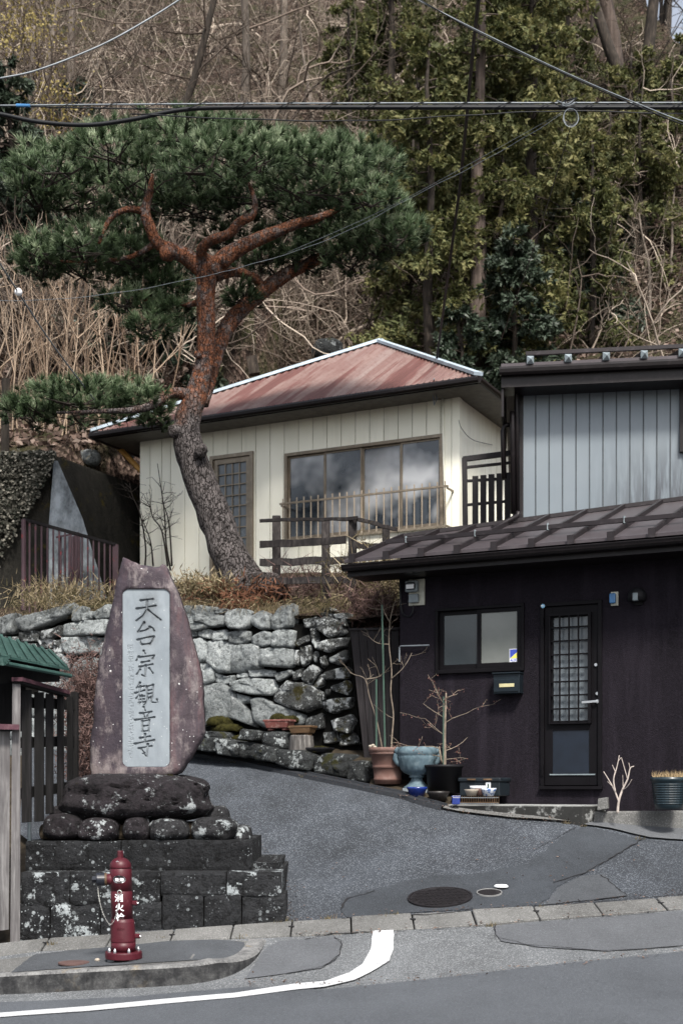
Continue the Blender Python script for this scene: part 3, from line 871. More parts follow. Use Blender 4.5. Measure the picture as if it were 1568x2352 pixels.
dh = thing('stucco_house', 'low black stucco house with lattice door and plum metal lean-to roof', 'house', tuple(D.p(0, 0, 1.5)))
aL = D.px(918, 1600)[0]; aR = D.px(2250, 1600)[0]
win = (D.px(1001, 1470)[0], D.px(1204, 1470)[0], D.px(1000, 1549)[1], D.px(1000, 1399)[1])
dor = (D.px(1241, 1600)[0], D.px(1382, 1600)[0], D.px(1312, 1806)[1], D.px(1240, 1386)[1])
EAVE = D.px(1180, 1259, .55)[1]            # height of the eave lip
wall_with_holes(D, aL, aR, .4, EAVE + .1, -.16, 0, [win, dor], M['stucco'], dh)
MB().fbox(D, win[0] - .1, dor[1] + .1, -.5, -.45, 1.4, EAVE).build('room_backing', M['black_pot'], dh)
# window
w = MB().fbox(D, win[0], win[1], -.05, .035, win[3] - .035, win[3]).fbox(D, win[0], win[1], -.05, .05, win[2], win[2] + .045)
w.fbox(D, win[0], win[0] + .035, -.05, .033, win[2] + .045, win[3] - .035).fbox(D, win[1] - .035, win[1], -.05, .033, win[2] + .045, win[3] - .035)
wf = w.build('window', M['black_alu'], dh, bevel=.004)
mid = (win[0] + win[1]) / 2
for k, (s0, s1, bb, mt) in enumerate(((win[0] + .04, mid + .03, -.03, 'pane_dark'), (mid - .03, win[1] - .04, .0, 'pane_pale'))):
    m = MB(); c0, c1 = win[2] + .05, win[3] - .04
    m.fbox(D, s0, s0 + .05, bb - .02, bb + .012, c0, c1).fbox(D, s1 - .05, s1, bb - .02, bb + .012, c0, c1)
    m.fbox(D, s0 + .05, s1 - .05, bb - .02, bb + .011, c0, c0 + .06).fbox(D, s0 + .05, s1 - .05, bb - .02, bb + .011, c1 - .045, c1)
    m.build('sash', M['black_alu'], wf)
    MB().fbox(D, s0 + .045, s1 - .045, bb - .012, bb - .004, c0 + .055, c1 - .04).build('pane', M[mt], wf)
# security sticker on the right pane
sa0, sa1, sc0, sc1 = D.px(1169, 1505)[0], D.px(1195, 1505)[0], D.px(1182, 1521)[1], D.px(1182, 1490)[1]
tex = MB().add([D.p(sa0, -.0015, sc0), D.p(sa1, -.0015, sc0), D.p(sa1, -.0015, sc1), D.p(sa0, -.0015, sc1)], [(0, 1, 2, 3)]).build('sticker', M['white'], wf)
tz = sc0 + (sc1 - sc0) * .30; e_ = (sa1 - sa0) * .05
MB().add([D.p(sa0 + e_, .0005, tz), D.p(sa1 - e_, .0005, sc1 - e_), D.p(sa0 + e_, .0005, sc1 - e_)], [(0, 1, 2)]).build('sticker_print', M['sticker_blue'], wf)
MB().add([D.p(sa0 + e_ * 1.6, .0005, tz), D.p(sa1 - e_, .0005, tz), D.p(sa1 - e_, .0005, sc1 - e_ * 1.6)], [(0, 1, 2)]).build('sticker_print', M['sticker_yellow'], wf)

def text_mesh(body, size, offset=0.0, extrude=0.0, res=3):
    cu = bpy.data.curves.new('lettering', 'FONT'); cu.body = body; cu.size = size; cu.align_x = 'CENTER'; cu.align_y = 'CENTER'
    cu.offset = offset; cu.extrude = extrude; cu.resolution_u = res
    ob = bpy.data.objects.new('lettering', cu); col.objects.link(ob)
    dg = bpy.context.evaluated_depsgraph_get()
    me = bpy.data.meshes.new_from_object(ob.evaluated_get(dg))
    vs = [tuple(v.co) for v in me.vertices]; fs = [tuple(p.vertices) for p in me.polygons]
    bpy.data.objects.remove(ob); bpy.data.curves.remove(cu); bpy.data.meshes.remove(me)
    return vs, fs
vs, fs = text_mesh('ALSOK', .055, .0012)
wd = max(v[0] for v in vs) - min(v[0] for v in vs); kx = (sa1 - sa0) * .86 / wd
MB().add([D.p((sa0 + sa1) / 2 + v[0] * kx + v[1] * .25, .0008, sc0 + (sc1 - sc0) * .16 + v[1] * kx * 1.1) for v in vs], fs).build('sticker_lettering', M['sticker_blue'], wf)

# door
fw = .045
d = MB().fbox(D, dor[0], dor[0] + fw, -.07, .03, dor[2], dor[3]).fbox(D, dor[1] - fw, dor[1], -.07, .03, dor[2], dor[3])
d.fbox(D, dor[0] + fw, dor[1] - fw, -.07, .028, dor[3] - fw, dor[3])
df = d.build('door_frame', M['black_alu'], dh, bevel=.004)
MB().fbox(D, dor[0] - .01, dor[1] + .01, -.07, .06, dor[2] - .035, dor[2]).build('threshold', M['black_alu'], dh, bevel=.004)
la, lb, lc, ld = dor[0] + fw + .004, dor[1] - fw - .004, dor[2] + .01, dor[3] - fw - .005
g0, g1 = D.px(1268, 1550)[0], D.px(1352, 1550)[0]
gz0, gz1 = D.px(1312, 1655)[1], D.px(1312, 1416)[1]
p0, p1 = D.px(1262, 1740)[0], D.px(1366, 1740)[0]
pz0, pz1 = D.px(1312, 1776)[1], D.px(1312, 1675)[1]
leaf = MB()
leaf.fbox(D, la, g0, -.05, .0, lc, ld).fbox(D, g1, lb, -.05, .0, lc, ld)
leaf.fbox(D, g0, g1, -.05, -.001, gz1, ld).fbox(D, g0, g1, -.05, -.001, pz1 - .01, gz0).fbox(D, g0, g1, -.05, -.001, lc, pz0 - .005)
door = leaf.build('door', M['black_alu'], dh, bevel=.003)
MB().fbox(D, g0, g1, -.045, -.012, pz0 - .005, pz1 - .01).build('lower_panel', M['navy_panel'], door)
MB().fbox(D, p0, p1, -.0, .012, pz0 - .022, pz0 - .008).build('kick_strip', M['meter'], door)
MB().fbox(D, g0 + .002, g1 - .002, -.045, -.036, gz0, gz1).build('pane', M['pane_lat'], door)
grid = MB()
ga0, ga1, gc0, gc1 = g0 - .035, g1 + .03, gz0 - .04, gz1 + .04
grid.fbox(D, ga0, ga1, .002, .045, gc1 - .03, gc1).fbox(D, ga0, ga0 + .02, .002, .045, gc0, gc1 - .03).fbox(D, ga1 - .035, ga1, .002, .05, gc0, gc1 - .03).fbox(D, ga0 + .02, ga1 - .035, .002, .04, gc0, gc0 + .02)
gr = grid.build('lattice', M['black_alu'], door, bevel=.002)
for k in range(1, 4):
    a = ga0 + .02 + (ga1 - ga0 - .055) * k / 4
    MB().fbox(D, a - .009, a + .009, .028, .044, gc0 + .02, gc1 - .03).build('vertical_bar', M['black_alu'], gr)
for k in range(1, 8):
    c = gc1 - .03 - (gc1 - gc0 - .05) * (k - .15) / 7.85
    MB().fbox(D, ga0 + .02, ga1 - .035, .008, .026, c - .009, c + .009).build('horizontal_bar', M['black_alu'], gr)
def knob(F, x, y, b, r, depth, mat, parent, name, n=18):
    a, c = F.px(x, y, b); P = F.p(a, b, c); q = F.n.to_track_quat('Z', 'Y')
    m = MB().lathe([(r, 0), (r, depth * .5), (r * .8, depth), (0.001, depth)], n)
    m.v = [tuple(q @ Vector(v) + P) for v in m.v]
    return m.build(name, mat, parent, smooth=False)
knob(D, 1368, 1527, .0, .022, .018, M['steel'], door, 'lock'); knob(D, 1371, 1593, .0, .022, .018, M['steel'], door, 'lock')
h = knob(D, 1372, 1611, .0, .026, .03, M['steel'], door, 'handle')
a, c = D.px(1372, 1611); a2, c2 = D.px(1341, 1614)
MB().bar(D.p(a, .04, c), D.p(a2 - .02, .05, c2), .012, .028).build('lever', M['steel'], h, bevel=.003)
for y in (1430, 1770):
    a, c = D.px(1247, y); MB().fbox(D, a - .012, a + .012, .03, .045, c - .06, c + .06).build('hinge', M['black_alu'], df)
k_ = knob(D, 1246, 1392, .03, .024, .002, M['sticker_sky'], df, 'round_sticker'); 
a, c = D.px(1246, 1392); MB().fbox(D, a - .018, a + .018, .0325, .0335, c - .006, c + .005).build('sticker_bar', M['white'], df)

# lean-to roof: pitch .344 behind the eave lip
PITCH = .344
aE0 = D.px(790, 1296, .55)[0]; aE1 = aR
def rp(a, b, h=0.0): return D.p(a, b, EAVE + .03 + (.55 - b) * PITCH + h)
def roof_hit(x, y):
    d = ray(x, y); n = (rp(1, 0) - rp(0, 0)).cross(rp(0, -1) - rp(0, 0)); t_ = ((rp(0, 0) - Vector((0, 0, EYE))).dot(n)) / d.dot(n)
    return d * t_ + Vector((0, 0, EYE))
U0 = roof_hit(1199, 1198)
U = Frame(U0, 8.5)          # the grey house stands askew behind; the lean-to roof dies against its line
def btop(a):
    p0_, p1_ = D.p(a, 0, 0), D.p(a, 1, 0); f0 = (p0_ - Vector((U0.x, U0.y, 0))).dot(U.n); f1 = (p1_ - Vector((U0.x, U0.y, 0))).dot(U.n)
    return (.0 - f0) / (f1 - f0)
def rsheet(a0, a1, h0, h1, e=.55, n=1):
    m = MB(); b0_, b1_ = min(btop(a0), e - .02), min(btop(a1), e - .02)
    return m.box8([rp(a0, e, h0), rp(a1, e, h0), rp(a1, b1_, h0), rp(a0, b0_, h0), rp(a0, e, h1), rp(a1, e, h1), rp(a1, b1_, h1), rp(a0, b0_, h1)])
roof = rsheet(aE0, aE1, -.035, .0).build('roof', M['roof_brown'], dh)
a = aE0 + .12
while a < aE1:
    BB = min(btop(a), .5)
    m = MB(); m.box8([rp(a - .019, .575, -.02), rp(a + .019, .575, -.02), rp(a + .019, BB, .004), rp(a - .019, BB, .004), rp(a - .019, .575, .055), rp(a + .019, .575, .055), rp(a + .019, BB, .055), rp(a - .019, BB, .055)])
    m.build('batten', M['batten'], roof)
    MB().box8([rp(a - .038, .60, -.03), rp(a + .038, .60, -.03), rp(a + .038, .576, -.03), rp(a - .038, .576, -.03), rp(a - .038, .60, .072), rp(a + .038, .60, .072), rp(a + .038, .576, .072), rp(a - .038, .576, .072)]).build('batten_end', M['batten'], roof)
    a += .452
bb = -.02; a_s = aE0 + .3
while btop(a_s) > bb - .1: a_s += .05
MB().bar(rp(a_s, bb, .095), rp(aE1, bb, .095), .045, .05).build('snow_guard', M['batten'], roof)
a = a_s + .27
while a < aE1:
    MB().bar(rp(a, bb, .06), rp(a, bb, .14), .02, .05).build('guard_clip', M['meter'], roof); a += .904
# rear wall under the top edge, and the end wall
lo_ = U.px(918, 1500)[0]
aw_ = (D.p(aL, btop(aL), 0) - Vector((U0.x, U0.y, 0))).dot(U.u)
MB().fbox(U, aw_, (D.p(aR, btop(aR), 0) - Vector((U0.x, U0.y, 0))).dot(U.u), -.14, -.02, .4, EAVE + .02).build('back_wall', M['stucco'], dh)
MB().fbox(D, aL, aL + .16, btop(aL), -.165, .4, EAVE + .02).build('side_wall', M['stucco'], dh)
MB().bar(rp(aE0 + .1, min(btop(aE0 + .1), .53), .02), rp(aE1, btop(aE1), .02), .08, .05).build('top_flashing', M['batten'], roof)
# fascia, gutter and soffit
MB().fbox(D, aE0 + .02, aE1, .47, .50, EAVE - .17, EAVE - .01).build('fascia', M['brown_metal'], dh)
MB().fbox(D, aE0 + .02, aE1, .005, .468, EAVE - .165, EAVE - .14).build('soffit', M['brown_metal'], dh)
gt = MB(); n_s = 14; prof = [(.51 + .065 + .065 * math.cos(math.pi + math.pi * i / 6), -.045 - .06 * math.sin(math.pi * i / 6)) for i in range(7)]
vs = [D.p(a_, b_, EAVE - .01 + c_) for a_ in (aE0, aE1) for b_, c_ in prof]
gt.add(vs, [(i, i + 1, i + 8, i + 7) for i in range(6)] + [tuple(range(7)), tuple(range(13, 6, -1))])
gt.tube([D.p(aE0, .64, EAVE - .05), D.p(aE1, .64, EAVE - .05)], .008, 5)
gt.build('gutter', M['brown_metal'], dh)
# things on the wall
mb = thing('electric_meter', 'grey electricity meter on a beige board under the eave corner', 'meter', tuple(D.p(*D.px(956, 1390), 0)))
a0, a1 = D.px(940, 1360)[0], D.px(976, 1360)[0]; c0, c1 = D.px(958, 1391)[1], D.px(958, 1331)[1]
MB().fbox(D, a0, a1, .001, .03, c0, c1).build('board', M['beige_box'], mb, bevel=.004)
am = a0 + (a1 - a0) * .45
MB().fbox(D, a0 - .02, a0 + (a1 - a0) * .68, .031, .10, c0 + (c1 - c0) * .5, c1 - .02).build('meter_case', M['meter'], mb, bevel=.015)
MB().fbox(D, a0 + .0, a0 + (a1 - a0) * .6, .10, .15, c0 + (c1 - c0) * .58, c1 - .05).build('glass_cover', M['meterglass'], mb, bevel=.02)
MB().fbox(D, a0 + .02, a0 + (a1 - a0) * .58, .151, .154, c1 - .13, c1 - .08).build('dial_plate', M['white'], mb)
MB().fbox(D, a0 + .02, a0 + (a1 - a0) * .7, .031, .085, c0 + .03, c0 + (c1 - c0) * .42).build('terminal_box', M['meter'], mb, bevel=.01)
pp = [D.p(D.px(x, y)[0], .02, D.px(x, y)[1]) for x, y in ((950, 1391), (948, 1408), (940, 1416), (928, 1412), (922, 1395), (920, 1340), (920, 1325))]
MB().tube(smoothpath([tuple(p) for p in pp], 4), .012, 6).build('cable', M['cable'], mb)

lbx = thing('letterbox', 'dark steel letterbox with brass name plate below the window', 'letterbox', tuple(D.p(D.px(1170, 1597)[0], 0, D.px(1170, 1597)[1])))
a0, a1 = D.px(1134, 1570, .12)[0], D.px(1194, 1570, .12)[0]; c0, c1 = D.px(1165, 1593, .12)[1], D.px(1165, 1548, .12)[1]
MB().fbox(D, a0, a1, .005, .15, c0, c1).build('body', M['mail'], lbx, bevel=.006)
MB().fbox(D, a0 - .008, a1 + .008, .006, .175, c1 + .001, c1 + .018).build('lid', M['mail'], lbx, bevel=.004)
MB().fbox(D, a0 + .01, a1 - .01, .151, .162, c0 + .02, c1 - .065).build('flap', M['mail'], lbx, bevel=.004)
MB().fbox(D, a0 + .08, a1 - .06, .163, .168, c0 + .075, c0 + .115).build('name_plate', M['plate'], lbx)

al = thing('alarm_light', 'pale blue alarm light box right of the lattice door', 'alarm light', tuple(D.p(D.px(1411, 1392)[0], 0, D.px(1411, 1392)[1])))
a0, a1 = D.px(1403, 1376)[0], D.px(1420, 1376)[0]; c0, c1 = D.px(1411, 1392)[1], D.px(1411, 1360)[1]
MB().fbox(D, a0, a1, .002, .035, c0, c1).build('case', M['beige_box'], al, bevel=.006)
MB().fbox(D, a0 - .008, a1 - .022, .036, .075, c0 + .025, c1 - .02).build('lens', M['alarm_blue'], al, bevel=.012)
wl = thing('wall_lamp', 'black hooded wall lamp at the right of the house front', 'lamp', tuple(D.p(D.px(1467, 1385)[0], 0, D.px(1467, 1385)[1])))
a, c = D.px(1466, 1372)
hood = MB(); prof = [(math.cos(t) * .105, math.sin(t) * .105) for t in [i * math.pi / 2 / 7 for i in range(8)]]
hood.lathe([(.105, -.05)] + [(max(r, .002), z) for r, z in prof], 26, sc=(1, .9))
q = Vector((0, 1, 0)).rotation_difference(-D.n)
hood.v = [tuple(D.p(a, .085, c) + q @ Vector(v)) for v in hood.v]
hood.build('hood', M['black_pot'], wl, smooth=True)
MB().fbox(D, a - .03, a + .03, .13, .184, c - .06, c + .03).build('lens', M['meter'], wl, bevel=.01)
MB().fbox(D, a - .045, a + .045, .002, .03, c - .09, c + .06).build('back_plate', M['black_pot'], wl)
pb = MB(); q0 = [D.p(D.px(x, y, .05)[0], .05, D.px(x, y, .05)[1]) for x, y in ((917, 1520), (917, 1487), (920, 1484), (985, 1482))]
o = pb.tube(q0, .011, 6).build('conduit', M['wire_pale'], base=tuple(q0[0])); tag(o, 'thin pale pipe bent along the left end of the dark wall', 'pipe')

# ------------------------------------------------------------------ grey clad house above the lean-to
gh = thing('metal_clad_house', 'upper house clad in pale grey vertical metal sheets', 'house', tuple(U0))
uT = U.px(1300, 852)[1]; uR = U.px(2150, 1000)[0]
MB().fbox(U, .0, uR, -.25, -.012, U0.z - 1.0, uT + .1).build('wall', M['greyjoint'], gh)
MB().fbox(U, 0, .1, -3.5, -.255, U0.z - 1.2, uT).build('side_wall', M['brown_metal'], gh)
xs_px = [1199 + i * 30.9 for i in range(0, 32)]
pa = [U.px(x, 1000)[0] for x in xs_px]
for a0, a1 in zip(pa[:-1], pa[1:]):
    MB().fbox(U, a0 + .004, a1 - .010, -.011, .0, U0.z - .8, uT + .05).build('siding_panel', M['greyside'], gh)
    MB().fbox(U, a1 - .0095, a1 + .002, -.011, .010, U0.z - .8, uT + .05).build('seam', M['greyjoint'], gh)
# corner trim, window at the frame edge
MB().fbox(U, -.05, .012, -.1, .012, U0.z - .35, uT).build('corner_trim', M['brown_metal'], gh)
wa0 = U.px(1559, 900)[0]; wc0, wc1 = U.px(1562, 1040)[1], U.px(1562, 880)[1]
wv = MB().fbox(U, wa0, wa0 + .06, .0, .06, wc0, wc1).fbox(U, wa0 + .06, wa0 + 1.2, .0, .06, wc1 - .05, wc1).fbox(U, wa0 + .06, wa0 + 1.2, .0, .07, wc0, wc0 + .05).fbox(U, wa0 + 1.2, wa0 + 1.26, .0, .06, wc0, wc1).build('window', M['brown_metal'], gh)
MB().fbox(U, wa0 + .06, wa0 + 1.2, .02, .03, wc0 + .05, wc1 - .05).build('pane', M['pane_grid'], wv)
# roof
eC = U.px(1300, 832, .5)[1]; ea0 = U.px(1150, 832, .5)[0]; UP = .27
def up(a, b, h=0.0): return U.p(a, b, eC + .02 + (.5 - b) * UP + h)
ur = MB().box8([up(ea0, .5, -.05), up(uR, .5, -.05), up(uR, -1.3, -.05), up(ea0, -1.3, -.05), up(ea0, .5), up(uR, .5), up(uR, -1.3), up(ea0, -1.3)]).build('roof', M['roof_brown'], gh)
MB().box8([up(ea0, -1.31, -.05), up(uR, -1.31, -.05), U.p(uR, -4, eC - .3), U.p(ea0, -4, eC - .3), up(ea0, -1.31, .01), up(uR, -1.31, .01), U.p(uR, -4, eC - .2), U.p(ea0, -4, eC - .2)]).build('rear_roof', M['roof_brown'], gh)
MB().bar(up(ea0 + .3, -.55, .17), up(uR, -.55, .17), .05, .05).build('snow_guard', M['batten'], ur)
for k in range(12):
    a = U.px(1217 + k * 87, 830, .5)[0]
    if a > uR: break
    MB().box8([up(a - .035, .51, .001), up(a + .035, .51, .001), up(a + .035, -1.3, .001), up(a - .035, -1.3, .001), up(a - .035, .51, .075), up(a + .035, .51, .075), up(a + .035, -1.3, .075), up(a - .035, -1.3, .075)]).build('batten', M['batten'], ur)
    e = up(a, .53, .03)
    MB().add([e + Vector((-.045, 0, -.05)), e + Vector((.045, 0, -.05)), e + Vector((.045, 0, .05)), e + Vector((-.045, 0, .05)), e + Vector((0, -.05, 0))], [(0, 1, 4), (1, 2, 4), (2, 3, 4), (3, 0, 4), (3, 2, 1, 0)]).build('batten_end', M['meter'], ur)
MB().fbox(U, ea0, uR, .40, .43, eC - .26, eC - .04).build('fascia', M['brown_metal'], gh)
MB().fbox(U, ea0, uR, .015, .40, eC - .255, eC - .22).build('soffit', M['brown_metal'], gh)
m = MB().tube([U.p(ea0 - .02, .49, eC - .07), U.p(uR, .49, eC - .07)], .055, 8); m.build('gutter', M['brown_metal'], gh)
MB().fbox(U, ea0, ea0 + .03, -1.2, .399, eC - .62, eC - .03).build('barge_board', M['brown_metal'], gh)
def pipe(name, px, b, r, mat, parent, fr_=U, n=8):
    return MB().tube([fr_.p(fr_.px(x, y, b)[0], b, fr_.px(x, y, b)[1]) for x, y in px], r, n).build(name, mat, parent, smooth=True)
MB().fbox(U, U.px(1166, 850, .35)[0], U.px(1190, 850, .35)[0], .2, .38, U.px(1175, 862, .35)[1], U.px(1175, 838, .35)[1]).build('rain_head', M['brown_metal'], gh, bevel=.02)
pipe('downpipe', [(1178, 860), (1179, 880), (1186, 900), (1187, 1175)], .1, .034, M['brown_metal'], gh)
pipe('downpipe', [(1176, 945), (1176, 960), (1178, 1180)], .14, .034, M['brown_metal'], gh)
pipe('downpipe', [(1174, 975), (1158, 978), (1154, 990), (1157, 1100)], .0, .034, M['brown_metal'], gh)
pipe('downpipe', [(1190, 1175), (1188, 1185), (1150, 1205), (1128, 1215)], .2, .032, M['batten'], gh)

# ------------------------------------------------------------------ cream house
ch = thing('cream_house', 'cream house with vertical panel siding and rusty corrugated hip roof', 'house', tuple(W.p(0, 0, 5.1)))
wL, wR = W.px(322, 1150)[0], W.px(1053, 1050)[0]
wB = 4.6; wT = W.px(760, 918)[1] + .12
winW = (W.px(655, 1120)[0], W.px(1018, 1120)[0], W.px(836, 1229)[1], W.px(836, 1020)[1])
dorW = (W.px(484, 1180)[0], W.px(583, 1180)[0], W.px(535, 1326)[1], W.px(535, 1043)[1])
DEP = 6.2
wall_with_holes(W, wL + .01, wR - .01, wB, wT, -.2, -.016, [dorW, winW], M['joint'], ch)
MB().fbox(W, wR - .2, wR - .016, -DEP, -.205, wB, wT).build('side_wall', M['joint'], ch)
MB().fbox(W, wL + .01, wL + .2, -DEP, -.205, wB, wT).build('side_wall', M['joint'], ch)
MB().fbox(W, wL + .01, wR - .016, -DEP - .15, -DEP - .005, wB, wT).build('back_wall', M['joint'], ch)
MB().fbox(W, wL + .3, wR - .3, -.7, -.65, wB, wT).build('room_backing', M['black_pot'], ch)
xp = [322 + 23, 345 + 27] + [392 + 32.6 * k for k in range(0, 21)] + [1052]
ap = sorted(set([wL] + [W.px(x, 1050)[0] for x in xp if 330 < x < 1045] + [wR - .12]))
G = .006
for a0, a1 in zip(ap[:-1], ap[1:]):
    lo, hi = a0 + G, a1 - G
    # a panel that meets an opening is cut into the pieces round it
    es = sorted(set([lo, hi] + [e for h in (dorW, winW) for e in (h[0], h[1]) if lo < e < hi]))
    for e0, e1 in zip(es[:-1], es[1:]):
        mid_ = (e0 + e1) / 2; hole = [h for h in (dorW, winW) if h[0] < mid_ < h[1]]
        for c0_, c1_ in ([(hole[0][3], wT), (wB, hole[0][2])] if hole else [(wB, wT)]):
            MB().fbox(W, e0, e1, -.016, .0, c0_, c1_).build('siding_panel', M['cream'], ch)
MB().fbox(W, wR - .114, wR + .012, -.12, .012, wB, wT).build('corner_post', M['cream'], ch)
b_ = -.125
while b_ > -DEP:
    MB().fbox(W, wR - .016, wR, b_ - .262, b_, wB, wT).build('siding_panel', M['cream'], ch); b_ -= .274
b_ = -.01
while b_ > -DEP:
    MB().fbox(W, wL - .006, wL + .009, b_ - .262, b_, wB, wT).build('siding_panel', M['cream'], ch); b_ -= .274
pipe('conduit', [(1016, 905), (1017, 1000), (1022, 1215)], .03, .018, M['cream'], ch, W)
# window
fw = .05
m = MB().fbox(W, winW[0], winW[1], -.1, .04, winW[3] - fw, winW[3]).fbox(W, winW[0], winW[1], -.1, .05, winW[2], winW[2] + fw)
m.fbox(W, winW[0], winW[0] + fw, -.1, .038, winW[2] + fw, winW[3] - fw).fbox(W, winW[1] - fw, winW[1], -.1, .038, winW[2] + fw, winW[3] - fw)
wf = m.build('window', M['bronze'], ch)
n4 = (winW[1] - winW[0] - 2 * fw) / 4
for k in range(4):
    a0 = winW[0] + fw + n4 * k; a1 = a0 + n4; bb = -.03 if k % 2 else -.055
    m = MB().fbox(W, a0, a0 + .028, bb, bb + .03, winW[2] + fw, winW[3] - fw).fbox(W, a1 - .028, a1, bb, bb + .03, winW[2] + fw, winW[3] - fw)
    m.fbox(W, a0 + .028, a1 - .028, bb, bb + .028, winW[2] + fw, winW[2] + fw + .04).fbox(W, a0 + .028, a1 - .028, bb, bb + .028, winW[3] - fw - .03, winW[3] - fw)
    m.build('sash', M['bronze'], wf)
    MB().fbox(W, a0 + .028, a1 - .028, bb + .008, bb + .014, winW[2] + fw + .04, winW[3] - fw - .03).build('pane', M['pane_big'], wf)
# window guard rail
ra0, ra1 = W.px(646, 1180, .28)[0], W.px(1026, 1180, .28)[0]
rt, rb_ = W.px(836, 1137, .28)[1], W.px(836, 1226, .28)[1]
gdr = MB().bar(W.p(ra0 - .03, .28, rt), W.p(ra1 + .02, .28, rt), .03, .03).build('guard_rail', M['bronze'], ch)
MB().bar(W.p(ra0, .28, rb_), W.p(ra1, .28, rb_), .03, .035).build('bottom_rail', M['bronze'], gdr)
for k in range(23):
    a = ra0 + .03 + (ra1 - ra0 - .06) * k / 22
    MB().bar(W.p(a, .28, rb_ - .02), W.p(a, .28, rt + .08), .02, .02).build('bar', M['bronze'], gdr)
for a in (ra0, ra1):
    MB().bar(W.p(a, .0, rb_), W.p(a, .28, rb_), .02, .03).build('bracket', M['bronze'], gdr); MB().bar(W.p(a, .0, rt - .03), W.p(a, .28, rt - .03), .02, .03).build('bracket', M['bronze'], gdr)
# lattice door
fw = .06
m = MB().fbox(W, dorW[0], dorW[0] + fw, -.1, .04, dorW[2], dorW[3]).fbox(W, dorW[1] - fw, dorW[1], -.1, .04, dorW[2], dorW[3]).fbox(W, dorW[0] + fw, dorW[1] - fw, -.1, .038, dorW[3] - fw, dorW[3])
m.build('door_frame', M['bronze'], ch)
la, lb = dorW[0] + fw + .004, dorW[1] - fw - .004
m = MB().fbox(W, la, la + .08, -.06, .0, dorW[2], dorW[3] - fw - .005).fbox(W, lb - .09, lb, -.06, .0, dorW[2], dorW[3] - fw - .005)
m.fbox(W, la + .08, lb - .09, -.06, -.001, dorW[3] - fw - .09, dorW[3] - fw - .005).fbox(W, la + .08, lb - .09, -.06, -.001, dorW[2], dorW[2] + .3)
door2 = m.build('door', M['bronze'], ch)
q0, q1, qz0, qz1 = la + .08, lb - .09, dorW[2] + .3, dorW[3] - fw - .09
MB().fbox(W, q0, q1, -.045, -.035, qz0, qz1).build('pane', M['pane_lat'], door2)
for k in range(1, 4):
    a = q0 + (q1 - q0) * k / 4; MB().fbox(W, a - .010, a + .010, -.030, -.014, qz0, qz1).build('muntin', M['bronze'], door2)
for k in range(1, 9):
    c = qz0 + (qz1 - qz0) * k / 9; MB().fbox(W, q0, q1, -.0135, -.004, c - .010, c + .010).build('muntin', M['bronze'], door2)

# hip roof of corrugated sheets
OV = .62
eL, eR = wL - OV, wR + OV * .9
eZ = W.px(900, 892, OV)[1]
eF, eB = OV, -DEP - OV
apx_b = (eF + eB) / 2 + .5
d_ = ray(871, 786); tt = ((W.p(0, apx_b, 0)).dot(W.n)) / d_.dot(W.n); apex = d_ * tt + Vector((0, 0, EYE))
apa = (apex - W.p(0, apx_b, 0)).dot(W.u); apz = apex.z
rf = thing_roof = MB().fbox(W, eL + .04, eR - .04, eB + .04, eF - .06, eZ - .09, eZ - .05).build('soffit', M['soffit'], ch)
def slope(p_fn, s0, s1, name, steps, pitch=.105):
    """corrugated triangle: eave from s0 to s1, ribs run up to the hips"""
    m = MB(); vs = []; n = int((s1 - s0) / (pitch / 4)); 
    for i in range(n + 1):
        s_ = s0 + (s1 - s0) * i / n; k = (s_ - s0) / (apa_s - s0) if s_ < apa_s else (s1 - s_) / (s1 - apa_s)
        k = max(0, min(1, k)); h = .02 * math.sin(2 * math.pi * s_ / pitch)
        vs += [p_fn(s_, 0, h), p_fn(s_, k * .5, h), p_fn(s_, k, h)]
    fs = []
    for i in range(n):
        for j in range(2):
            a = i * 3 + j; fs.append((a, a + 3, a + 4, a + 1))
    m.add(vs, fs); return m.build(name, M['rust'], ch)
apa_s = apa
slope(lambda s_, k, h: W.p(s_, eF + (apx_b - eF) * k, eZ + (apz - eZ) * k + h), eL, eR, 'roof', 0)
apa_s = -apx_b
slope(lambda s_, k, h: W.p(eR + (apa - eR) * k, -s_, eZ + (apz - eZ) * k + h), -eF, -eB, 'roof_side', 0)
slope(lambda s_, k, h: W.p(eL + (apa - eL) * k, -s_, eZ + (apz - eZ) * k + h), -eF, -eB, 'roof_side', 0)
apa_s = apa
slope(lambda s_, k, h: W.p(s_, eB + (apx_b - eB) * k, eZ + (apz - eZ) * k + h), eL, eR, 'roof_back', 0)
AP = W.p(apa, apx_b, apz + .03)
for q in (W.p(eL, eF, eZ + .03), W.p(eR, eF, eZ + .03), W.p(eR, eB, eZ + .03), W.p(eL, eB, eZ + .03)):
    MB().bar(q, AP, .15, .05).build('ridge_cap', M['ridgecap'], ch)
for p_, q_ in (((eL, eF), (eR, eF)), ((eR, eF), (eR, eB)), ((eL, eF), (eL, eB))):
    MB().tube([W.p(*p_, eZ - .05), W.p(*q_, eZ - .05)], .055, 8).build('gutter', M['brown_metal'], ch)
    MB().bar(W.p(*p_, eZ - .07) + W.n * (-.06), W.p(*q_, eZ - .07) + W.n * (-.06), .03, .08).build('fascia', M['brown_metal'], ch)
# service bracket under the eave
MB().tube([W.p(W.px(993, 905, .3)[0], .3, W.px(993, 905, .3)[1]), W.p(W.px(997, 930, .3)[0], .3, W.px(997, 930, .3)[1]), W.p(W.px(1003, 915, .3)[0], .3, W.px(1003, 915, .3)[1]), W.p(W.px(996, 890, .3)[0], .3, W.px(996, 890, .3)[1]), W.p(W.px(996, 870, .6)[0], .6, W.px(996, 870, .6)[1])], .012, 5).build('service_bracket', M['wire_pale'], ch)

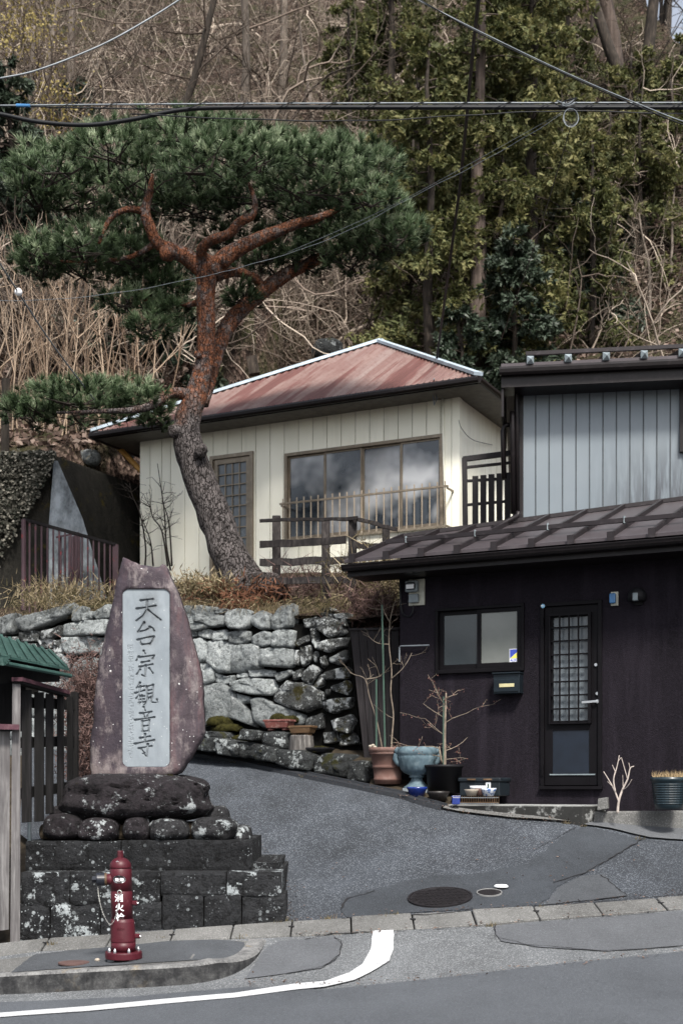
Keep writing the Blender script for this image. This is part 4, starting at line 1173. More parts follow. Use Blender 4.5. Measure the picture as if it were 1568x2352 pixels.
# dark deck railing between the houses
dk = thing('deck_railing', 'dark wooden balcony railing with upright boards between the two houses', 'railing', tuple(at(1110, 1215, 18.6)))
R_ = Frame(at(1120, 1130, 18.4), 10)
def rr(m, x0, y0, x1, y1, th, b=0.0):
    return m.bar(R_.p(R_.px(x0, y0, b)[0], b, R_.px(x0, y0, b)[1]), R_.p(R_.px(x1, y1, b)[0], b, R_.px(x1, y1, b)[1]), .06, th)
rr(MB(), 1063, 1055, 1180, 1040, .07).build('handrail', M['wood_deck'], dk)
rr(MB(), 1068, 1074, 1180, 1062, .03).build('rail', M['wood_deck'], dk)
rr(MB(), 1070, 1105, 1180, 1098, .03, -.03).build('rail', M['wood_deck'], dk)
rr(MB(), 1070, 1160, 1180, 1150, .03, -.03).build('rail', M['wood_deck'], dk)
MB().bar(R_.p(R_.px(1068, 1220)[0], 0, R_.px(1068, 1220)[1]), R_.p(R_.px(1066, 1052)[0], 0, R_.px(1066, 1052)[1]), .07, .07).build('post', M['wood_deck'], dk)
for k in range(6):
    x = 1091 + k * 18.5
    a = R_.px(x, 1100)[0]; MB().fbox(R_, a - .042, a + .042, .0, .025, R_.px(x, 1225)[1], R_.px(x, 1094 - k * 2)[1]).build('board', M['wood_deck'], dk)
# ------------------------------------------------------------------ stones
def blob_stone(name, poly, F, mat, parent, depth=.11, b0=0.0, seed=0, back=.12, n=26, rough=.05):
    """one face stone from its outline on wall frame F (list of (a,c)): domed, chipped, with a real flank"""
    P = np.array(poly, float); cen = P.mean(0)
    L = np.roll(P, -1, 0); seg = np.linalg.norm(L - P, axis=1); cum = np.concatenate([[0], np.cumsum(seg)]); tot = cum[-1]
    ring = []
    for i in range(n):
        s_ = tot * i / n; k = min(int(np.searchsorted(cum, s_, 'right')) - 1, len(P) - 1)
        t_ = (s_ - cum[k]) / max(seg[k], 1e-6); ring.append(P[k] * (1 - t_) + L[k] * t_)
    ring = np.array(ring); ring = ring * .94 + (np.roll(ring, 1, 0) + np.roll(ring, -1, 0)) * .03
    tg = random.Random(seed * 7 + 1); ta, tc = tg.uniform(-.22, .22), tg.uniform(-.05, .3)     # each face is split at its own angle
    size = math.sqrt(max(1e-4, np.ptp(P[:, 0]) * np.ptp(P[:, 1])))
    m = MB(); vs = []
    lev = [(1.04, -back), (1.10, .0), (1.09, .55), (1.01, .92), (.76, .99), (.36, 1.0)]
    for (sc, h) in lev:
        for q in ring:
            a, c = cen + (q - cen) * sc
            nn = noise.noise(Vector((a * 5, c * 5, seed))) + .6 * noise.noise(Vector((a * 15, c * 15, seed + 3))) + .3 * noise.noise(Vector((a * 34, c * 34, seed + 5)))
            vs.append(F.p(a + nn * .012, b0 + (h if h < 0 else h * depth * (1 if size > .25 else .7)) + (nn * rough + max(-.07, min(.07, ta * (a - cen[0]) - tc * (c - cen[1]))) if h > .2 else 0), c + noise.noise(Vector((a * 7, c * 7, seed + 7))) * .012))
    vs.append(F.p(cen[0], b0 + depth * (1 if size > .25 else .7) + noise.noise(Vector((cen[0] * 6, cen[1] * 6, seed))) * rough, cen[1]))
    fs = []
    for i in range(len(lev) - 1):
        for j in range(n):
            a = i * n + j; b = i * n + (j + 1) % n; fs.append((a, b, b + n, a + n))
    k = (len(lev) - 1) * n; top = len(vs) - 1
    for j in range(n): fs.append((k + j, k + (j + 1) % n, top))
    m.add(vs, fs)
    return m.build(name, mat, parent, smooth=True)

SW7 = [[(105,230),(230,215),(350,235),(345,310),(240,325),(110,280)],[(360,200),(430,175),(520,185),(555,230),(535,320),(480,350),(390,335),(355,290)],[(560,240),(640,195),(710,230),(705,340),(640,350),(550,300)],
[(720,260),(790,160),(890,145),(885,320),(800,350),(725,340)],[(115,370),(200,345),(235,355),(220,430),(120,405)],[(230,360),(330,350),(370,380),(360,435),(240,440)],[(375,375),(450,355),(540,370),(535,440),(480,470),(385,460)],
[(565,420),(650,360),(740,390),(735,470),(660,495),(570,475)],[(745,370),(830,345),(905,360),(895,490),(745,490)],[(50,440),(130,420),(200,470),(205,590),(110,625),(60,560)],[(210,450),(300,440),(405,465),(380,690),(290,700),(205,620)],
[(405,480),(560,475),(635,510),(635,660),(480,705),(380,690)],[(650,510),(760,500),(900,515),(915,600),(880,660),(640,645)],[(110,640),(200,625),(255,670),(250,770),(150,810),(115,740)],[(265,705),(350,740),(415,720),(400,790),(330,800),(265,780)],
[(430,715),(530,705),(530,745),(440,745)],[(540,690),(620,670),(735,690),(730,735),(560,740)],[(745,710),(870,680),(880,720),(770,775)],[(410,790),(520,750),(720,760),(760,810),(720,890),(560,880),(420,850)],
[(145,830),(330,800),(400,870),(470,960),(580,1090),(600,1150),(400,1080),(250,1130),(150,1140)],[(440,880),(540,910),(550,940),(490,965),(450,930)],[(555,930),(640,910),(750,970),(870,1010),(975,1050),(970,1130),(680,1160),(600,1100)],
[(790,830),(850,770),(930,800),(990,790),(1130,870),(1110,980),(1000,1020),(850,980),(745,925)],[(920,460),(980,410),(1020,390),(1030,440),(940,490)],[(960,490),(1040,480),(1045,600),(980,650),(965,580)],[(1040,340),(1080,330),(1110,420),(1100,510),(1060,450)],
[(1100,270),(1180,245),(1290,290),(1330,370),(1200,410),(1110,350)],[(1120,470),(1200,430),(1340,420),(1320,490),(1180,535),(1125,510)],[(1200,580),(1330,520),(1350,600),(1280,640),(1200,625)],[(1160,700),(1330,650),(1365,690),(1350,750),(1160,765)],
[(1210,820),(1340,770),(1370,820),(1350,890),(1220,850)],[(1160,950),(1240,920),(1380,910),(1370,990),(1230,1045),(1165,1010)],[(980,700),(1060,640),(1120,690),(1080,760),(1040,810),(980,760)],[(895,700),(970,670),(960,740),(910,765)],
[(1065,550),(1085,530),(1100,590),(1085,620)],[(1120,580),(1160,565),(1170,640),(1140,660)],[(1000,1080),(1130,1040),(1140,1160),(1010,1180)],[(1230,1100),(1370,1050),(1410,1110),(1370,1200),(1260,1190)],[(1165,845),(1190,840),(1185,890),(1165,895)],
[(990,270),(1090,245),(1080,320),(1000,330)],[(20,350),(110,360),(100,400),(40,420)],[(10,240),(100,235),(100,300),(20,320)],[(240,190),(345,175),(340,215),(250,215)],[(1130,180),(1200,165),(1230,195),(1150,205)],[(1240,220),(1340,210),(1340,260),(1250,260)],
[(1130,215),(1210,205),(1215,245),(1140,245)],[(1255,265),(1320,260),(1330,320),(1270,310)],[(650,1200),(830,1210),(820,1275),(660,1260)],[(-40,440),(40,430),(50,560),(-40,560)],[(-40,580),(100,650),(100,760),(-40,760)],[(-40,780),(130,830),(135,1000),(-40,1000)],
[(1150,1200),(1240,1190),(1260,1270),(1160,1290)],[(1280,1210),(1400,1200),(1430,1290),(1290,1300)],[(1140,880),(1155,900),(1150,930),(1130,930)],[(920,520),(950,520),(945,640),(920,640)],[(1060,830),(1100,830),(1150,800),(1150,720),(1125,720)]]
SW3 = [[(20,310),(70,290),(65,380),(25,390)],[(95,320),(330,245),(335,290),(140,375),(100,360)],[(340,270),(385,260),(375,325),(335,325)],[(375,300),(420,280),(430,315),(390,325)],[(435,290),(500,250),(500,310),(450,318)],
[(295,345),(400,325),(500,320),(497,390),(300,395)],[(300,405),(410,400),(415,470),(330,485),(300,450)],[(418,400),(490,405),(470,480),(420,470)],[(345,530),(380,495),(460,497),(445,590),(350,585)],[(190,380),(290,350),(290,395),(200,415)],
[(180,420),(240,400),(245,450),(200,450)],[(250,420),(295,410),(295,470),(255,480)],[(100,380),(180,370),(180,420),(110,420)],[(0,400),(90,400),(90,460),(0,460)],[(0,330),(15,310),(18,390),(0,390)],[(100,430),(170,430),(190,500),(100,500)],
[(200,460),(245,460),(320,500),(320,560),(200,560)],[(320,600),(440,600),(430,690),(320,690)],[(200,570),(310,570),(310,690),(200,690)],[(500,330),(560,330),(560,420),(500,420)],[(470,430),(560,430),(560,560),(470,560)]]
sw = thing('stone_wall', 'dry-stone retaining wall of large grey stones with moss and lichen below the pine', 'wall', tuple(S.p(0, 0, 1.6)))
def s7(p): return S.px(424.8 + .2783 * p[0], 1349.1 + .2783 * p[1])
def s3(p): return S.px(.5 * p[0], 1263 + .5 * p[1])
for i, po in enumerate(SW7):
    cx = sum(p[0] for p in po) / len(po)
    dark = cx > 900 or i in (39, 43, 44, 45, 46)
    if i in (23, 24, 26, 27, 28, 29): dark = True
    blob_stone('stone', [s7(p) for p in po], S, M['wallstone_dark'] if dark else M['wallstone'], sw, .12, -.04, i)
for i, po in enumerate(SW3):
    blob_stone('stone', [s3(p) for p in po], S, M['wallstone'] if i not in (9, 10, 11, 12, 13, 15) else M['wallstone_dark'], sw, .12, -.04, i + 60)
gw = random.Random(17); yw = 1392
while yw < 1700:      # courses that the stele and the slat fence hide from the road
    hw_ = gw.uniform(42, 62); xw_ = 20 if yw > 1545 else 255
    while xw_ < (340 if yw > 1545 else 425):
        ww_ = gw.uniform(55, 95); j_ = lambda: gw.uniform(-4, 4)
        po = [(xw_ + 3 + j_(), yw + 3 + j_()), (xw_ + ww_ / 2, yw + j_()), (xw_ + ww_ - 3 + j_(), yw + 3 + j_()), (xw_ + ww_ - 2, yw + hw_ / 2), (xw_ + ww_ - 3 + j_(), yw + hw_ - 3 + j_()), (xw_ + ww_ / 2, yw + hw_ + j_()), (xw_ + 3 + j_(), yw + hw_ - 3 + j_())]
        if not (xw_ < 240 and yw < 1560): blob_stone('stone', [S.px(*q) for q in po], S, M['wallstone'], sw, .11, -.05, int(xw_ + yw))
        xw_ += ww_
    yw += hw_
aw0, aw1 = S.px(-260, 1500)[0], S.px(812, 1500)[0]
# earth and small fill behind the face stones; the east end leans in like the photographed batter
m = MB(); e_lo, e_hi = S.px(850, 1790)[0], S.px(797, 1440)[0]; zt_ = S.px(620, 1385)[1]
zr_ = S.px(797, 1425)[1]
m.box8([S.p(aw0, -.045, .6), S.p(e_lo, -.045, .6), S.p(e_lo, -1.2, .6), S.p(aw0, -1.2, .6), S.p(aw0, -.045, zt_ - .12), S.p(e_hi, -.045, zr_ - .02), S.p(e_hi, -1.2, zr_), S.p(aw0, -1.2, zt_)])
m.build('core', M['mortar'], sw)
wb_v = [S.p(e_hi, -1.2, .6), S.p(e_hi + 3, -1.2, .6), S.p(e_hi + 3, -1.2, 3.9), S.p(e_hi, -1.2, 3.9)]
MB().box8([S.p(e_hi - .1, -1.25, .6), S.p(e_hi + 2.5, -1.25, .6), S.p(e_hi + 2.5, -1.6, .6), S.p(e_hi - .1, -1.6, .6), S.p(e_hi - .1, -1.25, 3.85), S.p(e_hi + 2.5, -1.25, 3.85), S.p(e_hi + 2.5, -1.6, 3.95), S.p(e_hi - .1, -1.6, 3.95)]).build('return_bank', M['soil'], sw)

# row of kerb rocks along the drive
KS = Frame(at(700, 1750, 16.7), 30)
kr = thing('rock_edging', 'low row of black mossy boulders edging the driveway below the wall', 'rock edging', tuple(KS.p(0, 0, 1.5)))
for i, po in enumerate([[(-60,1200),(110,1225),(130,1350),(-60,1330)],[(110,1240),(300,1250),(300,1370),(110,1345)],[(300,1255),(450,1290),(460,1405),(300,1380)],[(460,1300),(560,1280),(600,1320),(590,1420),(480,1410)],[(600,1310),(760,1330),(780,1450),(600,1430)],
        [(775,1350),(1000,1360),(1085,1400),(1060,1520),(900,1500),(780,1460)],[(1095,1420),(1180,1380),(1340,1390),(1370,1480),(1350,1570),(1105,1545)],[(1370,1450),(1500,1440),(1540,1610),(1370,1600)],[(150,1200),(270,1195),(290,1250),(150,1250)],[(470,1180),(600,1200),(590,1270),(450,1260)]]):
    blob_stone('rock', [KS.px(424.8 + .2783 * p[0], 1349.1 + .2783 * p[1] - 2) for p in po], KS, M['kerbrock'], kr, .16, -.05, i + 90, back=.35)
sheet('bed', [KS.p(KS.px(360, 1700)[0], -.05, 0), KS.p(KS.px(860, 1800)[0], -.05, 0), S.p(S.px(842, 1780)[0], -.05, 0), S.p(S.px(380, 1700)[0], -.05, 0)], M['soil'], .20, parent=kr)
# moss cushions on the bed and in the joints
def cushion(P, r, h, parent, seed, mat=None):
    """low mound of moss with a fuzz of short shoots"""
    m = MB(); n = 18; h *= .6
    m.lathe([(r * 1.05, -.03), (r * .96, h * .4), (r * .75, h * .8), (r * .4, h), (.002, h * 1.05)], n, fn=lambda rr, z, t, i: rr * (1 + .45 * noise.noise(Vector((math.cos(t) * 2, math.sin(t) * 2, seed + i * .3))) + .2 * noise.noise(Vector((math.cos(t) * 6, math.sin(t) * 6, seed)))))
    m.v = [(v[0] + P[0], v[1] * .7 + P[1], v[2] + P[2] + .02 * noise.noise(Vector((v[0] * 25, v[1] * 25, seed)))) for v in m.v]
    o = m.build('moss_cushion', mat or M['moss'], parent, smooth=True)
    gq = np.random.default_rng(seed + 400); k = int(700 * r / .15); a = gq.random(k) * 6.283; q = np.sqrt(gq.random(k))
    p = np.stack([P[0] + np.cos(a) * q * r * 1.1, P[1] + np.sin(a) * q * r * .77, P[2] + h * (1 - q ** 2.2) - .005], 1)
    dd_ = unit(gq.normal(size=(k, 3)) * .6 + np.array([0, -.2, .8])) * (.012 + .02 * gq.random((k, 1))); V_, F_ = blades(p, dd_, unit(np.cross(dd_, gq.normal(size=(k, 3)))) * .010)
    np_mesh('moss_shoots', V_, F_, M['mossleaf'], parent, np.repeat(gq.random(k), 3))['kind'] = 'stuff'
    return o
for i, (x, y, r, h) in enumerate([(505, 1655, .17, .16), (525, 1668, .2, .12), (560, 1690, .16, .08), (590, 1690, .14, .07), (640, 1645, .11, .12), (668, 1648, .12, .10), (760, 1735, .2, .05), (800, 1740, .15, .05), (500, 1690, .2, .06)]):
    p = S.p(S.px(x, y, .1)[0], .1, S.px(x, y, .1)[1] - .04); cushion(p, r, h, sw, i)
# planters and stump on the bed
def trough(name, label, cat, F, x0, x1, yt, yb, b, wdt, mat, taper=.8, fill=None):
    a0, a1 = F.px(x0, yt, b)[0], F.px(x1, yt, b)[0]; c1 = F.px(x0, yt, b)[1]; c0 = F.px((x0 + x1) / 2, yb, b)[1]
    c1 = (F.px(x0, yt, b)[1] + F.px(x1, yt, b)[1]) / 2
    am = (a0 + a1) / 2; hw = (a1 - a0) / 2
    th = thing(name, label, cat, tuple(F.p(am, b, c0)))
    m = MB()
    m.box8([F.p(am - hw * taper, b + wdt / 2 * taper, c0), F.p(am + hw * taper, b + wdt / 2 * taper, c0), F.p(am + hw * taper, b - wdt / 2 * taper, c0), F.p(am - hw * taper, b - wdt / 2 * taper, c0),
            F.p(am - hw * .95, b + wdt / 2 * .95, c1 - .03), F.p(am + hw * .95, b + wdt / 2 * .95, c1 - .03), F.p(am + hw * .95, b - wdt / 2 * .95, c1 - .03), F.p(am - hw * .95, b - wdt / 2 * .95, c1 - .03)])
    m.build('body', mat, th, bevel=.01)
    r = MB(); t_ = .03
    r.fbox(F, am - hw, am + hw, b + wdt / 2 - t_, b + wdt / 2, c1 - .03, c1).fbox(F, am - hw, am + hw, b - wdt / 2, b - wdt / 2 + t_, c1 - .03, c1)
    r.fbox(F, am - hw, am - hw + t_, b - wdt / 2 + t_, b + wdt / 2 - t_, c1 - .03, c1).fbox(F, am + hw - t_, am + hw, b - wdt / 2 + t_, b + wdt / 2 - t_, c1 - .03, c1)
    r.build('rim', mat, th, bevel=.006)
    MB().fbox(F, am - hw + t_, am + hw - t_, b - wdt / 2 + t_, b + wdt / 2 - t_, c1 - .029, c1 - .015).build('soil', M['soil'], th)
    if fill: cushion(F.p(am, b, c1 - .03), hw * .85, .07, th, 3, fill)
    for sx in (-1, 1): MB().fbox(F, am + sx * hw * .55 - .03, am + sx * hw * .55 + .03, b - .03, b + wdt * .3, c0 - .025, c0 - .001).build('foot', mat, th)
    return th
trough('planter', 'faded red rectangular planter on the rocks by the stone wall', 'planter', S, 613, 671, 1653, 1673, .35, .22, M['terracotta_red'])
trough('planter', 'brown rectangular planter standing on the bleached stump', 'planter', S, 669, 721, 1667, 1685, .4, .2, M['planter_brown'])
trough('moss_tray', 'black tray of yellow-green moss right of the stump', 'tray', S, 711, 759, 1717, 1729, .45, .24, M['black_pot'], .8, M['moss'])
pst = S.p(S.px(692, 1726, .4)[0], .4, 0); zs0, zs1 = S.px(692, 1728, .4)[1], S.px(692, 1689, .4)[1]
o = MB().lathe([(.165, zs0 - .1), (.16, zs0 + .03), (.148, zs1 - .012), (.14, zs1)], 22, (pst.x, pst.y, 0), fn=lambda r, z, t, i: r * (1 + .05 * math.sin(t * 5) + .04 * math.sin(t * 9 + 1))).build('tree_stump', M['stump'], base=(pst.x, pst.y, zs0))
tag(o, 'bleached grey tree stump under the brown planter', 'stump')
# support stone under the red planter
pr = S.p(S.px(640, 1676, .35)[0], .35, 0); z1 = S.px(640, 1676, .35)[1]
m = MB(); m.lathe([(.20, z1 - .26), (.22, z1 - .15), (.19, z1 - .05), (.12, z1 - .028), (.002, z1 - .027)], 14, (pr.x, pr.y, 0), fn=lambda r, z, t, i: r * (1 + .2 * noise.noise(Vector((math.cos(t), math.sin(t), i * .4)))))
o = m.build('support_stone', M['kerbrock'], base=(pr.x, pr.y, z1 - .25), smooth=True); tag(o, 'dark stone carrying the faded red planter', 'stone')

# dark rubber drain strip along the foot of the edging
pts_ = [gp(x, y) for x, y in [(440, 1733), (540, 1749), (620, 1767), (740, 1792), (850, 1815), (930, 1832), (960, 1842), (1020, 1859)]]
m = MB(); pth = smoothpath([tuple(p) for p in pts_], 6); vs = []
for i, q in enumerate(pth):
    d_ = Vector(tuple(pth[min(i + 1, len(pth) - 1)] - pth[max(i - 1, 0)])).normalized(); s_ = Vector((-d_.y, d_.x, 0)).normalized()
    for off, h in ((-.075, .0), (-.06, .045), (-.005, .05), (.0, .02), (.05, .02), (.06, .05), (.075, .05)):
        r = Vector(tuple(q)) + s_ * off; vs.append((r.x, r.y, gz(r.x, r.y) + h))
m.add(vs, [(i * 7 + j, i * 7 + j + 1, i * 7 + j + 8, i * 7 + j + 7) for i in range(len(pth) - 1) for j in range(6)])
o = m.build('drain_channel', M['rubber'], base=tuple(pts_[3])); tag(o, 'black drain channel along the rocks and pots beside the driveway', 'drain')

# ------------------------------------------------------------------ terrace rail fence, board fence
tf = thing('rail_fence', 'weathered rail fence of dark rough timber on the terrace right of the pine', 'fence', tuple(at(745, 1390, 18.4)))
def pb3(x, y, Y): return at(x, y, Y)
posts = [(635, 1185, 1368, 18.9, .12), (748, 1190, 1392, 18.5, .12), (808, 1188, 1435, 17.8, .115), (886, 1210, 1345, 18.6, .11)]
for x, y0, y1, Y, w_ in posts:
    a, b = at(x, y1 + 12, Y), at(x + (2 if x == 808 else 0), y0, Y)
    m = MB(); m.bar(a, b, w_, w_ * .8, (0, 1, 0)); m.build('post', M['wood_fence'], tf, bevel=.012)
for (x0, y0, Y0), (x1, y1, Y1), h in [((597, 1198, 18.85), (822, 1193, 17.72), .045), ((818, 1194, 17.75), (912, 1219, 18.6), .05), ((597, 1253, 18.82), (795, 1243, 17.9), .10), ((597, 1294, 18.82), (806, 1288, 17.75), .10),
        ((597, 1337, 18.82), (800, 1334, 17.8), .09), ((818, 1255, 17.75), (900, 1260, 18.5), .09)]:
    p, q = at(x0, y0, Y0), at(x1, y1, Y1); k = 8; pts_ = [p.lerp(q, i / k) for i in range(k + 1)]
    m = MB()
    vs = []
    for i, r in enumerate(pts_):
        j = noise.noise(Vector((i * .9, y0 * .1, 2))) * .016
        for dy, dz in ((-.02, -h / 2), (.02, -h / 2), (.02, h / 2), (-.02, h / 2)):
            vs.append(r + Vector((0, dy - .07, dz + j + noise.noise(Vector((i * 1.3, dz * 9, y0))) * .012)))
    m.add(vs, [(i * 4 + a, i * 4 + (a + 1) % 4, i * 4 + 4 + (a + 1) % 4, i * 4 + 4 + a) for i in range(k) for a in range(4)] + [(3, 2, 1, 0), tuple(k * 4 + a for a in range(4))])
    m.build('rail', M['wood_fence'], tf)
bf = thing('board_fence', 'dark brown plank screen between the stone wall and the stucco house', 'fence', tuple(at(870, 1790, 16.6)))
BF = Frame(at(870, 1600, 16.55), 8)
nb = 6
for k in range(nb):
    t0, t1 = k / nb, (k + 1) / nb
    xb0, xb1 = 842 + (918 - 842) * t0, 842 + (918 - 842) * t1; xt0, xt1 = 803 + (916 - 803) * t0, 803 + (916 - 803) * t1
    A0, A1, B0, B1 = BF.px(xb0 + .6, 1800), BF.px(xb1 - .6, 1800), BF.px(xt0 + .7, 1449), BF.px(xt1 - .7, 1447)
    dz = rnd.uniform(-.004, .004)
    MB().box8([BF.p(A0[0], dz, A0[1]), BF.p(A1[0], dz, A1[1]), BF.p(A1[0], -.02, A1[1]), BF.p(A0[0], -.02, A0[1]), BF.p(B0[0], dz, B0[1]), BF.p(B1[0], dz, B1[1]), BF.p(B1[0], -.02, B1[1]), BF.p(B0[0], -.02, B0[1])]).build('plank', M['wood_plank'], bf)
MB().bar(BF.p(BF.px(801, 1447)[0], -.0, BF.px(801, 1446)[1]), BF.p(BF.px(917, 1445)[0], -.0, BF.px(917, 1444)[1]), .05, .03).build('cap_rail', M['wood_plank'], bf)

# ------------------------------------------------------------------ mossy concrete wall and railing at the left
cw = thing('concrete_wall', 'old concrete retaining wall black with moss left of the cream house', 'wall', tuple(at(130, 1400, 22)))
c0 = at(122, 1043, 22.0); cr = at(345, 1112, 24.6); zt = c0.z
cb = Vector((c0.x - .35, c0.y, 0)); 
def v3(p, z): return Vector((p.x, p.y, z))
dirw = Vector((cr.x - c0.x, cr.y - c0.y, 0)).normalized(); nrm = Vector((dirw.y, -dirw.x, 0))
far = Vector((c0.x, c0.y, 0)) + dirw * 6.5
m = MB(); bt = nrm * .55
m.box8([v3(c0, 3.8) + bt, v3(far, 3.8) + bt, v3(far, 3.8) - nrm * .5, v3(c0, 3.8) - nrm * .5, v3(c0, zt), v3(far, zt), v3(far, zt) - nrm * .4, v3(c0, zt) - nrm * .4])
m.build('battered_face', M['mossy_conc'], cw, bevel=.03)
m = MB(); lft = Vector((c0.x - 4.5, c0.y - .3, 0))
m.box8([v3(lft, 3.6), v3(c0, 3.6) + Vector((-.02, -.05, 0)), v3(c0, 3.6) + Vector((-.02, .6, 0)), v3(lft, 3.6) + Vector((0, .6, 0)), v3(lft, zt - .02), v3(c0, zt - .02) + Vector((-.02, -.02, 0)), v3(c0, zt - .02) + Vector((-.02, .6, 0)), v3(lft, zt - .02) + Vector((0, .6, 0))])
m.build('end_wall', M['mossy_conc'], cw, bevel=.03)
# pale buttress: a tapering rib at the corner
tp = at(126, 1062, 21.9); b0_, b1_, bm_ = at(110, 1410, 21.2), at(250, 1400, 21.5), at(112, 1100, 21.9)
MB().add([at(124, 1058, 21.93), at(133, 1058, 21.94), at(190, 1190, 21.75), at(252, 1395, 21.45), at(112, 1420, 21.25), at(113, 1200, 21.65),
          at(124, 1058, 22.6), at(133, 1058, 22.6), at(190, 1190, 22.6), at(252, 1395, 22.6), at(112, 1420, 22.6), at(113, 1200, 22.6)],
         [(0, 5, 4, 3, 2, 1)[::-1], (0, 1, 7, 6), (1, 2, 8, 7), (2, 3, 9, 8), (4, 5, 11, 10), (5, 0, 6, 11)]).build('buttress', M['pale_conc'], cw)

rl = thing('stair_railing', 'maroon painted iron railing in front of the mossy concrete wall', 'railing', tuple(at(55, 1400, 20.6)))
P0t, P0b, P1t, P1b = at(55, 1193, 20.4), at(55, 1402, 20.4), at(266, 1251, 21.4), at(266, 1400, 21.4)
MB().tube([P0b, P0t], .036, 8).build('post', M['rail_maroon'], rl)
MB().bar(P1b, P1t, .09, .06, (0, 1, 0)).build('post', M['rail_maroon'], rl)
MB().bar(P0t, P1t, .05, .045).build('handrail', M['wood_plank'], rl)
for k in range(15):
    t_ = (k + 1) / 16 ; x = 55 + 211 * t_
    q = P0t.lerp(P1t, t_); MB().bar(Vector((q.x, q.y, P0b.z - .1 + .25 * t_)), q, .026, .026, (0, 1, 0)).build('bar', M['rail_maroon'], rl)
rg = thing('iron_gate', 'low maroon iron gate frame behind the stair railing', 'gate', tuple(at(170, 1400, 21.4)))
MB().bar(at(131, 1234, 21.3), at(180, 1224, 21.6), .04, .03).build('top_rail', M['rail_maroon'], rg)
for x in (140, 150, 160, 168): MB().bar(at(x, 1400, 21.4), at(x, 1232, 21.4), .03, .03, (0, 1, 0)).build('bar', M['rail_maroon'], rg)
MB().bar(at(178, 1400, 21.5), at(178, 1224, 21.5), .1, .05, (0, 1, 0)).build('post', M['rail_maroon'], rg)
pl_ = MB().tube([at(240, 985, 24.0), at(270, 1025, 23.9), at(325, 1082, 23.7)], .05, 8).build('prop_pole', M['bamboo'], base=tuple(at(325, 1082, 23.7))); tag(pl_, 'yellow pole leaning behind the left corner of the cream house', 'pole')
pt = MB().tube([at(12, 1045, 23.0), at(14, 870, 23.0)], .075, 8).build('wooden_post', M['trunk_dark'], base=tuple(at(12, 1045, 23.0))); tag(pt, 'dark wooden post at the left edge above the concrete wall', 'post')
o = MB().bar(at(585, 860, 27.2), at(578, 820, 27.2), .22, .2, (0, 1, 0)).build('stub_post', M['trunk_dark'], base=tuple(at(585, 860, 27.2))); tag(o, 'short rusty post on the slope behind the rusty roof', 'post')

# ------------------------------------------------------------------ roofed gate and slat fence at the left edge
gt_ = thing('gatehouse', 'weathered grey wooden gate with small green metal roof at the left edge', 'gate', tuple(at(36, 2150, 11.65)))
m = MB().box8([at(24, 2165, 11.7), at(47, 2165, 11.7), at(47, 2165, 11.85), at(24, 2165, 11.85), at(29, 1560, 11.7), at(48, 1560, 11.7), at(48, 1560, 11.85), at(29, 1560, 11.85)])
m.build('post', M['wood_grey'], gt_, bevel=.006)
for x0, x1 in ((-60, -22), (-21, 22)):
    MB().box8([at(x0, 2140, 11.72), at(x1 - 1, 2135, 11.72), at(x1 - 1, 2135, 11.76), at(x0, 2140, 11.76), at(x0, 1680, 11.72), at(x1 + 2, 1680, 11.72), at(x1 + 2, 1680, 11.76), at(x0, 1680, 11.76)]).build('gate_board', M['wood_grey'], gt_)
MB().box8([at(-60, 1674, 11.6), at(45, 1676, 11.6), at(45, 1676, 11.8), at(-60, 1674, 11.8), at(-60, 1661, 11.6), at(45, 1664, 11.6), at(45, 1664, 11.8), at(-60, 1661, 11.8)]).build('lintel', M['pink_paint'], gt_)
MB().box8([at(-60, 1680, 12.6), at(60, 1680, 12.6), at(60, 1680, 12.7), at(-60, 1680, 12.7), at(-60, 1560, 12.6), at(60, 1560, 12.6), at(60, 1560, 12.7), at(-60, 1560, 12.7)]).build('inner_panel', M['wood_dark'], gt_)
# beam under the roof and the green roof itself
MB().box8([at(-60, 1572, 11.5), at(138, 1566, 12.3), at(138, 1566, 12.7), at(-60, 1572, 12.3), at(-60, 1500, 11.5), at(138, 1528, 12.3), at(138, 1528, 12.7), at(-60, 1500, 12.3)]).build('beam', M['wood_dark'], gt_)
g00, g01 = at(-80, 1493, 11.1), at(160, 1541, 12.2)       # eave
g10, g11 = at(-80, 1440, 12.6), at(118, 1500, 13.4)       # upper edge
upn = Vector((0, 0, .02))
rfm = MB().box8([g00, g01, g11, g10, g00 + upn, g01 + upn, g11 + upn, g10 + upn]).build('roof', M['green_roof'], gt_)
for k in range(11):
    t_ = (k + .3) / 10.6
    if t_ > 1: break
    p, q = g00.lerp(g01, t_), g10.lerp(g11, t_)
    MB().bar(p + Vector((0, 0, .028)), q + Vector((0, 0, .028)), .026, .022).build('roof_rib', M['green_roof'], rfm)
gu = MB().tube([g00 + Vector((0, -.03, -.05)), g01 + Vector((.02, -.03, -.05))], .02, 8).build('gutter', M['green_roof'], gt_)
c_ = at(8, 1512, 11.35)
fl = MB(); 
for k in range(9):
    t_ = math.pi + math.pi * k / 8; fl.bar(c_, c_ + Vector((math.cos(t_) * .065, -.01, math.sin(t_) * .065)), .02, .014)
fl.build('fan_ornament', M['green_roof'], gt_)
MB().bar(at(40, 1560, 11.66), at(150, 1591, 12.9), .10, .035).build('cap_strip', M['pink_paint'], gt_)
MB().bar(at(40, 1566, 11.68), at(152, 1597, 12.92), .09, .03).build('cap_board', M['wood_dark'], gt_)

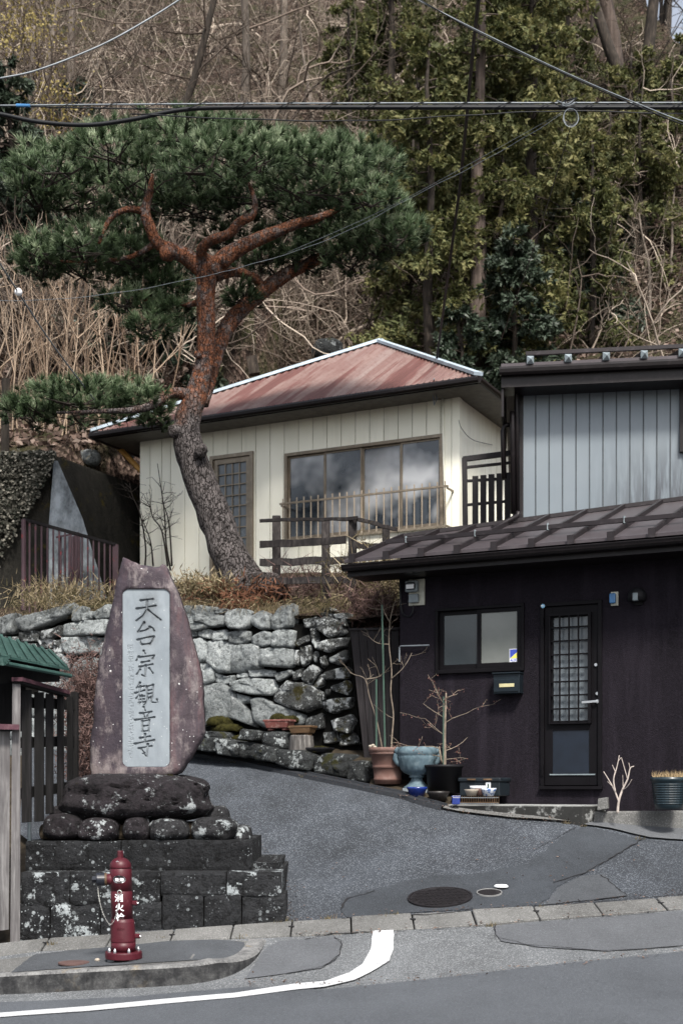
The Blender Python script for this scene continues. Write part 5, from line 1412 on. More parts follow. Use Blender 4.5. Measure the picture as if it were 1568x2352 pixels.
sf = thing('slat_fence', 'dark weathered fence of upright slats running back beside the monument', 'fence', tuple(at(60, 1890, 11.9)))
bxs = [(50, 73, 1585, 1890, 11.95), (79, 101, 1590, 1888, 12.2), (105, 123, 1593, 1870, 12.45), (131, 147, 1597, 1860, 12.75), (154, 168, 1600, 1850, 13.05)]
for x0, x1, y0, y1, Y in bxs:
    j = rnd.uniform(-.006, .006)
    MB().box8([at(x0, y1, Y), at(x1 - 1, y1 - 2, Y + .04), at(x1 + 1, y1 - 2, Y + .1), at(x0 + 2, y1, Y + .06), at(x0, y0, Y), at(x1 - 1, y0, Y + .04), at(x1 + 1, y0, Y + .1), at(x0 + 2, y0, Y + .06)]).build('slat', M['wood_dark'], sf, bevel=.004)
MB().bar(at(172, 1915, 13.3), at(172, 1590, 13.3), .07, .07, (0, 1, 0)).build('post', M['wood_dark'], sf)
for y0, y1 in ((1612, 1620), (1706, 1702), (1823, 1805)):
    MB().bar(at(44, y0, 11.95), at(174, y1, 13.35), .04, .10).build('rail', M['wood_dark'], sf)
MB().bar(at(68, 2010, 12.3), at(68, 1880, 12.3), .03, .03, (0, 1, 0)).build('stake', M['meter'], sf)

# ------------------------------------------------------------------ monument
mo = thing('plinth', 'two-tier plinth of lichen-spotted dark stone blocks under the inscribed stele', 'plinth', tuple(at(345, 2130, 11.9)))
def block(x0, y0, x1, y1, Y, depth, mat, name='stone_block', seed=0, dxl=0, dxr=0):
    """dressed block whose face stands at depth Y"""
    g = .006
    a, b = at(x0, y1, Y), at(x1, y1, Y); c, d = at(x1, y0, Y), at(x0, y0, Y)
    nxx, nzz = 14, 7; m = MB(); vs = []
    for j in range(nzz + 1):
        for i in range(nxx + 1):
            u_, w_ = i / nxx, j / nzz
            p = a.lerp(b, u_).lerp(d.lerp(c, u_), w_)
            e = min(u_, 1 - u_) * (x1 - x0) / 20; f_ = min(w_, 1 - w_) * (y1 - y0) / 20
            rnd_ = .012 * (max(0, 1 - e * 4) + max(0, 1 - f_ * 4))
            vs.append(p + Vector(((g if u_ == 0 else -g if u_ == 1 else 0), rnd_ + noise.noise(Vector((p.x * 5, seed, p.z * 5))) * .026, (g if w_ == 0 else -g if w_ == 1 else 0) + noise.noise(Vector((p.x * 3, seed + 5, p.z * 3))) * .008 * (1 if 0 < w_ < 1 else .6))))
    k = (nxx + 1)
    fs = [(j * k + i, j * k + i + 1, (j + 1) * k + i + 1, (j + 1) * k + i) for j in range(nzz) for i in range(nxx)]
    nb_ = len(vs)
    ring = [i for i in range(k)] + [j * k + nxx for j in range(1, nzz + 1)] + [nzz * k + i for i in range(nxx - 1, -1, -1)] + [j * k for j in range(nzz - 1, 0, -1)]
    for r in ring: vs.append(Vector(vs[r]) + Vector((0, depth, 0)))
    L = len(ring)
    fs += [(ring[i], nb_ + i, nb_ + (i + 1) % L, ring[(i + 1) % L]) for i in range(L)]
    fs.append(tuple(nb_ + i for i in range(L)))
    m.add(vs, fs); return m.build(name, mat, mo)
Y1 = 11.78
rows = [(46, 2002, 160, 2076, 0), (160, 2002, 368, 2072, 1), (368, 2002, 520, 2052, 2), (520, 2002, 648, 2052, 3), (40, 2076, 115, 2160, 4), (115, 2076, 230, 2158, 5), (230, 2072, 372, 2152, 6), (372, 2053, 468, 2145, 7), (468, 2053, 555, 2140, 8), (555, 2053, 657, 2136, 9)]
for x0, y0, x1, y1, sd in rows:
    block(x0, y0, x1, y1 + 8, Y1, .5, M['plinth_white'] if sd in (0, 4, 1, 5, 3) else M['plinth'], seed=sd)
p0, p1 = at(60, 2160, Y1 + .5), at(640, 2004, Y1 + .5)
MB().box(((p0.x + p1.x) / 2, Y1 + 1.27, (p1.z - .3) / 2 + .1), (p1.x - p0.x, 1.5, p1.z + .28)).build('core', M['plinth'], mo)
for k in range(3):
    a, b = at(650, 2136, Y1), at(650, 2004, Y1)
    MB().box8([Vector((p1.x, Y1 + .51 + k * .5, b.z - .9)), Vector((p1.x + .06, Y1 + .51 + k * .5, b.z - .9)), Vector((p1.x + .06, Y1 + 1.0 + k * .5, b.z - .9)), Vector((p1.x, Y1 + 1.0 + k * .5, b.z - .9)),
               Vector((p1.x, Y1 + .51 + k * .5, b.z)), Vector((p1.x + .04, Y1 + .51 + k * .5, b.z)), Vector((p1.x + .04, Y1 + 1.0 + k * .5, b.z)), Vector((p1.x, Y1 + 1.0 + k * .5, b.z))]).build('stone_block', M['plinth'], mo, bevel=.015)
Y2 = 12.05
block(57, 1931, 278, 2001, Y2, 1.5, M['plinth'], seed=21); block(278, 1929, 579, 2001, Y2, 1.5, M['plinth'], seed=22)
sheet_z = at(300, 1931, Y2).z
def boulder(name, label, x0, y0, x1, y1, Y, dy, mat, seed, parent=None, sq=.35, pits=0):
    """rounded boulder filling a sight rectangle"""
    c = (at(x0, y1, Y) + at(x1, y0, Y)) / 2; rx = abs(at(x1, y0, Y).x - at(x0, y0, Y).x) / 2; rz_ = abs(at(x0, y0, Y).z - at(x0, y1, Y).z) / 2
    bm = bmesh.new(); bmesh.ops.create_icosphere(bm, subdivisions=5 if rx > .5 else 4, radius=1.0)
    for v in bm.verts:
        n_ = v.co.normalized(); e = 2.0 + sq * 4
        l = (abs(n_.x) ** e + abs(n_.y) ** e + abs(n_.z) ** e) ** (-1 / e)
        q_ = Vector((n_.x * rx, n_.y * dy, n_.z * rz_)) * l        # true size, so the relief is not stretched
        d_ = 1 + .14 * noise.noise(n_ * 1.5 + Vector((seed, 0, 0))) + (.050 * noise.noise(q_ * 7 + Vector((0, seed, 0))) + .022 * noise.noise(q_ * 18 + Vector((0, 0, seed))) + .010 * noise.noise(q_ * 40 + Vector((seed, 0, 0)))) * min(1.6, .25 / max(rz_, .08))
        if pits:
            k_ = noise.noise(q_ * 13 + Vector((seed * 2, 1, 0)))
            if k_ > .38: d_ -= (k_ - .38) * .45
        p = n_ * l * d_
        v.co = Vector((p.x * rx, p.y * dy, p.z * rz_))
    me = bpy.data.meshes.new(name); bm.to_mesh(me); bm.free()
    me.polygons.foreach_set('use_smooth', [True] * len(me.polygons)); me.materials.append(mat)
    o = bpy.data.objects.new(name, me); col.objects.link(o)
    if parent is None: o.location = c; BASE[o] = c; tag(o, label, 'boulder', 'boulders heaped on the plinth')
    else:
        o.parent = parent; o.location = c - BASE[parent]; BASE[o] = c
    return o
boulder('boulder', 'broad pitted dark boulder directly under the stele', 145, 1778, 485, 1886, 12.75, .62, M['boulder'], 3, None, .3, 1)
for i, (x0, y0, x1, y1, Y, lb_, mt) in enumerate([(108, 1866, 200, 1933, 12.35, 'leftmost of the small boulders in front on the plinth', 'boulder'), (186, 1876, 276, 1934, 12.3, 'second small boulder from the left on the plinth', 'boulder'), (284, 1872, 352, 1934, 12.35, 'small black boulder in the middle of the plinth row', 'boulder'),
        (346, 1880, 434, 1934, 12.28, 'whitish lichened small boulder right of the middle on the plinth', 'boulder_white'), (440, 1876, 545, 1934, 12.35, 'rightmost lichened small boulder on the plinth', 'boulder_white'), (120, 1850, 160, 1890, 12.9, 'small mossy boulder tucked behind the left end of the plinth row', 'boulder'), (470, 1850, 530, 1915, 12.9, 'pale crusted boulder behind the right end of the plinth row', 'boulder_white'), (510, 1893, 578, 1936, 12.6, 'low crusted stone at the right corner of the plinth top', 'boulder_white')]):
    boulder('boulder', lb_, x0, y0, x1, y1, Y, .26, M[mt], 10 + i, None, .2)
MB().box((at(318, 1930, 12.75).x, 12.78, sheet_z + .07), (1.75, .95, .16)).build('packing_soil', M['soil'], mo, bevel=.05)

# the stele
ST = [(380,15),(440,35),(560,95),(640,105),(700,115),(760,110),(790,85),(820,95),(835,140),(870,230),(930,350),(1000,560),(1050,720),(1085,870),(1130,1010),(1165,1170),(1185,1300),(1190,1500),(1200,1720),(1205,1800),(1180,1880),(1100,2000),(1040,2100),(960,2230),(800,2275),(600,2300),(400,2310),(200,2310),(60,2290),(45,2150),(40,1900),(75,1700),(85,1500),(110,1300),(130,1130),(165,980),(200,800),(245,600),(290,430),(320,250),(345,150)]
YS = 12.62; KS_ = .2246
def stp(p): return ((195.2 + KS_ * p[0] - HX) / FPX * YS, EYE - (1274.5 + KS_ * p[1] - HY) / FPX * YS)
out0 = [Vector(stp(p)) for p in ST]; outl = []
for i in range(len(out0)):
    a, b = out0[i], out0[(i + 1) % len(out0)]; k = max(1, int((b - a).length / .03))
    for j in range(k):
        q = a.lerp(b, j / k); outl.append(q + Vector((noise.noise(Vector((q.x * 14, q.y * 14, 1))), noise.noise(Vector((q.x * 14, q.y * 14, 7))))) * .008)
pa0, pa1 = Vector(stp((385, 2165))), Vector(stp((865, 350)))
def rrect(e, r, n=6):
    x0, y0, x1, y1 = pa0.x - e, pa0.y - e, pa1.x + e, pa1.y + e; L = []
    for cx, cy, t0 in ((x1 - r, y1 - r, 0), (x0 + r, y1 - r, 90), (x0 + r, y0 + r, 180), (x1 - r, y0 + r, 270)):
        for i in range(n + 1):
            t_ = math.radians(t0 + 90 * i / n); L.append(Vector((cx + r * math.cos(t_), cy + r * math.sin(t_))))
    return L
def dens(L, s_=.03):
    o_ = []
    for i in range(len(L)):
        a, b = L[i], L[(i + 1) % len(L)]; k = max(1, int((b - a).length / s_)); o_ += [a.lerp(b, j / k) for j in range(k)]
    return o_
cr_ = .058
rA, rB = dens(rrect(.008, cr_ + .008)), dens(rrect(-.002, cr_ - .002))
def inpoly(p, L):
    r = False; j = len(L) - 1
    for i in range(len(L)):
        if (L[i].y > p.y) != (L[j].y > p.y) and p.x < (L[j].x - L[i].x) * (p.y - L[i].y) / (L[j].y - L[i].y) + L[i].x: r = not r
        j = i
    return r
pts = outl + rA + rB; nO, nA, nB = len(outl), len(rA), len(rB)
gx = min(q.x for q in outl)
OA = np.array([(q.x, q.y) for q in outl])
while gx < max(q.x for q in outl):
    gy = min(q.y for q in outl)
    while gy < max(q.y for q in outl):
        q = Vector((gx, gy))
        if inpoly(q, outl) and ((OA - (gx, gy)) ** 2).sum(1).min() > .014 ** 2 and min((q - r).length for r in rA) > .012 and min((q - r).length for r in rB) > .012: pts.append(q)
        gy += .026
    gx += .026
edges = [(i, (i + 1) % nO) for i in range(nO)] + [(nO + i, nO + (i + 1) % nA) for i in range(nA)] + [(nO + nA + i, nO + nA + (i + 1) % nB) for i in range(nB)]
r = delaunay_2d_cdt(pts, edges, [list(range(nO))], 1, 1e-6)
vs = []
inB = [inpoly(v, rB) or min((v - b).length for b in rB) < .002 for v in r[0]]
for v, ib in zip(r[0], inB):
    de = math.sqrt(((OA - (v.x, v.y)) ** 2).sum(1).min())
    y = .05 * math.exp(-de / .035) + noise.noise(Vector((v.x * 2.2, v.y * 2.2, 4))) * .03 + noise.noise(Vector((v.x * 9, v.y * 9, 2))) * .008
    # the chipped right flank falls back
    if v.x > stp((900, 0))[0]: y += (v.x - stp((900, 0))[0]) * .35
    dR = min((v - b).length for b in rA) if not ib else 0
    k = math.exp(-dR / .05); y = y * (1 - k) + 0 * k
    if ib: y = .045
    vs.append((v.x, YS + y, v.y))
n0 = len(vs); fs = [tuple(f) for f in r[2]]
fs2 = []
for f in fs:
    a, b, c = (Vector(vs[i]) for i in f)
    fs2.append(f if (b - a).cross(c - a).y < 0 else f[::-1])
for v in r[0]: vs.append((v.x, YS + .30 + noise.noise(Vector((v.x * 2, v.y * 2, 9))) * .04, v.y))
fs2 += [tuple(i + n0 for i in f[::-1]) for f in list(fs2)]
orig = {}
for i, oi in enumerate(r[3]):
    for q in oi: orig[q] = i
for i in range(nO):
    a, b = orig[i], orig[(i + 1) % nO]; fs2.append((a, b, b + n0, a + n0))
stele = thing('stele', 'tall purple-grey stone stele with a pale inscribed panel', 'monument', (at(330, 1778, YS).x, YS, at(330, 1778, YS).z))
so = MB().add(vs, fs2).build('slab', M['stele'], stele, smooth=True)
bm = bmesh.new(); bm.from_mesh(so.data); bmesh.ops.recalc_face_normals(bm, faces=bm.faces); bm.to_mesh(so.data); bm.free()
# engraved panel: a fine height field cut by brush strokes
STR = [  # each stroke: points in the tracing grid, widths start/mid/end
 [(568,466),(640,455),(692,450)],[(528,550),(620,535),(722,518)],[(634,460),(628,560),(590,620),(524,672)],[(640,560),(690,600),(772,664)],
 [(604,690),(575,730),(540,790)],[(545,785),(610,772),(668,742)],[(660,735),(690,745),(705,775)],[(536,868),(560,872),(572,915)],[(545,866),(620,845),(700,832)],[(700,835),(690,870),(662,915)],[(580,915),(620,912),(665,905)],
 [(598,982),(612,1010)],[(548,1040),(524,1080)],[(545,1048),(620,1038),(708,1026),(690,1062)],[(578,1100),(655,1085)],[(556,1145),(620,1132),(690,1118)],[(620,1130),(612,1245),(580,1228)],[(562,1172),(528,1222)],[(655,1160),(692,1210)],
 [(560,1308),(528,1362)],[(540,1356),(604,1342)],[(512,1414),(560,1400),(608,1384)],[(566,1345),(545,1440),(520,1470)],[(552,1440),(552,1524)],[(555,1452),(604,1444)],[(555,1480),(602,1474)],[(552,1512),(610,1504)],[(580,1440),(580,1506)],
 [(630,1348),(636,1470)],[(630,1346),(694,1330)],[(694,1330),(686,1458)],[(638,1386),(686,1378)],[(638,1422),(686,1414)],[(638,1462),(686,1452)],[(645,1466),(606,1534)],[(672,1458),(676,1508),(738,1512),(734,1476)],
 [(598,1556),(612,1592)],[(562,1622),(678,1604)],[(594,1628),(606,1656)],[(652,1612),(636,1652)],[(512,1690),(600,1676),(710,1660)],[(582,1700),(588,1812)],[(582,1702),(654,1690)],[(654,1690),(648,1808)],[(588,1752),(646,1746)],[(588,1806),(648,1800)],
 [(562,1874),(664,1856)],[(612,1832),(612,1920)],[(508,1934),(600,1914),(706,1894)],[(548,1980),(680,1956)],[(640,1935),(630,2066),(594,2034)],[(574,1992),(608,2028)]]
# the small worn date column left of it (first signs 昭和四十, the rest too weathered to read)
SML = [[(434,924),(434,965)],[(434,924),(452,922),(452,962)],[(434,943),(452,942)],[(434,964),(452,962)],[(460,926),(488,922),(482,944)],[(470,926),(460,946)],[(462,950),(462,968)],[(462,950),(488,948),(486,966)],[(462,967),(487,965)],
 [(452,985),(440,992)],[(434,1002),(466,996)],[(452,988),(452,1030)],[(450,1004),(436,1022)],[(454,1004),(464,1016)],[(472,996),(472,1020)],[(472,996),(492,992),(490,1016)],[(473,1018),(490,1015)],
 [(446,1042),(446,1068)],[(446,1042),(490,1038),(488,1066)],[(460,1042),(458,1056)],[(474,1040),(476,1056)],[(447,1067),(488,1065)],[(440,1092),(492,1086)],[(466,1074),(466,1110)]]
g2 = random.Random(5)
y = 1125
while y < 2060:
    for _ in range(6):
        x_, yy = 440 + g2.random() * 50, y + g2.random() * 38
        if g2.random() < .5: SML.append([(x_, yy), (min(494, x_ + 14 + g2.random() * 26), yy - 4)])
        else: SML.append([(x_, yy), (x_ + g2.uniform(-6, 6), yy + 10 + g2.random() * 14)])
    y += 46
st_ = .0042
NX, NZ = int((pa1.x - pa0.x) / st_) + 1, int((pa1.y - pa0.y) / st_) + 1
X, Z = np.meshgrid(np.linspace(pa0.x, pa1.x, NX), np.linspace(pa0.y, pa1.y, NZ))
def sdf(strokes, wpx, taper):
    best = np.full(X.shape, 9.0); s_ = KS_ / FPX * YS
    for stq in strokes:
        Q = [Vector(stp(p)) for p in stq]; n = len(Q) - 1
        for i in range(n):
            a, b = Q[i], Q[i + 1]; d = b - a; L2 = d.length_squared
            t_ = np.clip(((X - a.x) * d.x + (Z - a.y) * d.y) / L2, 0, 1)
            dist = np.hypot(X - a.x - t_ * d.x, Z - a.y - t_ * d.y)
            g_ = (i + t_) / n
            w_ = wpx * s_ * (1 - taper * .45 * np.sin(g_ * math.pi)) * (1.05 - .3 * g_ * taper)
            best = np.minimum(best, dist - w_ / 2)
    return best
s1 = sdf(STR, 25, 1.0); s2 = sdf(SML, 5.5, .3)
depth = .020 * np.clip(.25 - s1 / .006, 0, 1) + .006 * np.clip(.3 - s2 / .003, 0, 1)
YY = YS + .016 + depth
# tint: darker in the cut strokes; dark weathering round the upper signs
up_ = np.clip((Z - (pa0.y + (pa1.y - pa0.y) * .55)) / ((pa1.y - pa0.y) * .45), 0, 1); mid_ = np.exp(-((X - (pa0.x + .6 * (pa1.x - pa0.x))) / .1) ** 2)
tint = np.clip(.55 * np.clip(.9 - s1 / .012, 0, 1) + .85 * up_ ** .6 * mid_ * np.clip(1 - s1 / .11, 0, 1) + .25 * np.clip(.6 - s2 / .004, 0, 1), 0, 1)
RR = cr_
ok = ~(((np.abs(X - (pa0.x + pa1.x) / 2) > (pa1.x - pa0.x) / 2 - RR) & (np.abs(Z - (pa0.y + pa1.y) / 2) > (pa1.y - pa0.y) / 2 - RR)) &
       (np.hypot(np.abs(X - (pa0.x + pa1.x) / 2) - ((pa1.x - pa0.x) / 2 - RR), np.abs(Z - (pa0.y + pa1.y) / 2) - ((pa1.y - pa0.y) / 2 - RR)) > RR + .003))
idx = np.arange(NX * NZ).reshape(NZ, NX)
quads = np.stack([idx[:-1, :-1], idx[:-1, 1:], idx[1:, 1:], idx[1:, :-1]], -1).reshape(-1, 4)
okf = ok.ravel()[quads].all(1)
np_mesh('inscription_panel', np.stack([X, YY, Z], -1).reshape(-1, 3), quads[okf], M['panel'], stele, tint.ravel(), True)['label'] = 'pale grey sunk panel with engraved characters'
for i, (x, y, r_) in enumerate(((441, 138, .022), (573, 160, .027))):
    q = stp((x, y)); m = MB().lathe([(r_, 0), (r_ * .85, .006), (.002, .007)], 14)
    m.v = [(v[0] + q[0], YS - v[2] - .004 + .02, v[1] + q[1]) for v in m.v]; m.build('lichen_rosette', M['white'], stele)
for i, (x, y, r_) in enumerate([(470, 2280, .07), (560, 2270, .09), (660, 2262, .1), (740, 2258, .08), (860, 2262, .05)]):
    q = stp((x, y)); cushion(Vector((q[0], YS + .02, q[1] - .02)), r_, .045, stele, i + 40)
# ------------------------------------------------------------------ hydrant
HB = gp(284, 2207, walk_z); HB = Vector((HB.x, HB.y, wz2(HB.x, HB.y) + .008)); HSC = HB.y / FPX     # metres per tracing unit
hy = thing('fire_hydrant', 'dark red pillar fire hydrant with white lettering on the sidewalk', 'fire hydrant', tuple(HB))
KH = .2126 * .5741 * HSC * 1.0     # zoomed grid (1317 wide) to metres
def hz(y): return (2215 - y) * KH
LEAN = .022
def hput(m): m.v = [(v[0] + HB.x - v[2] * LEAN * 1.6, v[1] + HB.y + .02, v[2] + HB.z) for v in m.v]; return m
def hl(prof, name, mat, n=32, smooth=True, par=None):
    return hput(MB().lathe(prof, n)).build(name, mat, par or hy, smooth=smooth)
R1 = 195 * KH
fl = hl([(342 * KH, hz(2190)), (346 * KH, hz(2180)), (346 * KH, hz(2085)), (338 * KH, hz(2060)), (.01, hz(2050))], 'base_flange', M['hyd'], 40, False)
for t_ in (-115, -60, 20, 150, 210):
    a = math.radians(t_); p = (math.cos(a) * 280 * KH, math.sin(a) * 280 * KH)
    m = MB().lathe([(32 * KH, hz(2060)), (32 * KH, hz(2020)), (20 * KH, hz(2000)), (8 * KH, hz(1978)), (.001, hz(1976))], 8, (p[0], p[1], 0)); hput(m).build('bolt', M['steel'], hy)
for t_ in (-150, -40, 60): 
    a = math.radians(t_); hput(MB().box((math.cos(a) * 250 * KH, math.sin(a) * 250 * KH, hz(2200)), (.05, .05, .03))).build('packing_shim', M['wire_pale'], hy)
hl([(232 * KH, hz(2055)), (232 * KH, hz(1870))], 'foot', M['hyd'])
hl([(232 * KH, hz(1880)), (238 * KH, hz(1868)), (234 * KH, hz(1840)), (222 * KH, hz(1510)), (214 * KH, hz(1478)), (204 * KH, hz(1466)), (204 * KH, hz(1440))], 'lower_barrel', M['hyd'])
hl([(203 * KH, hz(1466)), (203 * KH, hz(925)), (198 * KH, hz(918)), (198 * KH, hz(905))], 'barrel', M['hyd'])
up_ = hl([(204 * KH, hz(912)), (204 * KH, hz(505)), (199 * KH, hz(500)), (199 * KH, hz(492))], 'head', M['hyd'])
hl([(202 * KH, hz(494)), (202 * KH, hz(460))] + [(202 * KH * math.cos(t), hz(460) + 178 * KH * math.sin(t)) for t in [i * math.pi / 2 / 9 for i in range(1, 9)]] + [(.004, hz(460) + 178 * KH)], 'dome', M['hyd'])
sq_ = [(60 * KH, hz(320)), (57 * KH, hz(172)), (50 * KH, hz(162)), (.001, hz(161))]
hl(sq_, 'operating_nut', M['hyd'], 6, False)
# outlet to the left with black cap
def hside(prof, z, name, mat, n=24, ang=180, smooth=False):
    m = MB().lathe(prof, n); a = math.radians(ang)
    m.v = [(v[2] * math.cos(a) - v[1] * math.sin(a), v[2] * math.sin(a) + v[1] * math.cos(a), v[0] + z) for v in m.v]
    return hput(m).build(name, mat, hy, smooth=smooth)
zo = hz(700)
hside([(120 * KH, 120 * KH), (108 * KH, 215 * KH), (95 * KH, 265 * KH)], zo, 'outlet', M['hyd'], 24, 188)
hside([(118 * KH, 262 * KH), (118 * KH, 300 * KH)], zo, 'coupling_ring', M['planter_brown'], 24, 188)
hside([(122 * KH, 301 * KH), (124 * KH, 440 * KH), (112 * KH, 456 * KH), (.002, 458 * KH)], zo, 'outlet_cap', M['black_plastic'], 24, 188)
hside([(62 * KH, 450 * KH), (62 * KH, 535 * KH), (.002, 537 * KH)], zo, 'cap_nut', M['black_plastic'], 4, 188)
for z_, nm in ((hz(1150), 'side_boss'), (hz(1772), 'drain_boss')):
    r0 = 195 if nm == 'side_boss' else 220
    hside([(46 * KH, r0 * KH), (46 * KH, (r0 + 95) * KH)], z_, nm, M['hyd'], 6, 0); hside([(20 * KH, (r0 + 94) * KH), (18 * KH, (r0 + 118) * KH), (.001, (r0 + 120) * KH)], z_, 'plug', M['steel'], 8, 0)
def on_cyl(vs, r, cx, cz, th0):
    """wrap flat lettering round the barrel"""
    o_ = []
    for v in vs:
        t_ = th0 + (v[0] + cx) / r; o_.append((math.sin(t_) * (r + v[2] + .0008), -math.cos(t_) * (r + v[2] + .0008), cz + v[1]))
    return o_
TH = -.10
for ch_, yc in (('消', 1035), ('火', 1212), ('栓', 1392)):
    vs, fs = text_mesh(ch_, 172 * KH, 3.5 * KH, .0006)
    w_ = max(v[0] for v in vs) - min(v[0] for v in vs); mx = (max(v[0] for v in vs) + min(v[0] for v in vs)) / 2; my = (max(v[1] for v in vs) + min(v[1] for v in vs)) / 2; hh = max(v[1] for v in vs) - min(v[1] for v in vs)
    vs = [((v[0] - mx) * 165 * KH / w_, (v[1] - my) * 148 * KH / hh, v[2]) for v in vs]
    hput(MB().add(on_cyl(vs, 203 * KH, 0, hz(yc), TH + (yc - 1035) / 358 * .06), fs)).build('lettering', M['white'], hy)
# oval maker's plate
ov = []
def oval(rx, rz, off): return [(math.cos(2 * math.pi * i / 28) * rx, math.sin(2 * math.pi * i / 28) * rz, off) for i in range(28)]
hput(MB().add(on_cyl(oval(120 * KH, 74 * KH, .001), 204 * KH, 0, hz(688), -.02), [tuple(range(28))])).build('plate_rim', M['steel'], hy)
hput(MB().add(on_cyl(oval(112 * KH, 66 * KH, .002), 204 * KH, 0, hz(688), -.02), [tuple(range(28))])).build('oval_plate', M['black_enamel'], hy)
for dx, w_ in ((-38, 66), (52, 66)):
    q = [(-w_ / 2 * KH, -24 * KH, .003), (w_ / 2 * KH, -24 * KH, .003), (w_ / 2 * KH, 22 * KH, .003), (-w_ / 2 * KH, 22 * KH, .003)]
    hput(MB().add(on_cyl(q, 204 * KH, dx * KH, hz(688), -.02), [(0, 1, 2, 3)])).build('plate_print', M['white'], hy)
hput(MB().add(on_cyl([(-95 * KH, -3 * KH, .0034), (95 * KH, -3 * KH, .0034), (95 * KH, 4 * KH, .0034), (-95 * KH, 4 * KH, .0034)], 204 * KH, 0, hz(688), -.02), [(0, 1, 2, 3)])).build('plate_print', M['black_enamel'], hy)
for k in range(7):
    q = [(-5 * KH, -5 * KH, .003), (5 * KH, -5 * KH, .003), (5 * KH, 5 * KH, .003), (-5 * KH, 5 * KH, .003)]
    hput(MB().add(on_cyl(q, 204 * KH, (k - 3) * 20 * KH, hz(728), -.02), [(0, 1, 2, 3)])).build('plate_print', M['white'], hy)
vs, fs = text_mesh('o', 90 * KH, 2 * KH, .0005)
zz_ = hz(330); 
hput(MB().add([(v[0] - .012, -.062 - v[1] * .25 - .012, zz_ + v[1] * .9 - .012) for v in vs], fs)).build('dome_mark', M['white'], hy)
for y_, w_ in ((1610, 150), (1812, 130)):   # cast relief
    for k in range(6):
        q = MB().box((0, 0, 0), (w_ / 8 * KH, .004, 40 * KH)); q.v = on_cyl([(v[0] + (k - 2.5) * w_ / 6 * KH, v[2], v[1]) for v in q.v], 228 * KH, 0, hz(y_), .0); hput(q).build('cast_relief', M['hyd'], hy)
# chain from the ring to the cap, hanging slack
rp_ = Vector((.0, -206 * KH, hz(925)))
ringm = MB().tube([(math.cos(t) * 38 * KH, -214 * KH, hz(932) + math.sin(t) * 38 * KH) for t in [i * 2 * math.pi / 16 for i in range(17)]], .0035, 5, cap=False); hput(ringm).build('ring', M['chain'], hy)
cp = [(-430 * KH, -70 * KH, hz(720)), (-425 * KH, -85 * KH, hz(900)), (-400 * KH, -100 * KH, hz(1100)), (-345 * KH, -140 * KH, hz(1300)), (-260 * KH, -180 * KH, hz(1470)), (-190 * KH, -200 * KH, hz(1530)), (-120 * KH, -215 * KH, hz(1450)), (-60 * KH, -218 * KH, hz(1280)), (-20 * KH, -216 * KH, hz(1080)), (0, -214 * KH, hz(960))]
pth = smoothpath(cp, 8); acc = 0; chm = MB(); flip = 0
for i in range(len(pth) - 1):
    p, q = Vector(tuple(pth[i])), Vector(tuple(pth[i + 1])); acc += (q - p).length
    if acc > .0105:
        acc = 0; d_ = (q - p).normalized(); s_ = d_.cross(Vector((0, 1, 0))).normalized() if flip else d_.cross(Vector((1, 0, 0))).normalized()
        flip = 1 - flip
        chm.tube([p - d_ * .008, p + s_ * .0045, p + d_ * .008, p - s_ * .0045, p - d_ * .008], .0019, 4, cap=False)
hput(chm).build('chain', M['chain'], hy)['kind'] = 'stuff'
pw = gp(224, 2209, walk_z)
o = MB().lathe([(.02, 0), (.022, .01), (.012, .02), (.001, .021)], 7, tuple(pw + Vector((0, 0, .008)))).build('pebble', M['buff'], base=tuple(pw)); tag(o, 'small pale pebble on the sidewalk left of the hydrant', 'pebble')

# ------------------------------------------------------------------ porch, kerbs and pots by the dark house
po = thing('porch_slab', 'concrete doorstep slab with black-stained riser before the dark house', 'doorstep', tuple(gp(1200, 1878)))
def slab(name, top_px, drop, parent, mat, lift=None, bevel=.01):
    P = [at(x, y, Y) for x, y, Y in top_px]; m = MB(); n = len(P)
    z0 = min(p.z for p in P) - drop
    m.add(P + [Vector((p.x, p.y, z0)) for p in P], [tuple(range(n))] + [(i, i + n, (i + 1) % n + n, (i + 1) % n) for i in range(n)] + [tuple(range(n, 2 * n))[::-1]])
    o = m.build(name, mat, parent); bm = bmesh.new(); bm.from_mesh(o.data); bmesh.ops.recalc_face_normals(bm, faces=bm.faces); bm.to_mesh(o.data); bm.free()
    if bevel: k = o.modifiers.new('bevel', 'BEVEL'); k.width = bevel; k.segments = 2; k.limit_method = 'ANGLE'
    return o
zP = D.px(1200, 1826)[1] - .0
def on_z(x, y, z):
    d = ray(x, y); t_ = (z - EYE) / d.z; return (x, y, t_)
zt = EYE - (1840 - HY) / FPX * 14.9
P4 = [(1028, 1857, 14.95), (1330, 1851, 14.35), (1390, 1830, 14.62), (1150, 1826, 15.35), (1010, 1842, 15.6)]
m = MB()
front = [at(1028, 1853, 15.05), at(1180, 1852, 14.75), at(1338, 1850, 14.38)]; backp = [D.p(D.px(1395, 1830)[0] - .02, .01, 0), D.p(D.px(1010, 1840)[0], .01, 0)]
zt = at(1338, 1850, 14.38).z
P = [Vector((p.x, p.y, zt)) for p in front] + [Vector((p.x, p.y, zt)) for p in (at(1362, 1846, 14.5), backp[0], backp[1])]
n = len(P)
m.add(P + [Vector((p.x, p.y, .7)) for p in P], [tuple(range(n))] + [(i, i + n, (i + 1) % n + n, (i + 1) % n) for i in range(n)])
o = m.build('slab', M['porch'], po); bm = bmesh.new(); bm.from_mesh(o.data); bmesh.ops.recalc_face_normals(bm, faces=bm.faces); bm.to_mesh(o.data); bm.free(); k = o.modifiers.new('bevel', 'BEVEL'); k.width = .014; k.segments = 2; k.limit_method = 'ANGLE'
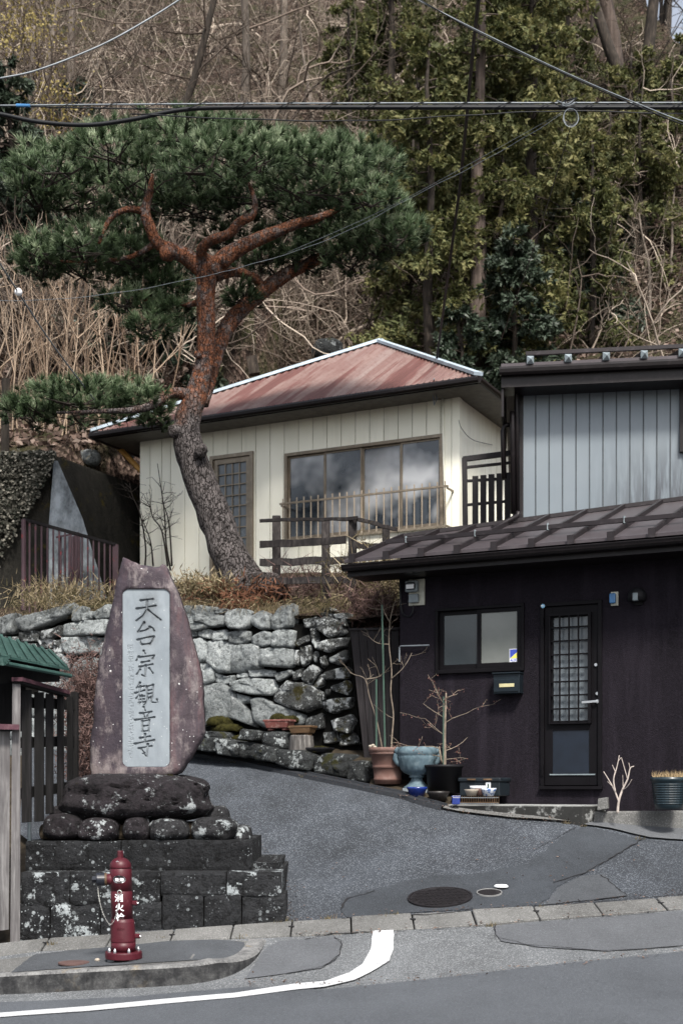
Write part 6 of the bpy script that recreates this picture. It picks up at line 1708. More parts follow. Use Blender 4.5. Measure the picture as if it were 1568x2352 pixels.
MB().box8([at(1370, 1862, 14.35), at(1396, 1858, 14.35), at(1398, 1858, 14.75), at(1385, 1862, 14.8), at(1372, 1834, 14.35), at(1394, 1831, 14.35), at(1397, 1831, 14.75), at(1385, 1834, 14.8)]).build('corner_block', M['conc'], po, bevel=.01)
ck = thing('planting_kerb', 'low pale concrete kerb under the teal pot at the right edge', 'kerb', tuple(gp(1470, 1905)))
k0 = gp(1358, 1891); k1 = k0 + (gp(1640, 1909) - k0) * 2.1; k1.z = gz(k1.x, k1.y); kd = (k1 - k0); kd.z = 0; kd.normalize(); kn = Vector((-kd.y, kd.x, 0)) * .16
zk0 = at(1358, 1864, k0.y).z; zk1 = zk0 + (k1.x - k0.x) * .012
def zz3(p, z): return Vector((p.x, p.y, z))
MB().box8([zz3(k0, k0.z - .15), zz3(k1, k1.z - .15), zz3(k1 + kn, k1.z - .15), zz3(k0 + kn, k0.z - .15), zz3(k0, zk0), zz3(k1, zk1), zz3(k1 + kn, zk1), zz3(k0 + kn, zk0)]).build('kerb_front', M['conc'], ck, bevel=.02)
wq0, wq1 = D.p(D.px(1390, 1850)[0], .01, 0), D.p(aR, .01, 0); s0, s1 = k0 + kn * 1.02, k1 + kn * 1.02
MB().box8([zz3(s0, .6), zz3(s1, .6), zz3(wq1, .6), zz3(wq0, .6), zz3(s0, zk0 - .025), zz3(s1, zk1 - .025), zz3(wq1, zk1 - .01), zz3(wq0, zk0 - .01)]).build('soil', M['soil'], ck)
sheet('kerb_apron', pxpoly([(1330, 1886), (1360, 1889), (1568, 1903), (2100, 1940), (2100, 1986), (1568, 1933), (1490, 1928), (1400, 1906), (1340, 1898)]), M['patch2'], .025, parent=ck, jag=.02, seed=44)
o = sheet('concrete_lip', pxpoly([(1022, 1857), (1100, 1868), (1200, 1878), (1318, 1888), (1310, 1893), (1180, 1884), (1060, 1870), (1015, 1862)]), M['conc'], .035, jag=.012, seed=46); o['kind'] = 'structure'

def potz(x, y):   # ground under the pots: the paving by the wall
    p = gp(x, y); return p
_L = [at(890, 1811, 15.95), at(957, 1817, 15.75), at(957, 1832, 15.4), at(1006, 1840, 15.3), at(1019, 1836, 15.55), at(850, 1812, 15.75), at(1020, 1855, 15.05)]
_c = np.linalg.lstsq(np.array([(1, p.x, p.y) for p in _L]), np.array([p.z for p in _L]), rcond=None)[0]
def ledge(x, y): return float(_c[0] + _c[1] * x + _c[2] * y)
_e = [gp(x, y) for x, y in ((848, 1811), (890, 1819), (930, 1829), (960, 1838), (1000, 1849), (1030, 1858))]
_w = [D.p(D.px(x, 1800)[0], .0, 0) for x in (1045, 1000, 960, 920)] + [S.p(S.px(850, 1790)[0], -.1, 0)]
o = sheet('pot_ledge', _e + _w, M['soil'], .0, fn=lambda x, y: max(ledge(x, y), gz(x, y) + .012), step=.1); o['kind'] = 'structure'
def pot(name, label, cat, x, yb, Y, prof, mat, n=30, fn=None, soil=None, group=None):
    c = at(x, yb, Y); s_ = Y / FPX
    if x < 1040: c.z = max(ledge(c.x, c.y), gz(c.x, c.y) + .012)      # stands on the bare ledge by the wall
    th = thing(name, label, cat, tuple(c), group)
    MB().lathe([(r * s_, h * s_) for r, h in prof], n, tuple(c), fn=(lambda r, z, t, i: fn(r / s_, z / s_, t, i) * s_) if fn else None, close=True).build('body', mat, th, smooth=True)
    top = max(h for r, h in prof); rt = max(r for r, h in prof if h > top * .85)
    rw = [(rt * .9 * s_, (top - 2.5) * s_), (.002, (top - 1.5) * s_)]
    MB().lathe([(rt * .92 * s_, (top - 3) * s_), (rt * .5 * s_, (top + .1) * s_), (.001, (top + .3) * s_)], 20, tuple(c), close=False).build('soil', soil or M['soil'], th)
    return th, c, s_
tp_, c, s_ = pot('terracotta_pot', 'large ribbed terracotta pot with green stakes beside the board fence', 'pot', 890, 1811, 15.92,
    [(27, 0), (30, 0), (31, 8), (32.5, 9), (32.5, 13), (31.5, 14), (33.5, 36), (35.5, 37), (35.5, 41), (35, 42), (35, 45), (36, 47), (38, 67), (41.5, 68), (41.5, 72), (40, 73), (43.5, 75), (44, 84), (41, 84), (40, 80)], M['terracotta'])
ff = MB()
for k, (dx, dz) in enumerate(((-40, 86), (-34, 88), (-30, 84))):
    cc = c + Vector((dx * s_, -.08, dz * s_)); m = MB().lathe([(.008, -.02), (.02, -.005), (.024, .008), (.012, .02), (.001, .021)], 8, tuple(cc)); m.build('bead', M['buff'], tp_)
ur_, c2, s2 = pot('stone_urn', 'blue-grey ornamental urn with fluted bowl and ram handles', 'urn', 957, 1816, 15.72,
    [(28, 0), (31, 0), (31, 3), (22, 9), (14, 18), (12.5, 24), (18, 26), (18, 29), (16, 30), (28, 36), (36, 44), (40, 54), (43, 66), (44, 74), (43, 76), (45, 78), (46, 84), (45, 90), (41, 95), (38, 96), (37, 92)], M['urn'], 64,
    fn=lambda r, h, t, i: r * (1 + (.045 * math.sin(t * 26 + h * .16) if 44 < h < 76 else (.06 * abs(math.sin(t * 8)) if 32 < h <= 44 else 0))))
for sg in (-1, 1):
    b_ = c2 + Vector((sg * 44 * s2, -.02, 68 * s2))
    MB().tube([b_ + Vector((sg * x_ * s2, 0, z_ * s2)) for x_, z_ in ((-4, -16), (2, -8), (6, 0), (4, 10), (-3, 14), (-4, 8), (1, 4))], [.02, .03, .034, .032, .03, .022, .012], 8).build('handle', M['urn'], ur_, smooth=True)
    MB().tube([b_ + Vector((sg * x_ * s2, -.01, z_ * s2)) for x_, z_ in ((0, 12), (4, 20), (1, 25), (-4, 22))], [.03, .028, .022, .012], 7).build('horn', M['urn'], ur_, smooth=True)
MB().box(tuple(c2 + Vector((0, 0, -.03))), (.36, .34, .07)).build('base_block', M['pale_conc'], ur_)
bp, c3, s3_ = pot('black_pot', 'wide black pot holding the bare young maple', 'pot', 1019, 1836, 15.55, [(34, 0), (36, 0), (42, 58), (45, 59), (45, 65), (42, 65)], M['black_pot'])
pot('glazed_pot', 'shallow cobalt blue glazed pot at the foot of the urn', 'pot', 957, 1831, 15.38, [(14, 0), (17, 0), (21, 15), (23.5, 18), (23.5, 22), (21, 22)], M['blue_glaze'], 22)
pot('bonsai_dish', 'dark brown round dish right of the cobalt pot', 'pot', 1006, 1839, 15.22, [(14, 0), (18, 0), (23, 14), (26, 18), (26, 23), (23, 23)], M['dark_pot'], 24)
o, cq, sq2 = pot('teal_pot', 'teal ribbed pot of cut dry grass at the right edge', 'pot', 1535, 1859, 14.15, [(27, 0), (31, 0), (33, 12), (35.5, 30), (37.5, 50), (39, 64), (42, 66), (42, 74), (39, 74)], M['teal_glaze'], 40,
    fn=lambda r, h, t, i: r)
for k in range(9):
    h = 14 + k * 5.5; r_ = 33.2 + (h - 12) * .11
    MB().tube([cq + Vector((math.cos(t) * (r_ + .6) * sq2, math.sin(t) * (r_ + .6) * sq2, h * sq2)) for t in [i * 2 * math.pi / 28 for i in range(29)]], .006, 4, cap=False).build('rib', M['teal_glaze'], o)
g3 = np.random.default_rng(3); N = 420
rr_ = np.sqrt(g3.random(N)) * 36 * sq2; tt = g3.random(N) * 2 * np.pi
pos = np.stack([cq.x + rr_ * np.cos(tt), cq.y + rr_ * np.sin(tt), np.full(N, cq.z + 70 * sq2)], 1)
dd = unit(g3.normal(size=(N, 3)) * .35 + np.array([0, 0, 1.0])) * (.05 + g3.random((N, 1)) * .06)
Vv, Ff = blades(pos, dd, unit(np.cross(dd, g3.normal(size=(N, 3)))) * .007)
np_mesh('cut_grass', Vv, Ff, M['straw'], o, np.repeat(g3.random(N), 3))['kind'] = 'stuff'
# storage box, wire tray and the tiny pots
bx = thing('storage_box', 'dark lidded storage box against the wall under the window', 'box', tuple(at(1110, 1826, 15.2)))
a0, a1 = D.px(1066, 1800, .25)[0], D.px(1158, 1800, .25)[0]; zb = EYE - (1828 - HY) / FPX * 15.4; ztp = EYE - (1786 - HY) / FPX * 15.3
MB().fbox(D, a0, a1, .06, .42, zb, ztp - .05).build('body', M['bluebox'], bx, bevel=.012)
MB().fbox(D, a0 - .015, a1 + .015, .045, .435, ztp - .05, ztp).build('lid', M['bluebox'], bx, bevel=.014)
MB().fbox(D, a1 - .17, a1 - .11, .421, .424, zb + .04, zb + .16).build('label_sticker', M['white'], bx)
MB().fbox(D, a1 - .15, a1 - .13, .4245, .4255, zb + .06, zb + .14).build('label_print', M['bamboo_green'], bx)
for q in (a0 + .16, a1 - .14): MB().fbox(D, q - .05, q + .05, .436, .45, ztp - .03, ztp - .012).build('latch', M['planter_brown'], bx)
wt = thing('wire_tray', 'rusty wire tray carrying three tiny pots on the doorstep slab', 'tray', tuple(at(1092, 1836, 14.95)))
T = Frame(at(1092, 1836, 14.95), 20); ta0, ta1 = T.px(1050, 1836)[0], T.px(1140, 1836)[0]; tz = zt + .005; 
for bb_ in (-.1, .1):
    for c_ in (.01, .075): MB().tube([T.p(ta0, bb_, tz + c_), T.p(ta1, bb_, tz + c_)], .005, 5).build('rail', M['wire_pale'], wt)
    for k in range(18): a = ta0 + (ta1 - ta0) * k / 17; MB().tube([T.p(a, bb_, tz), T.p(a, bb_, tz + .095)], .003, 4).build('wire', M['planter_brown'], wt)
for k in range(6):
    b_ = -.1 + .2 * k / 5; MB().tube([T.p(ta0, b_, tz + .02), T.p(ta1, b_, tz + .02)], .004, 4).build('bottom_wire', M['planter_brown'], wt)
pot('tiny_pot', 'tiny buff pot with a yellowing sedum on the wire tray', 'pot', 1082, 1828, 14.95, [(8, 0), (10, 0), (15, 11), (17, 15), (14, 15)], M['buff'], 16)
pot('tiny_pot', 'tiny terracotta pot in the middle of the wire tray', 'pot', 1101, 1827, 14.98, [(7, 0), (8, 0), (11, 13), (12, 16), (10, 16)], M['terracotta'], 16)
pot('tiny_pot', 'white lidded china bowl behind the tiny terracotta pot', 'pot', 1098, 1815, 15.1, [(12, 0), (14, 0), (20, 5), (20, 10), (17, 10)], M['white'], 18)
pot('tiny_pot', 'tiny blue and white china pot at the right of the wire tray', 'pot', 1121, 1829, 14.95, [(9, 0), (11, 0), (17, 14), (19, 19), (16, 19)], M['bluewhite'], 18)
o = thing('blue_cube_pot', 'tiny square cobalt pot at the left front of the slab', 'pot', tuple(at(1046, 1845, 14.9)))
cc = at(1046, 1838, 14.9); cc.z = zt + .045
MB().box(tuple(cc), (.09, .09, .085)).build('body', M['blue_glaze'], o, bevel=.008); MB().box(tuple(cc + Vector((0, 0, .05))), (.10, .10, .015)).build('rim', M['blue_glaze'], o, bevel=.004)

def twig(m, p, d, L, r, depth, g, spread=.7, seg=4, up=.1, minr=.0022, tips=None, nb=(2, 3)):
    """recursive bare branch"""
    pts_ = [p]; rad = [r]; q = p.copy(); dd_ = d.normalized()
    for i in range(seg):
        dd_ = (dd_ + Vector((g.gauss(0, .16), g.gauss(0, .16), g.gauss(0, .16) + up * .3))).normalized()
        q = q + dd_ * L / seg; pts_.append(q); rad.append(max(minr, r * (1 - .55 * (i + 1) / seg)))
    m.tube(pts_, rad, 5 if r > .01 else 4 if r > .005 else 3, cap=False)
    if tips is not None and depth <= 1: tips += pts_[1:]
    if depth > 0:
        for _ in range(g.randint(*nb)):
            k = g.randint(1, seg); b = pts_[k]
            s_ = Vector((g.gauss(0, 1), g.gauss(0, 1), g.gauss(0, .6) + up)).normalized()
            twig(m, b, (dd_ * (1 - spread) + s_ * spread), L * g.uniform(.5, .75), rad[k] * .65, depth - 1, g, spread, seg, up, minr, tips, nb)
# bare maple in the black pot
g = random.Random(11)
mp_ = thing('young_maple', 'bare young maple with reddish buds growing in the black pot', 'tree', tuple(at(1019, 1775, 15.6)))
m = MB(); tips = []
tr = [at(x, y, Y) for x, y, Y in ((1018, 1780, 15.6), (1020, 1740, 15.6), (1020, 1700, 15.6), (1022, 1640, 15.58), (1024, 1592, 15.6))]
m.tube(smoothpath([tuple(p) for p in tr], 4), list(np.linspace(.032, .008, 17)), 7)
m.tube([tr[0].lerp(tr[1], .55), at(1012, 1745, 15.55), at(1008, 1715, 15.5)], [.016, .014, .008], 6)
for (x, y, Y), (dx, dz), L in [((1020, 1740, 15.6), (-1, .5), .45), ((1020, 1725, 15.6), (1, .25), .42), ((1010, 1720, 15.5), (-1, .4), .4), ((1021, 1690, 15.6), (-1, .6), .35), ((1022, 1660, 15.6), (1, .5), .42), ((1022, 1650, 15.6), (-1, .3), .38), ((1023, 1620, 15.6), (-.8, .5), .3), ((1024, 1605, 15.6), (.8, .6), .22), ((1020, 1745, 15.6), (.8, .2), .3)]:
    twig(m, at(x, y, Y), Vector((dx, g.uniform(-.5, .5), dz)), L * .9, .0065, 2, g, .55, 4, .05, .0025, tips)
m.build('trunk', M['bark_pale'], mp_, smooth=True)
N = len(tips); g4 = np.random.default_rng(2); tp2 = np.array([tuple(t_) for t_ in tips]); N = len(tp2); tp2 = tp2 + g4.normal(size=(N, 3)) * .012
dd = randdir(N, g4) * .022; Vv, Ff = blades(tp2, dd, unit(np.cross(dd, g4.normal(size=(N, 3)))) * .013, False)
np_mesh('buds', Vv, Ff, M['red_bud'], mp_, np.repeat(g4.random(N), 4))['kind'] = 'stuff'
MB().tube([at(1017, 1780, 15.57), at(1018, 1600, 15.57)], .009, 6).build('stake', M['bamboo_green'], mp_)
# climber and stakes in the terracotta pot
cl = thing('bare_climber', 'bare pale climber stems rising from the terracotta pot', 'plant', tuple(c + Vector((0, 0, 80 * s_))))
m = MB()
for L in ([(897, 1735, 16.1), (900, 1690, 16.1), (903, 1640, 16.1), (897, 1590, 16.1), (899, 1540, 16.1), (893, 1480, 16.1), (895, 1430, 16.1), (903, 1392, 16.2), (912, 1375, 16.2)], [(880, 1735, 16.1), (866, 1660, 16.1), (848, 1600, 16.1), (838, 1560, 16.1), (815, 1550, 16.2), (803, 1545, 16.3)], [(897, 1560, 16.1), (920, 1540, 16.0), (935, 1520, 16.0), (945, 1500, 16.0)], [(838, 1560, 16.1), (860, 1557, 16.1), (875, 1552, 16.1)], [(893, 1480, 16.1), (870, 1478, 16.15), (855, 1470, 16.2)], [(895, 1430, 16.1), (882, 1405, 16.1), (878, 1390, 16.1)]):
    P = smoothpath([tuple(at(*q)) for q in L], 5); m.tube(P, list(np.linspace(.011 if len(L) > 6 else .007, .0035, len(P))), 6)
    for k in range(3): twig(m, Vector(tuple(P[g.randint(2, len(P) - 1)])), Vector((g.gauss(0, 1), g.gauss(0, .4), .6)), .2, .004, 1, g, .6, 3, .1)
m.build('stems', M['bark_pale'], cl, smooth=True)
for i, (x, y0, x2, y1) in enumerate(((884, 1740, 877, 1390), (864, 1740, 864, 1560))):
    o = MB().tube([at(x, y0, 16.05), at(x2, y1, 16.05)], .012, 7).build('plant_stake', M['bamboo_green'], base=tuple(at(x, y0, 16.05)))
    tag(o, ('tall green plant stake in the terracotta pot', 'shorter green plant stake at the left of the terracotta pot')[i], 'stake')
# bleached branch stuck in the soil
bb = thing('bleached_branch', 'pale bare branching stick planted beside the dark door', 'branch', tuple(at(1420, 1862, 14.3)))
m = MB(); BP = lambda L, r0, r1: m.tube(smoothpath([tuple(at(*q)) for q in L], 4), list(np.linspace(r0, r1, (len(L) - 1) * 4 + 1)), 6)
BP([(1417, 1868, 14.3), (1420, 1840, 14.3), (1428, 1815, 14.3), (1440, 1790, 14.28), (1446, 1765, 14.28), (1455, 1760, 14.28)], 0.0161, 0.0050)
BP([(1420, 1842, 14.3), (1412, 1820, 14.3), (1402, 1800, 14.32), (1385, 1772, 14.35)], 0.0112, 0.0043); BP([(1412, 1820, 14.3), (1408, 1790, 14.3), (1416, 1760, 14.3), (1421, 1735, 14.3)], 0.0099, 0.0037)
BP([(1413, 1775, 14.3), (1405, 1757, 14.3)], 0.0062, 0.0031); BP([(1440, 1790, 14.28), (1433, 1765, 14.26), (1426, 1740, 14.26)], 0.0062, 0.0031); BP([(1428, 1815, 14.3), (1440, 1806, 14.2), (1450, 1790, 14.15)], 0.0062, 0.0031); BP([(1419, 1748, 14.3), (1425, 1740, 14.3)], 0.0043, 0.0025); BP([(1446, 1768, 14.28), (1443, 1752, 14.28)], 0.0050, 0.0025); BP([(1405, 1806, 14.3), (1394, 1795, 14.25)], 0.0050, 0.0025); BP([(1430, 1812, 14.3), (1429, 1780, 14.35)], 0.0043, 0.0019)
m.build('stick', M['pale_branch'], bb, smooth=True)

# ------------------------------------------------------------------ litter blown into the edges of the paving
gl = np.random.default_rng(61); PL = []
def strew(path, n, spread, fn=gz, off=.02):
    pp = smoothpath([tuple(gp(x, y, fn)) for x, y in path], 6)
    for _ in range(n):
        q = pp[gl.integers(0, len(pp))]; x_, y_ = q[0] + gl.normal() * spread, q[1] + gl.normal() * spread; PL.append((x_, y_, fn(x_, y_) + off))
strew([(640, 2118), (746, 2112), (1039, 2094), (1244, 2083), (1560, 2058)], 170, .05, off=.026)
strew([(660, 2100), (640, 2040), (600, 1990), (585, 1950)], 170, .09)
strew([(480, 1742), (620, 1769), (740, 1794), (850, 1818), (960, 1846), (1060, 1872), (1200, 1886), (1320, 1899)], 260, .06, off=.05)
strew([(560, 2255), (700, 2262), (1000, 2250), (1280, 2216), (1560, 2188)], 130, .07)
strew([(700, 2150), (1000, 2135), (1560, 2088)], 110, .06, off=.024)
strew([(700, 2000), (1000, 1950), (1300, 1990), (900, 1880)], 90, .5)
PL = np.array(PL); n = len(PL); dd = unit(gl.normal(size=(n, 3)) * np.array([1, 1, .25])) * (.016 + .026 * gl.random((n, 1))); Vv, Ff = blades(PL, dd, unit(np.cross(dd, np.array([0, 0, 1.0]) + gl.normal(size=(n, 3)) * .3)) * .016, False)
o = np_mesh('fallen_leaves', Vv, Ff, M['deadleaf'], None, np.repeat(gl.random(n) * .8, 4)); o['kind'] = 'stuff'; tag(o, 'scattered brown leaf scraps along the edges of the paving', 'leaves')
wd = []
for x, y in ((662, 2118), (640, 2124), (755, 2112), (905, 2104), (1130, 2128), (1240, 2086), (1300, 1892), (1340, 1899), (560, 2156), (118, 2172), (372, 2160), (1470, 1928), (1060, 1868), (700, 1786), (540, 1752)):
    c_ = gp(x, y)
    for _ in range(26): wd.append((c_.x + gl.normal() * .03, c_.y + gl.normal() * .015, c_.z + .0))
wd = np.array(wd); n = len(wd); dd = unit(gl.normal(size=(n, 3)) * .55 + np.array([0, 0, 1.0])) * (.02 + .05 * gl.random((n, 1))); Vv, Ff = blades(wd, dd, unit(np.cross(dd, gl.normal(size=(n, 3)))) * .007)
o = np_mesh('weeds', Vv, Ff, M['grass'], None, np.repeat(gl.random(n) * .7, 3)); o['kind'] = 'stuff'; tag(o, 'tiny weeds sprouting from the paving joints', 'weeds')
# ------------------------------------------------------------------ the pine
g = random.Random(21)
pine = thing('pine_tree', 'leaning Japanese pine with reddish bark and layered dark green pads', 'tree', tuple(at(565, 1355, 18.9)))
PS = 1 / FPX
def limb(L, name, mat=None, n=14, wob=.16, sub=5):
    P = smoothpath([(*at(x, y, Y), w_ * .5 * Y * PS) for x, y, Y, w_ in L], sub)
    return MB().tube([tuple(p[:3]) for p in P], [p[3] for p in P], n, True, wob, 3).build(name, mat or M['bark'], pine, smooth=True)
limb([(590, 1385, 18.7, 170), (562, 1345, 18.9, 104), (525, 1270, 19.0, 82), (490, 1180, 19.1, 78), (455, 1090, 19.1, 72), (432, 1020, 19.1, 66), (432, 960, 19.1, 62), (456, 890, 19.1, 48), (473, 810, 19.1, 43), (473, 720, 19.1, 42), (474, 650, 19.1, 46), (476, 610, 19.1, 52), (478, 590, 19.1, 30)], 'trunk')
limb([(470, 625, 19.1, 42), (430, 592, 19.0, 38), (395, 575, 18.9, 34), (362, 558, 18.8, 28), (344, 520, 18.7, 25), (334, 485, 18.7, 24), (345, 440, 18.7, 16), (350, 400, 18.7, 8)], 'branch')
limb([(338, 488, 18.7, 18), (300, 480, 18.6, 15), (265, 492, 18.5, 13), (240, 525, 18.4, 10), (228, 560, 18.4, 7)], 'branch')
limb([(478, 605, 19.1, 32), (462, 580, 18.9, 24), (480, 555, 18.7, 22), (525, 538, 18.5, 22), (552, 510, 18.4, 22), (580, 495, 18.3, 16), (585, 460, 18.3, 12), (570, 420, 18.3, 7)], 'branch')
limb([(485, 630, 19.1, 44), (525, 585, 19.2, 38), (600, 547, 19.3, 30), (680, 515, 19.4, 24), (740, 497, 19.4, 18), (790, 470, 19.4, 12), (840, 440, 19.4, 6)], 'branch')
limb([(470, 930, 19.15, 20), (490, 850, 19.4, 28), (512, 770, 19.8, 36), (550, 715, 20.0, 36), (600, 672, 20.1, 34), (655, 632, 20.2, 30), (720, 600, 20.2, 26), (780, 570, 20.1, 18), (850, 545, 19.9, 8)], 'branch')
limb([(488, 640, 19.2, 22), (540, 625, 19.6, 20), (585, 640, 20.0, 22), (605, 665, 20.1, 22)], 'branch')
limb([(440, 910, 19.1, 30), (395, 902, 18.9, 24), (350, 930, 18.7, 20), (305, 942, 18.6, 15), (220, 945, 18.5, 9), (130, 948, 18.4, 5)], 'branch')
limb([(465, 690, 19.1, 18), (430, 700, 19.3, 12), (380, 690, 19.5, 8), (330, 690, 19.6, 5)], 'branch')
limb([(362, 556, 18.8, 16), (300, 590, 18.9, 10), (220, 600, 19.0, 8), (140, 600, 19.0, 5)], 'branch')
def knot(x, y, Y, r):
    p = at(x, y, Y); bm = bmesh.new(); bmesh.ops.create_icosphere(bm, subdivisions=2, radius=r)
    for v in bm.verts: v.co += v.co.normalized() * noise.noise(v.co * 20) * r * .3
    m_ = MB().add([tuple(v.co + p) for v in bm.verts], [tuple(v.index for v in f.verts) for f in bm.faces]); bm.free(); m_.build('knot', M['bark'], pine, smooth=True)
for x, y, Y, r in ((402, 990, 18.95, .11), (462, 1035, 18.85, .10), (455, 815, 18.95, .06), (385, 582, 18.75, .12), (520, 600, 19.0, .08)): knot(x, y, Y, r)
PADS = [(330, 470, 110, 30, .9), (450, 480, 110, 34, .9), (580, 470, 120, 36, .9), (690, 490, 110, 36, 1.0), (800, 510, 100, 40, .8), (170, 480, 100, 30, .6), (240, 590, 120, 45, .6), (130, 600, 100, 40, .5), (340, 640, 90, 36, .7), (540, 560, 80, 30, 1.3), (650, 560, 90, 32, 1.4), (60, 420, 60, 45, 0), (130, 390, 110, 60, -.6), (130, 400, 100, 50, .7), (260, 352, 120, 52, -.9), (280, 360, 140, 55, .6), (330, 410, 120, 50, -.3), (420, 325, 130, 46, -.8), (430, 330, 150, 50, .5), (540, 330, 120, 44, .3), (470, 375, 110, 45, -1.5), (560, 365, 120, 48, -1.3), (640, 372, 120, 48, -.9),
        (690, 385, 140, 50, .4), (740, 375, 110, 45, -.8), (810, 365, 90, 42, .3), (850, 400, 80, 50, .1), (620, 430, 130, 46, .3), (720, 440, 120, 48, -.6), (820, 450, 100, 50, -.4), (880, 500, 70, 55, .2), (910, 545, 75, 48, .1), (850, 560, 95, 45, .3), (770, 575, 90, 40, .8), (760, 520, 90, 40, 1.2), (500, 440, 120, 40, .8), (410, 450, 110, 38, 1.1), (200, 440, 120, 42, .3), (90, 455, 75, 35, .2),
        (95, 585, 75, 34, -.2), (190, 565, 90, 40, -.5), (270, 545, 90, 38, .3), (300, 595, 95, 38, .2), (180, 615, 95, 34, .3), (90, 615, 60, 24, .1), (360, 610, 70, 28, .6), (310, 700, 85, 34, .4), (370, 670, 80, 30, .6), (350, 755, 60, 30, .4), (400, 720, 50, 28, .5), (600, 600, 75, 26, 1.0), (700, 600, 75, 28, 1.1), (560, 690, 45, 24, 1.0), (820, 600, 80, 30, .6),
        (180, 915, 120, 40, -.3), (90, 935, 85, 34, 0), (270, 905, 90, 34, .3), (330, 925, 75, 30, -.1), (60, 955, 60, 28, .2), (200, 950, 110, 26, .2), (360, 965, 45, 20, .2)]
gp_ = np.random.default_rng(5); POS = []; DIR = []; LEN = []; TN = []
twm = MB()
for (cx, cy, rx, ry, dy) in PADS:
    Y = 19.0 + dy; C_ = at(cx, cy, Y); ax, az = rx * Y * PS, ry * Y * PS; ay = max(.45, min(ax * .8, .9))
    nT = int(44 + 140 * ax * ay)
    u = randdir(nT, gp_); u[:, 2] = np.abs(u[:, 2]) * np.where(gp_.random(nT) < .82, 1, -.5)
    rad = .55 + .50 * gp_.random(nT) ** .6 + .12 * (gp_.random(nT) < .12)
    p = np.array(C_) + u * rad[:, None] * np.array([ax, ay, az])
    p[:, 2] += gp_.normal(size=nT) * .05
    d = unit(u * np.array([.8, .8, .6]) + np.array([0, 0, .65]) + gp_.normal(size=(nT, 3)) * .25)
    POS.append(p); DIR.append(d); LEN.append(.125 + .055 * gp_.random(nT)); TN.append(np.clip(.20 + .55 * np.clip(u[:, 2], 0, 1) * rad + gp_.normal(size=nT) * .22 - (.22 if dy > .55 else 0), 0, 1))  # tint paints lit tops and shaded rear pads into the needles
    for k in range(7):
        q = Vector(tuple(p[gp_.integers(0, nT)])); twm.tube([C_ + Vector((g.uniform(-.2, .2) * ax * 2, g.uniform(-.3, .3), -az * .5)), (C_ + q) / 2 + Vector((0, 0, -az * .25)), q], [.016, .010, .005], 4, False)
twm.build('twigs', M['twig_dark'], pine)['kind'] = 'stuff'
POS = np.concatenate(POS); DIR = np.concatenate(DIR); LEN = np.concatenate(LEN); TN = np.concatenate(TN)
K = 28; N = len(POS)
P = np.repeat(POS, K, 0); Dn = np.repeat(DIR, K, 0); Ln = np.repeat(LEN, K) * (.75 + .35 * gp_.random(N * K))
back = gp_.random(N * K) * .05
dd = unit(Dn + gp_.normal(size=(N * K, 3)) * .46)
start = P - Dn * back[:, None]
wv = unit(np.cross(dd, gp_.normal(size=(N * K, 3)))) * .0135
Vv, Ff = blades(start, dd * Ln[:, None], wv)
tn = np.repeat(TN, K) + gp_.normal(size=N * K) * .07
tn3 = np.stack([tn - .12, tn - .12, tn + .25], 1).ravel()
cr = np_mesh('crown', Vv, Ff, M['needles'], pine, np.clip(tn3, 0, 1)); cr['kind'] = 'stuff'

# ------------------------------------------------------------------ grass and ferns on the terrace
def tuft_field(name, regs, mat, n, L, w_, seed, droop=.0, label=None, cat=None, parent=None, up=1.0):
    gg = np.random.default_rng(seed); P = []
    for (x0, x1, b0, b1, wgt) in regs:
        k = int(n * wgt); xs_ = x0 + (x1 - x0) * gg.random(k); bs_ = b0 + (b1 - b0) * gg.random(k)
        for x_, b_ in zip(xs_, bs_):
            a_ = S.px(x_, 1380, -b_)[0]; q = S.p(a_, -b_, 0); P.append((q.x, q.y, max(terr(q.x, q.y), 3.6) + (-.03)))
    P = np.array(P); P = P[[noise.noise(Vector((q[0] * 2.2, q[1] * 2.2, 4.0))) + .35 * gg.normal() > -.02 for q in P]]; n_ = len(P)
    d_ = unit(gg.normal(size=(n_, 3)) * np.array([.8, .8, .3]) + np.array([0, -.35 * droop, up])) * (L * (.5 + gg.random((n_, 1))))
    Vv_, Ff_ = blades(P, d_, unit(np.cross(d_, gg.normal(size=(n_, 3)))) * w_)
    t_ = np.repeat(np.clip(.5 + .5 * np.sin(P[:, 0] * 2.3 + P[:, 1]) * .6 + gg.normal(size=n_) * .22, 0, 1), 3)
    o_ = np_mesh(name, Vv_, Ff_, mat, parent, t_); 
    o_['kind'] = 'stuff'
    if label: tag(o_, label, cat)
    return o_
tuft_field('dry_grass', [(-40, 815, .02, .5, .5), (-40, 815, .4, 2.6, .35), (30, 320, 1.0, 4.2, .15)], M['grass'], 15000, .11, .008, 4, .6, 'dry tufted grass covering the terrace edge above the stone wall', 'grass')
# grass drooping over the face
gg = np.random.default_rng(8); n_ = 1100
xs_ = np.concatenate([430 + 380 * gg.random(n_ // 2), 690 + 120 * gg.random(n_ // 4), 30 + 220 * gg.random(n_ - n_ // 2 - n_ // 4)])
base = np.array([tuple(S.p(S.px(x_, 1395, 0)[0], .04 + .05 * gg.random(), S.px(x_, 1398, 0)[1] + .04 * gg.normal() + .08)) for x_ in xs_])
d_ = unit(gg.normal(size=(n_, 3)) * .5 + np.array(S.n) * .55 + np.array([0, 0, -.5])) * (.06 + .16 * gg.random((n_, 1)) ** 1.5)
Vv, Ff = blades(base, d_, unit(np.cross(d_, gg.normal(size=(n_, 3)))) * .008)
o = np_mesh('hanging_grass', Vv, Ff, M['grass'], None, np.repeat(np.clip(.35 + gg.normal(size=n_) * .3, 0, 1), 3)); o['kind'] = 'stuff'; tag(o, 'straw-coloured grass hanging over the top stones of the wall', 'grass')
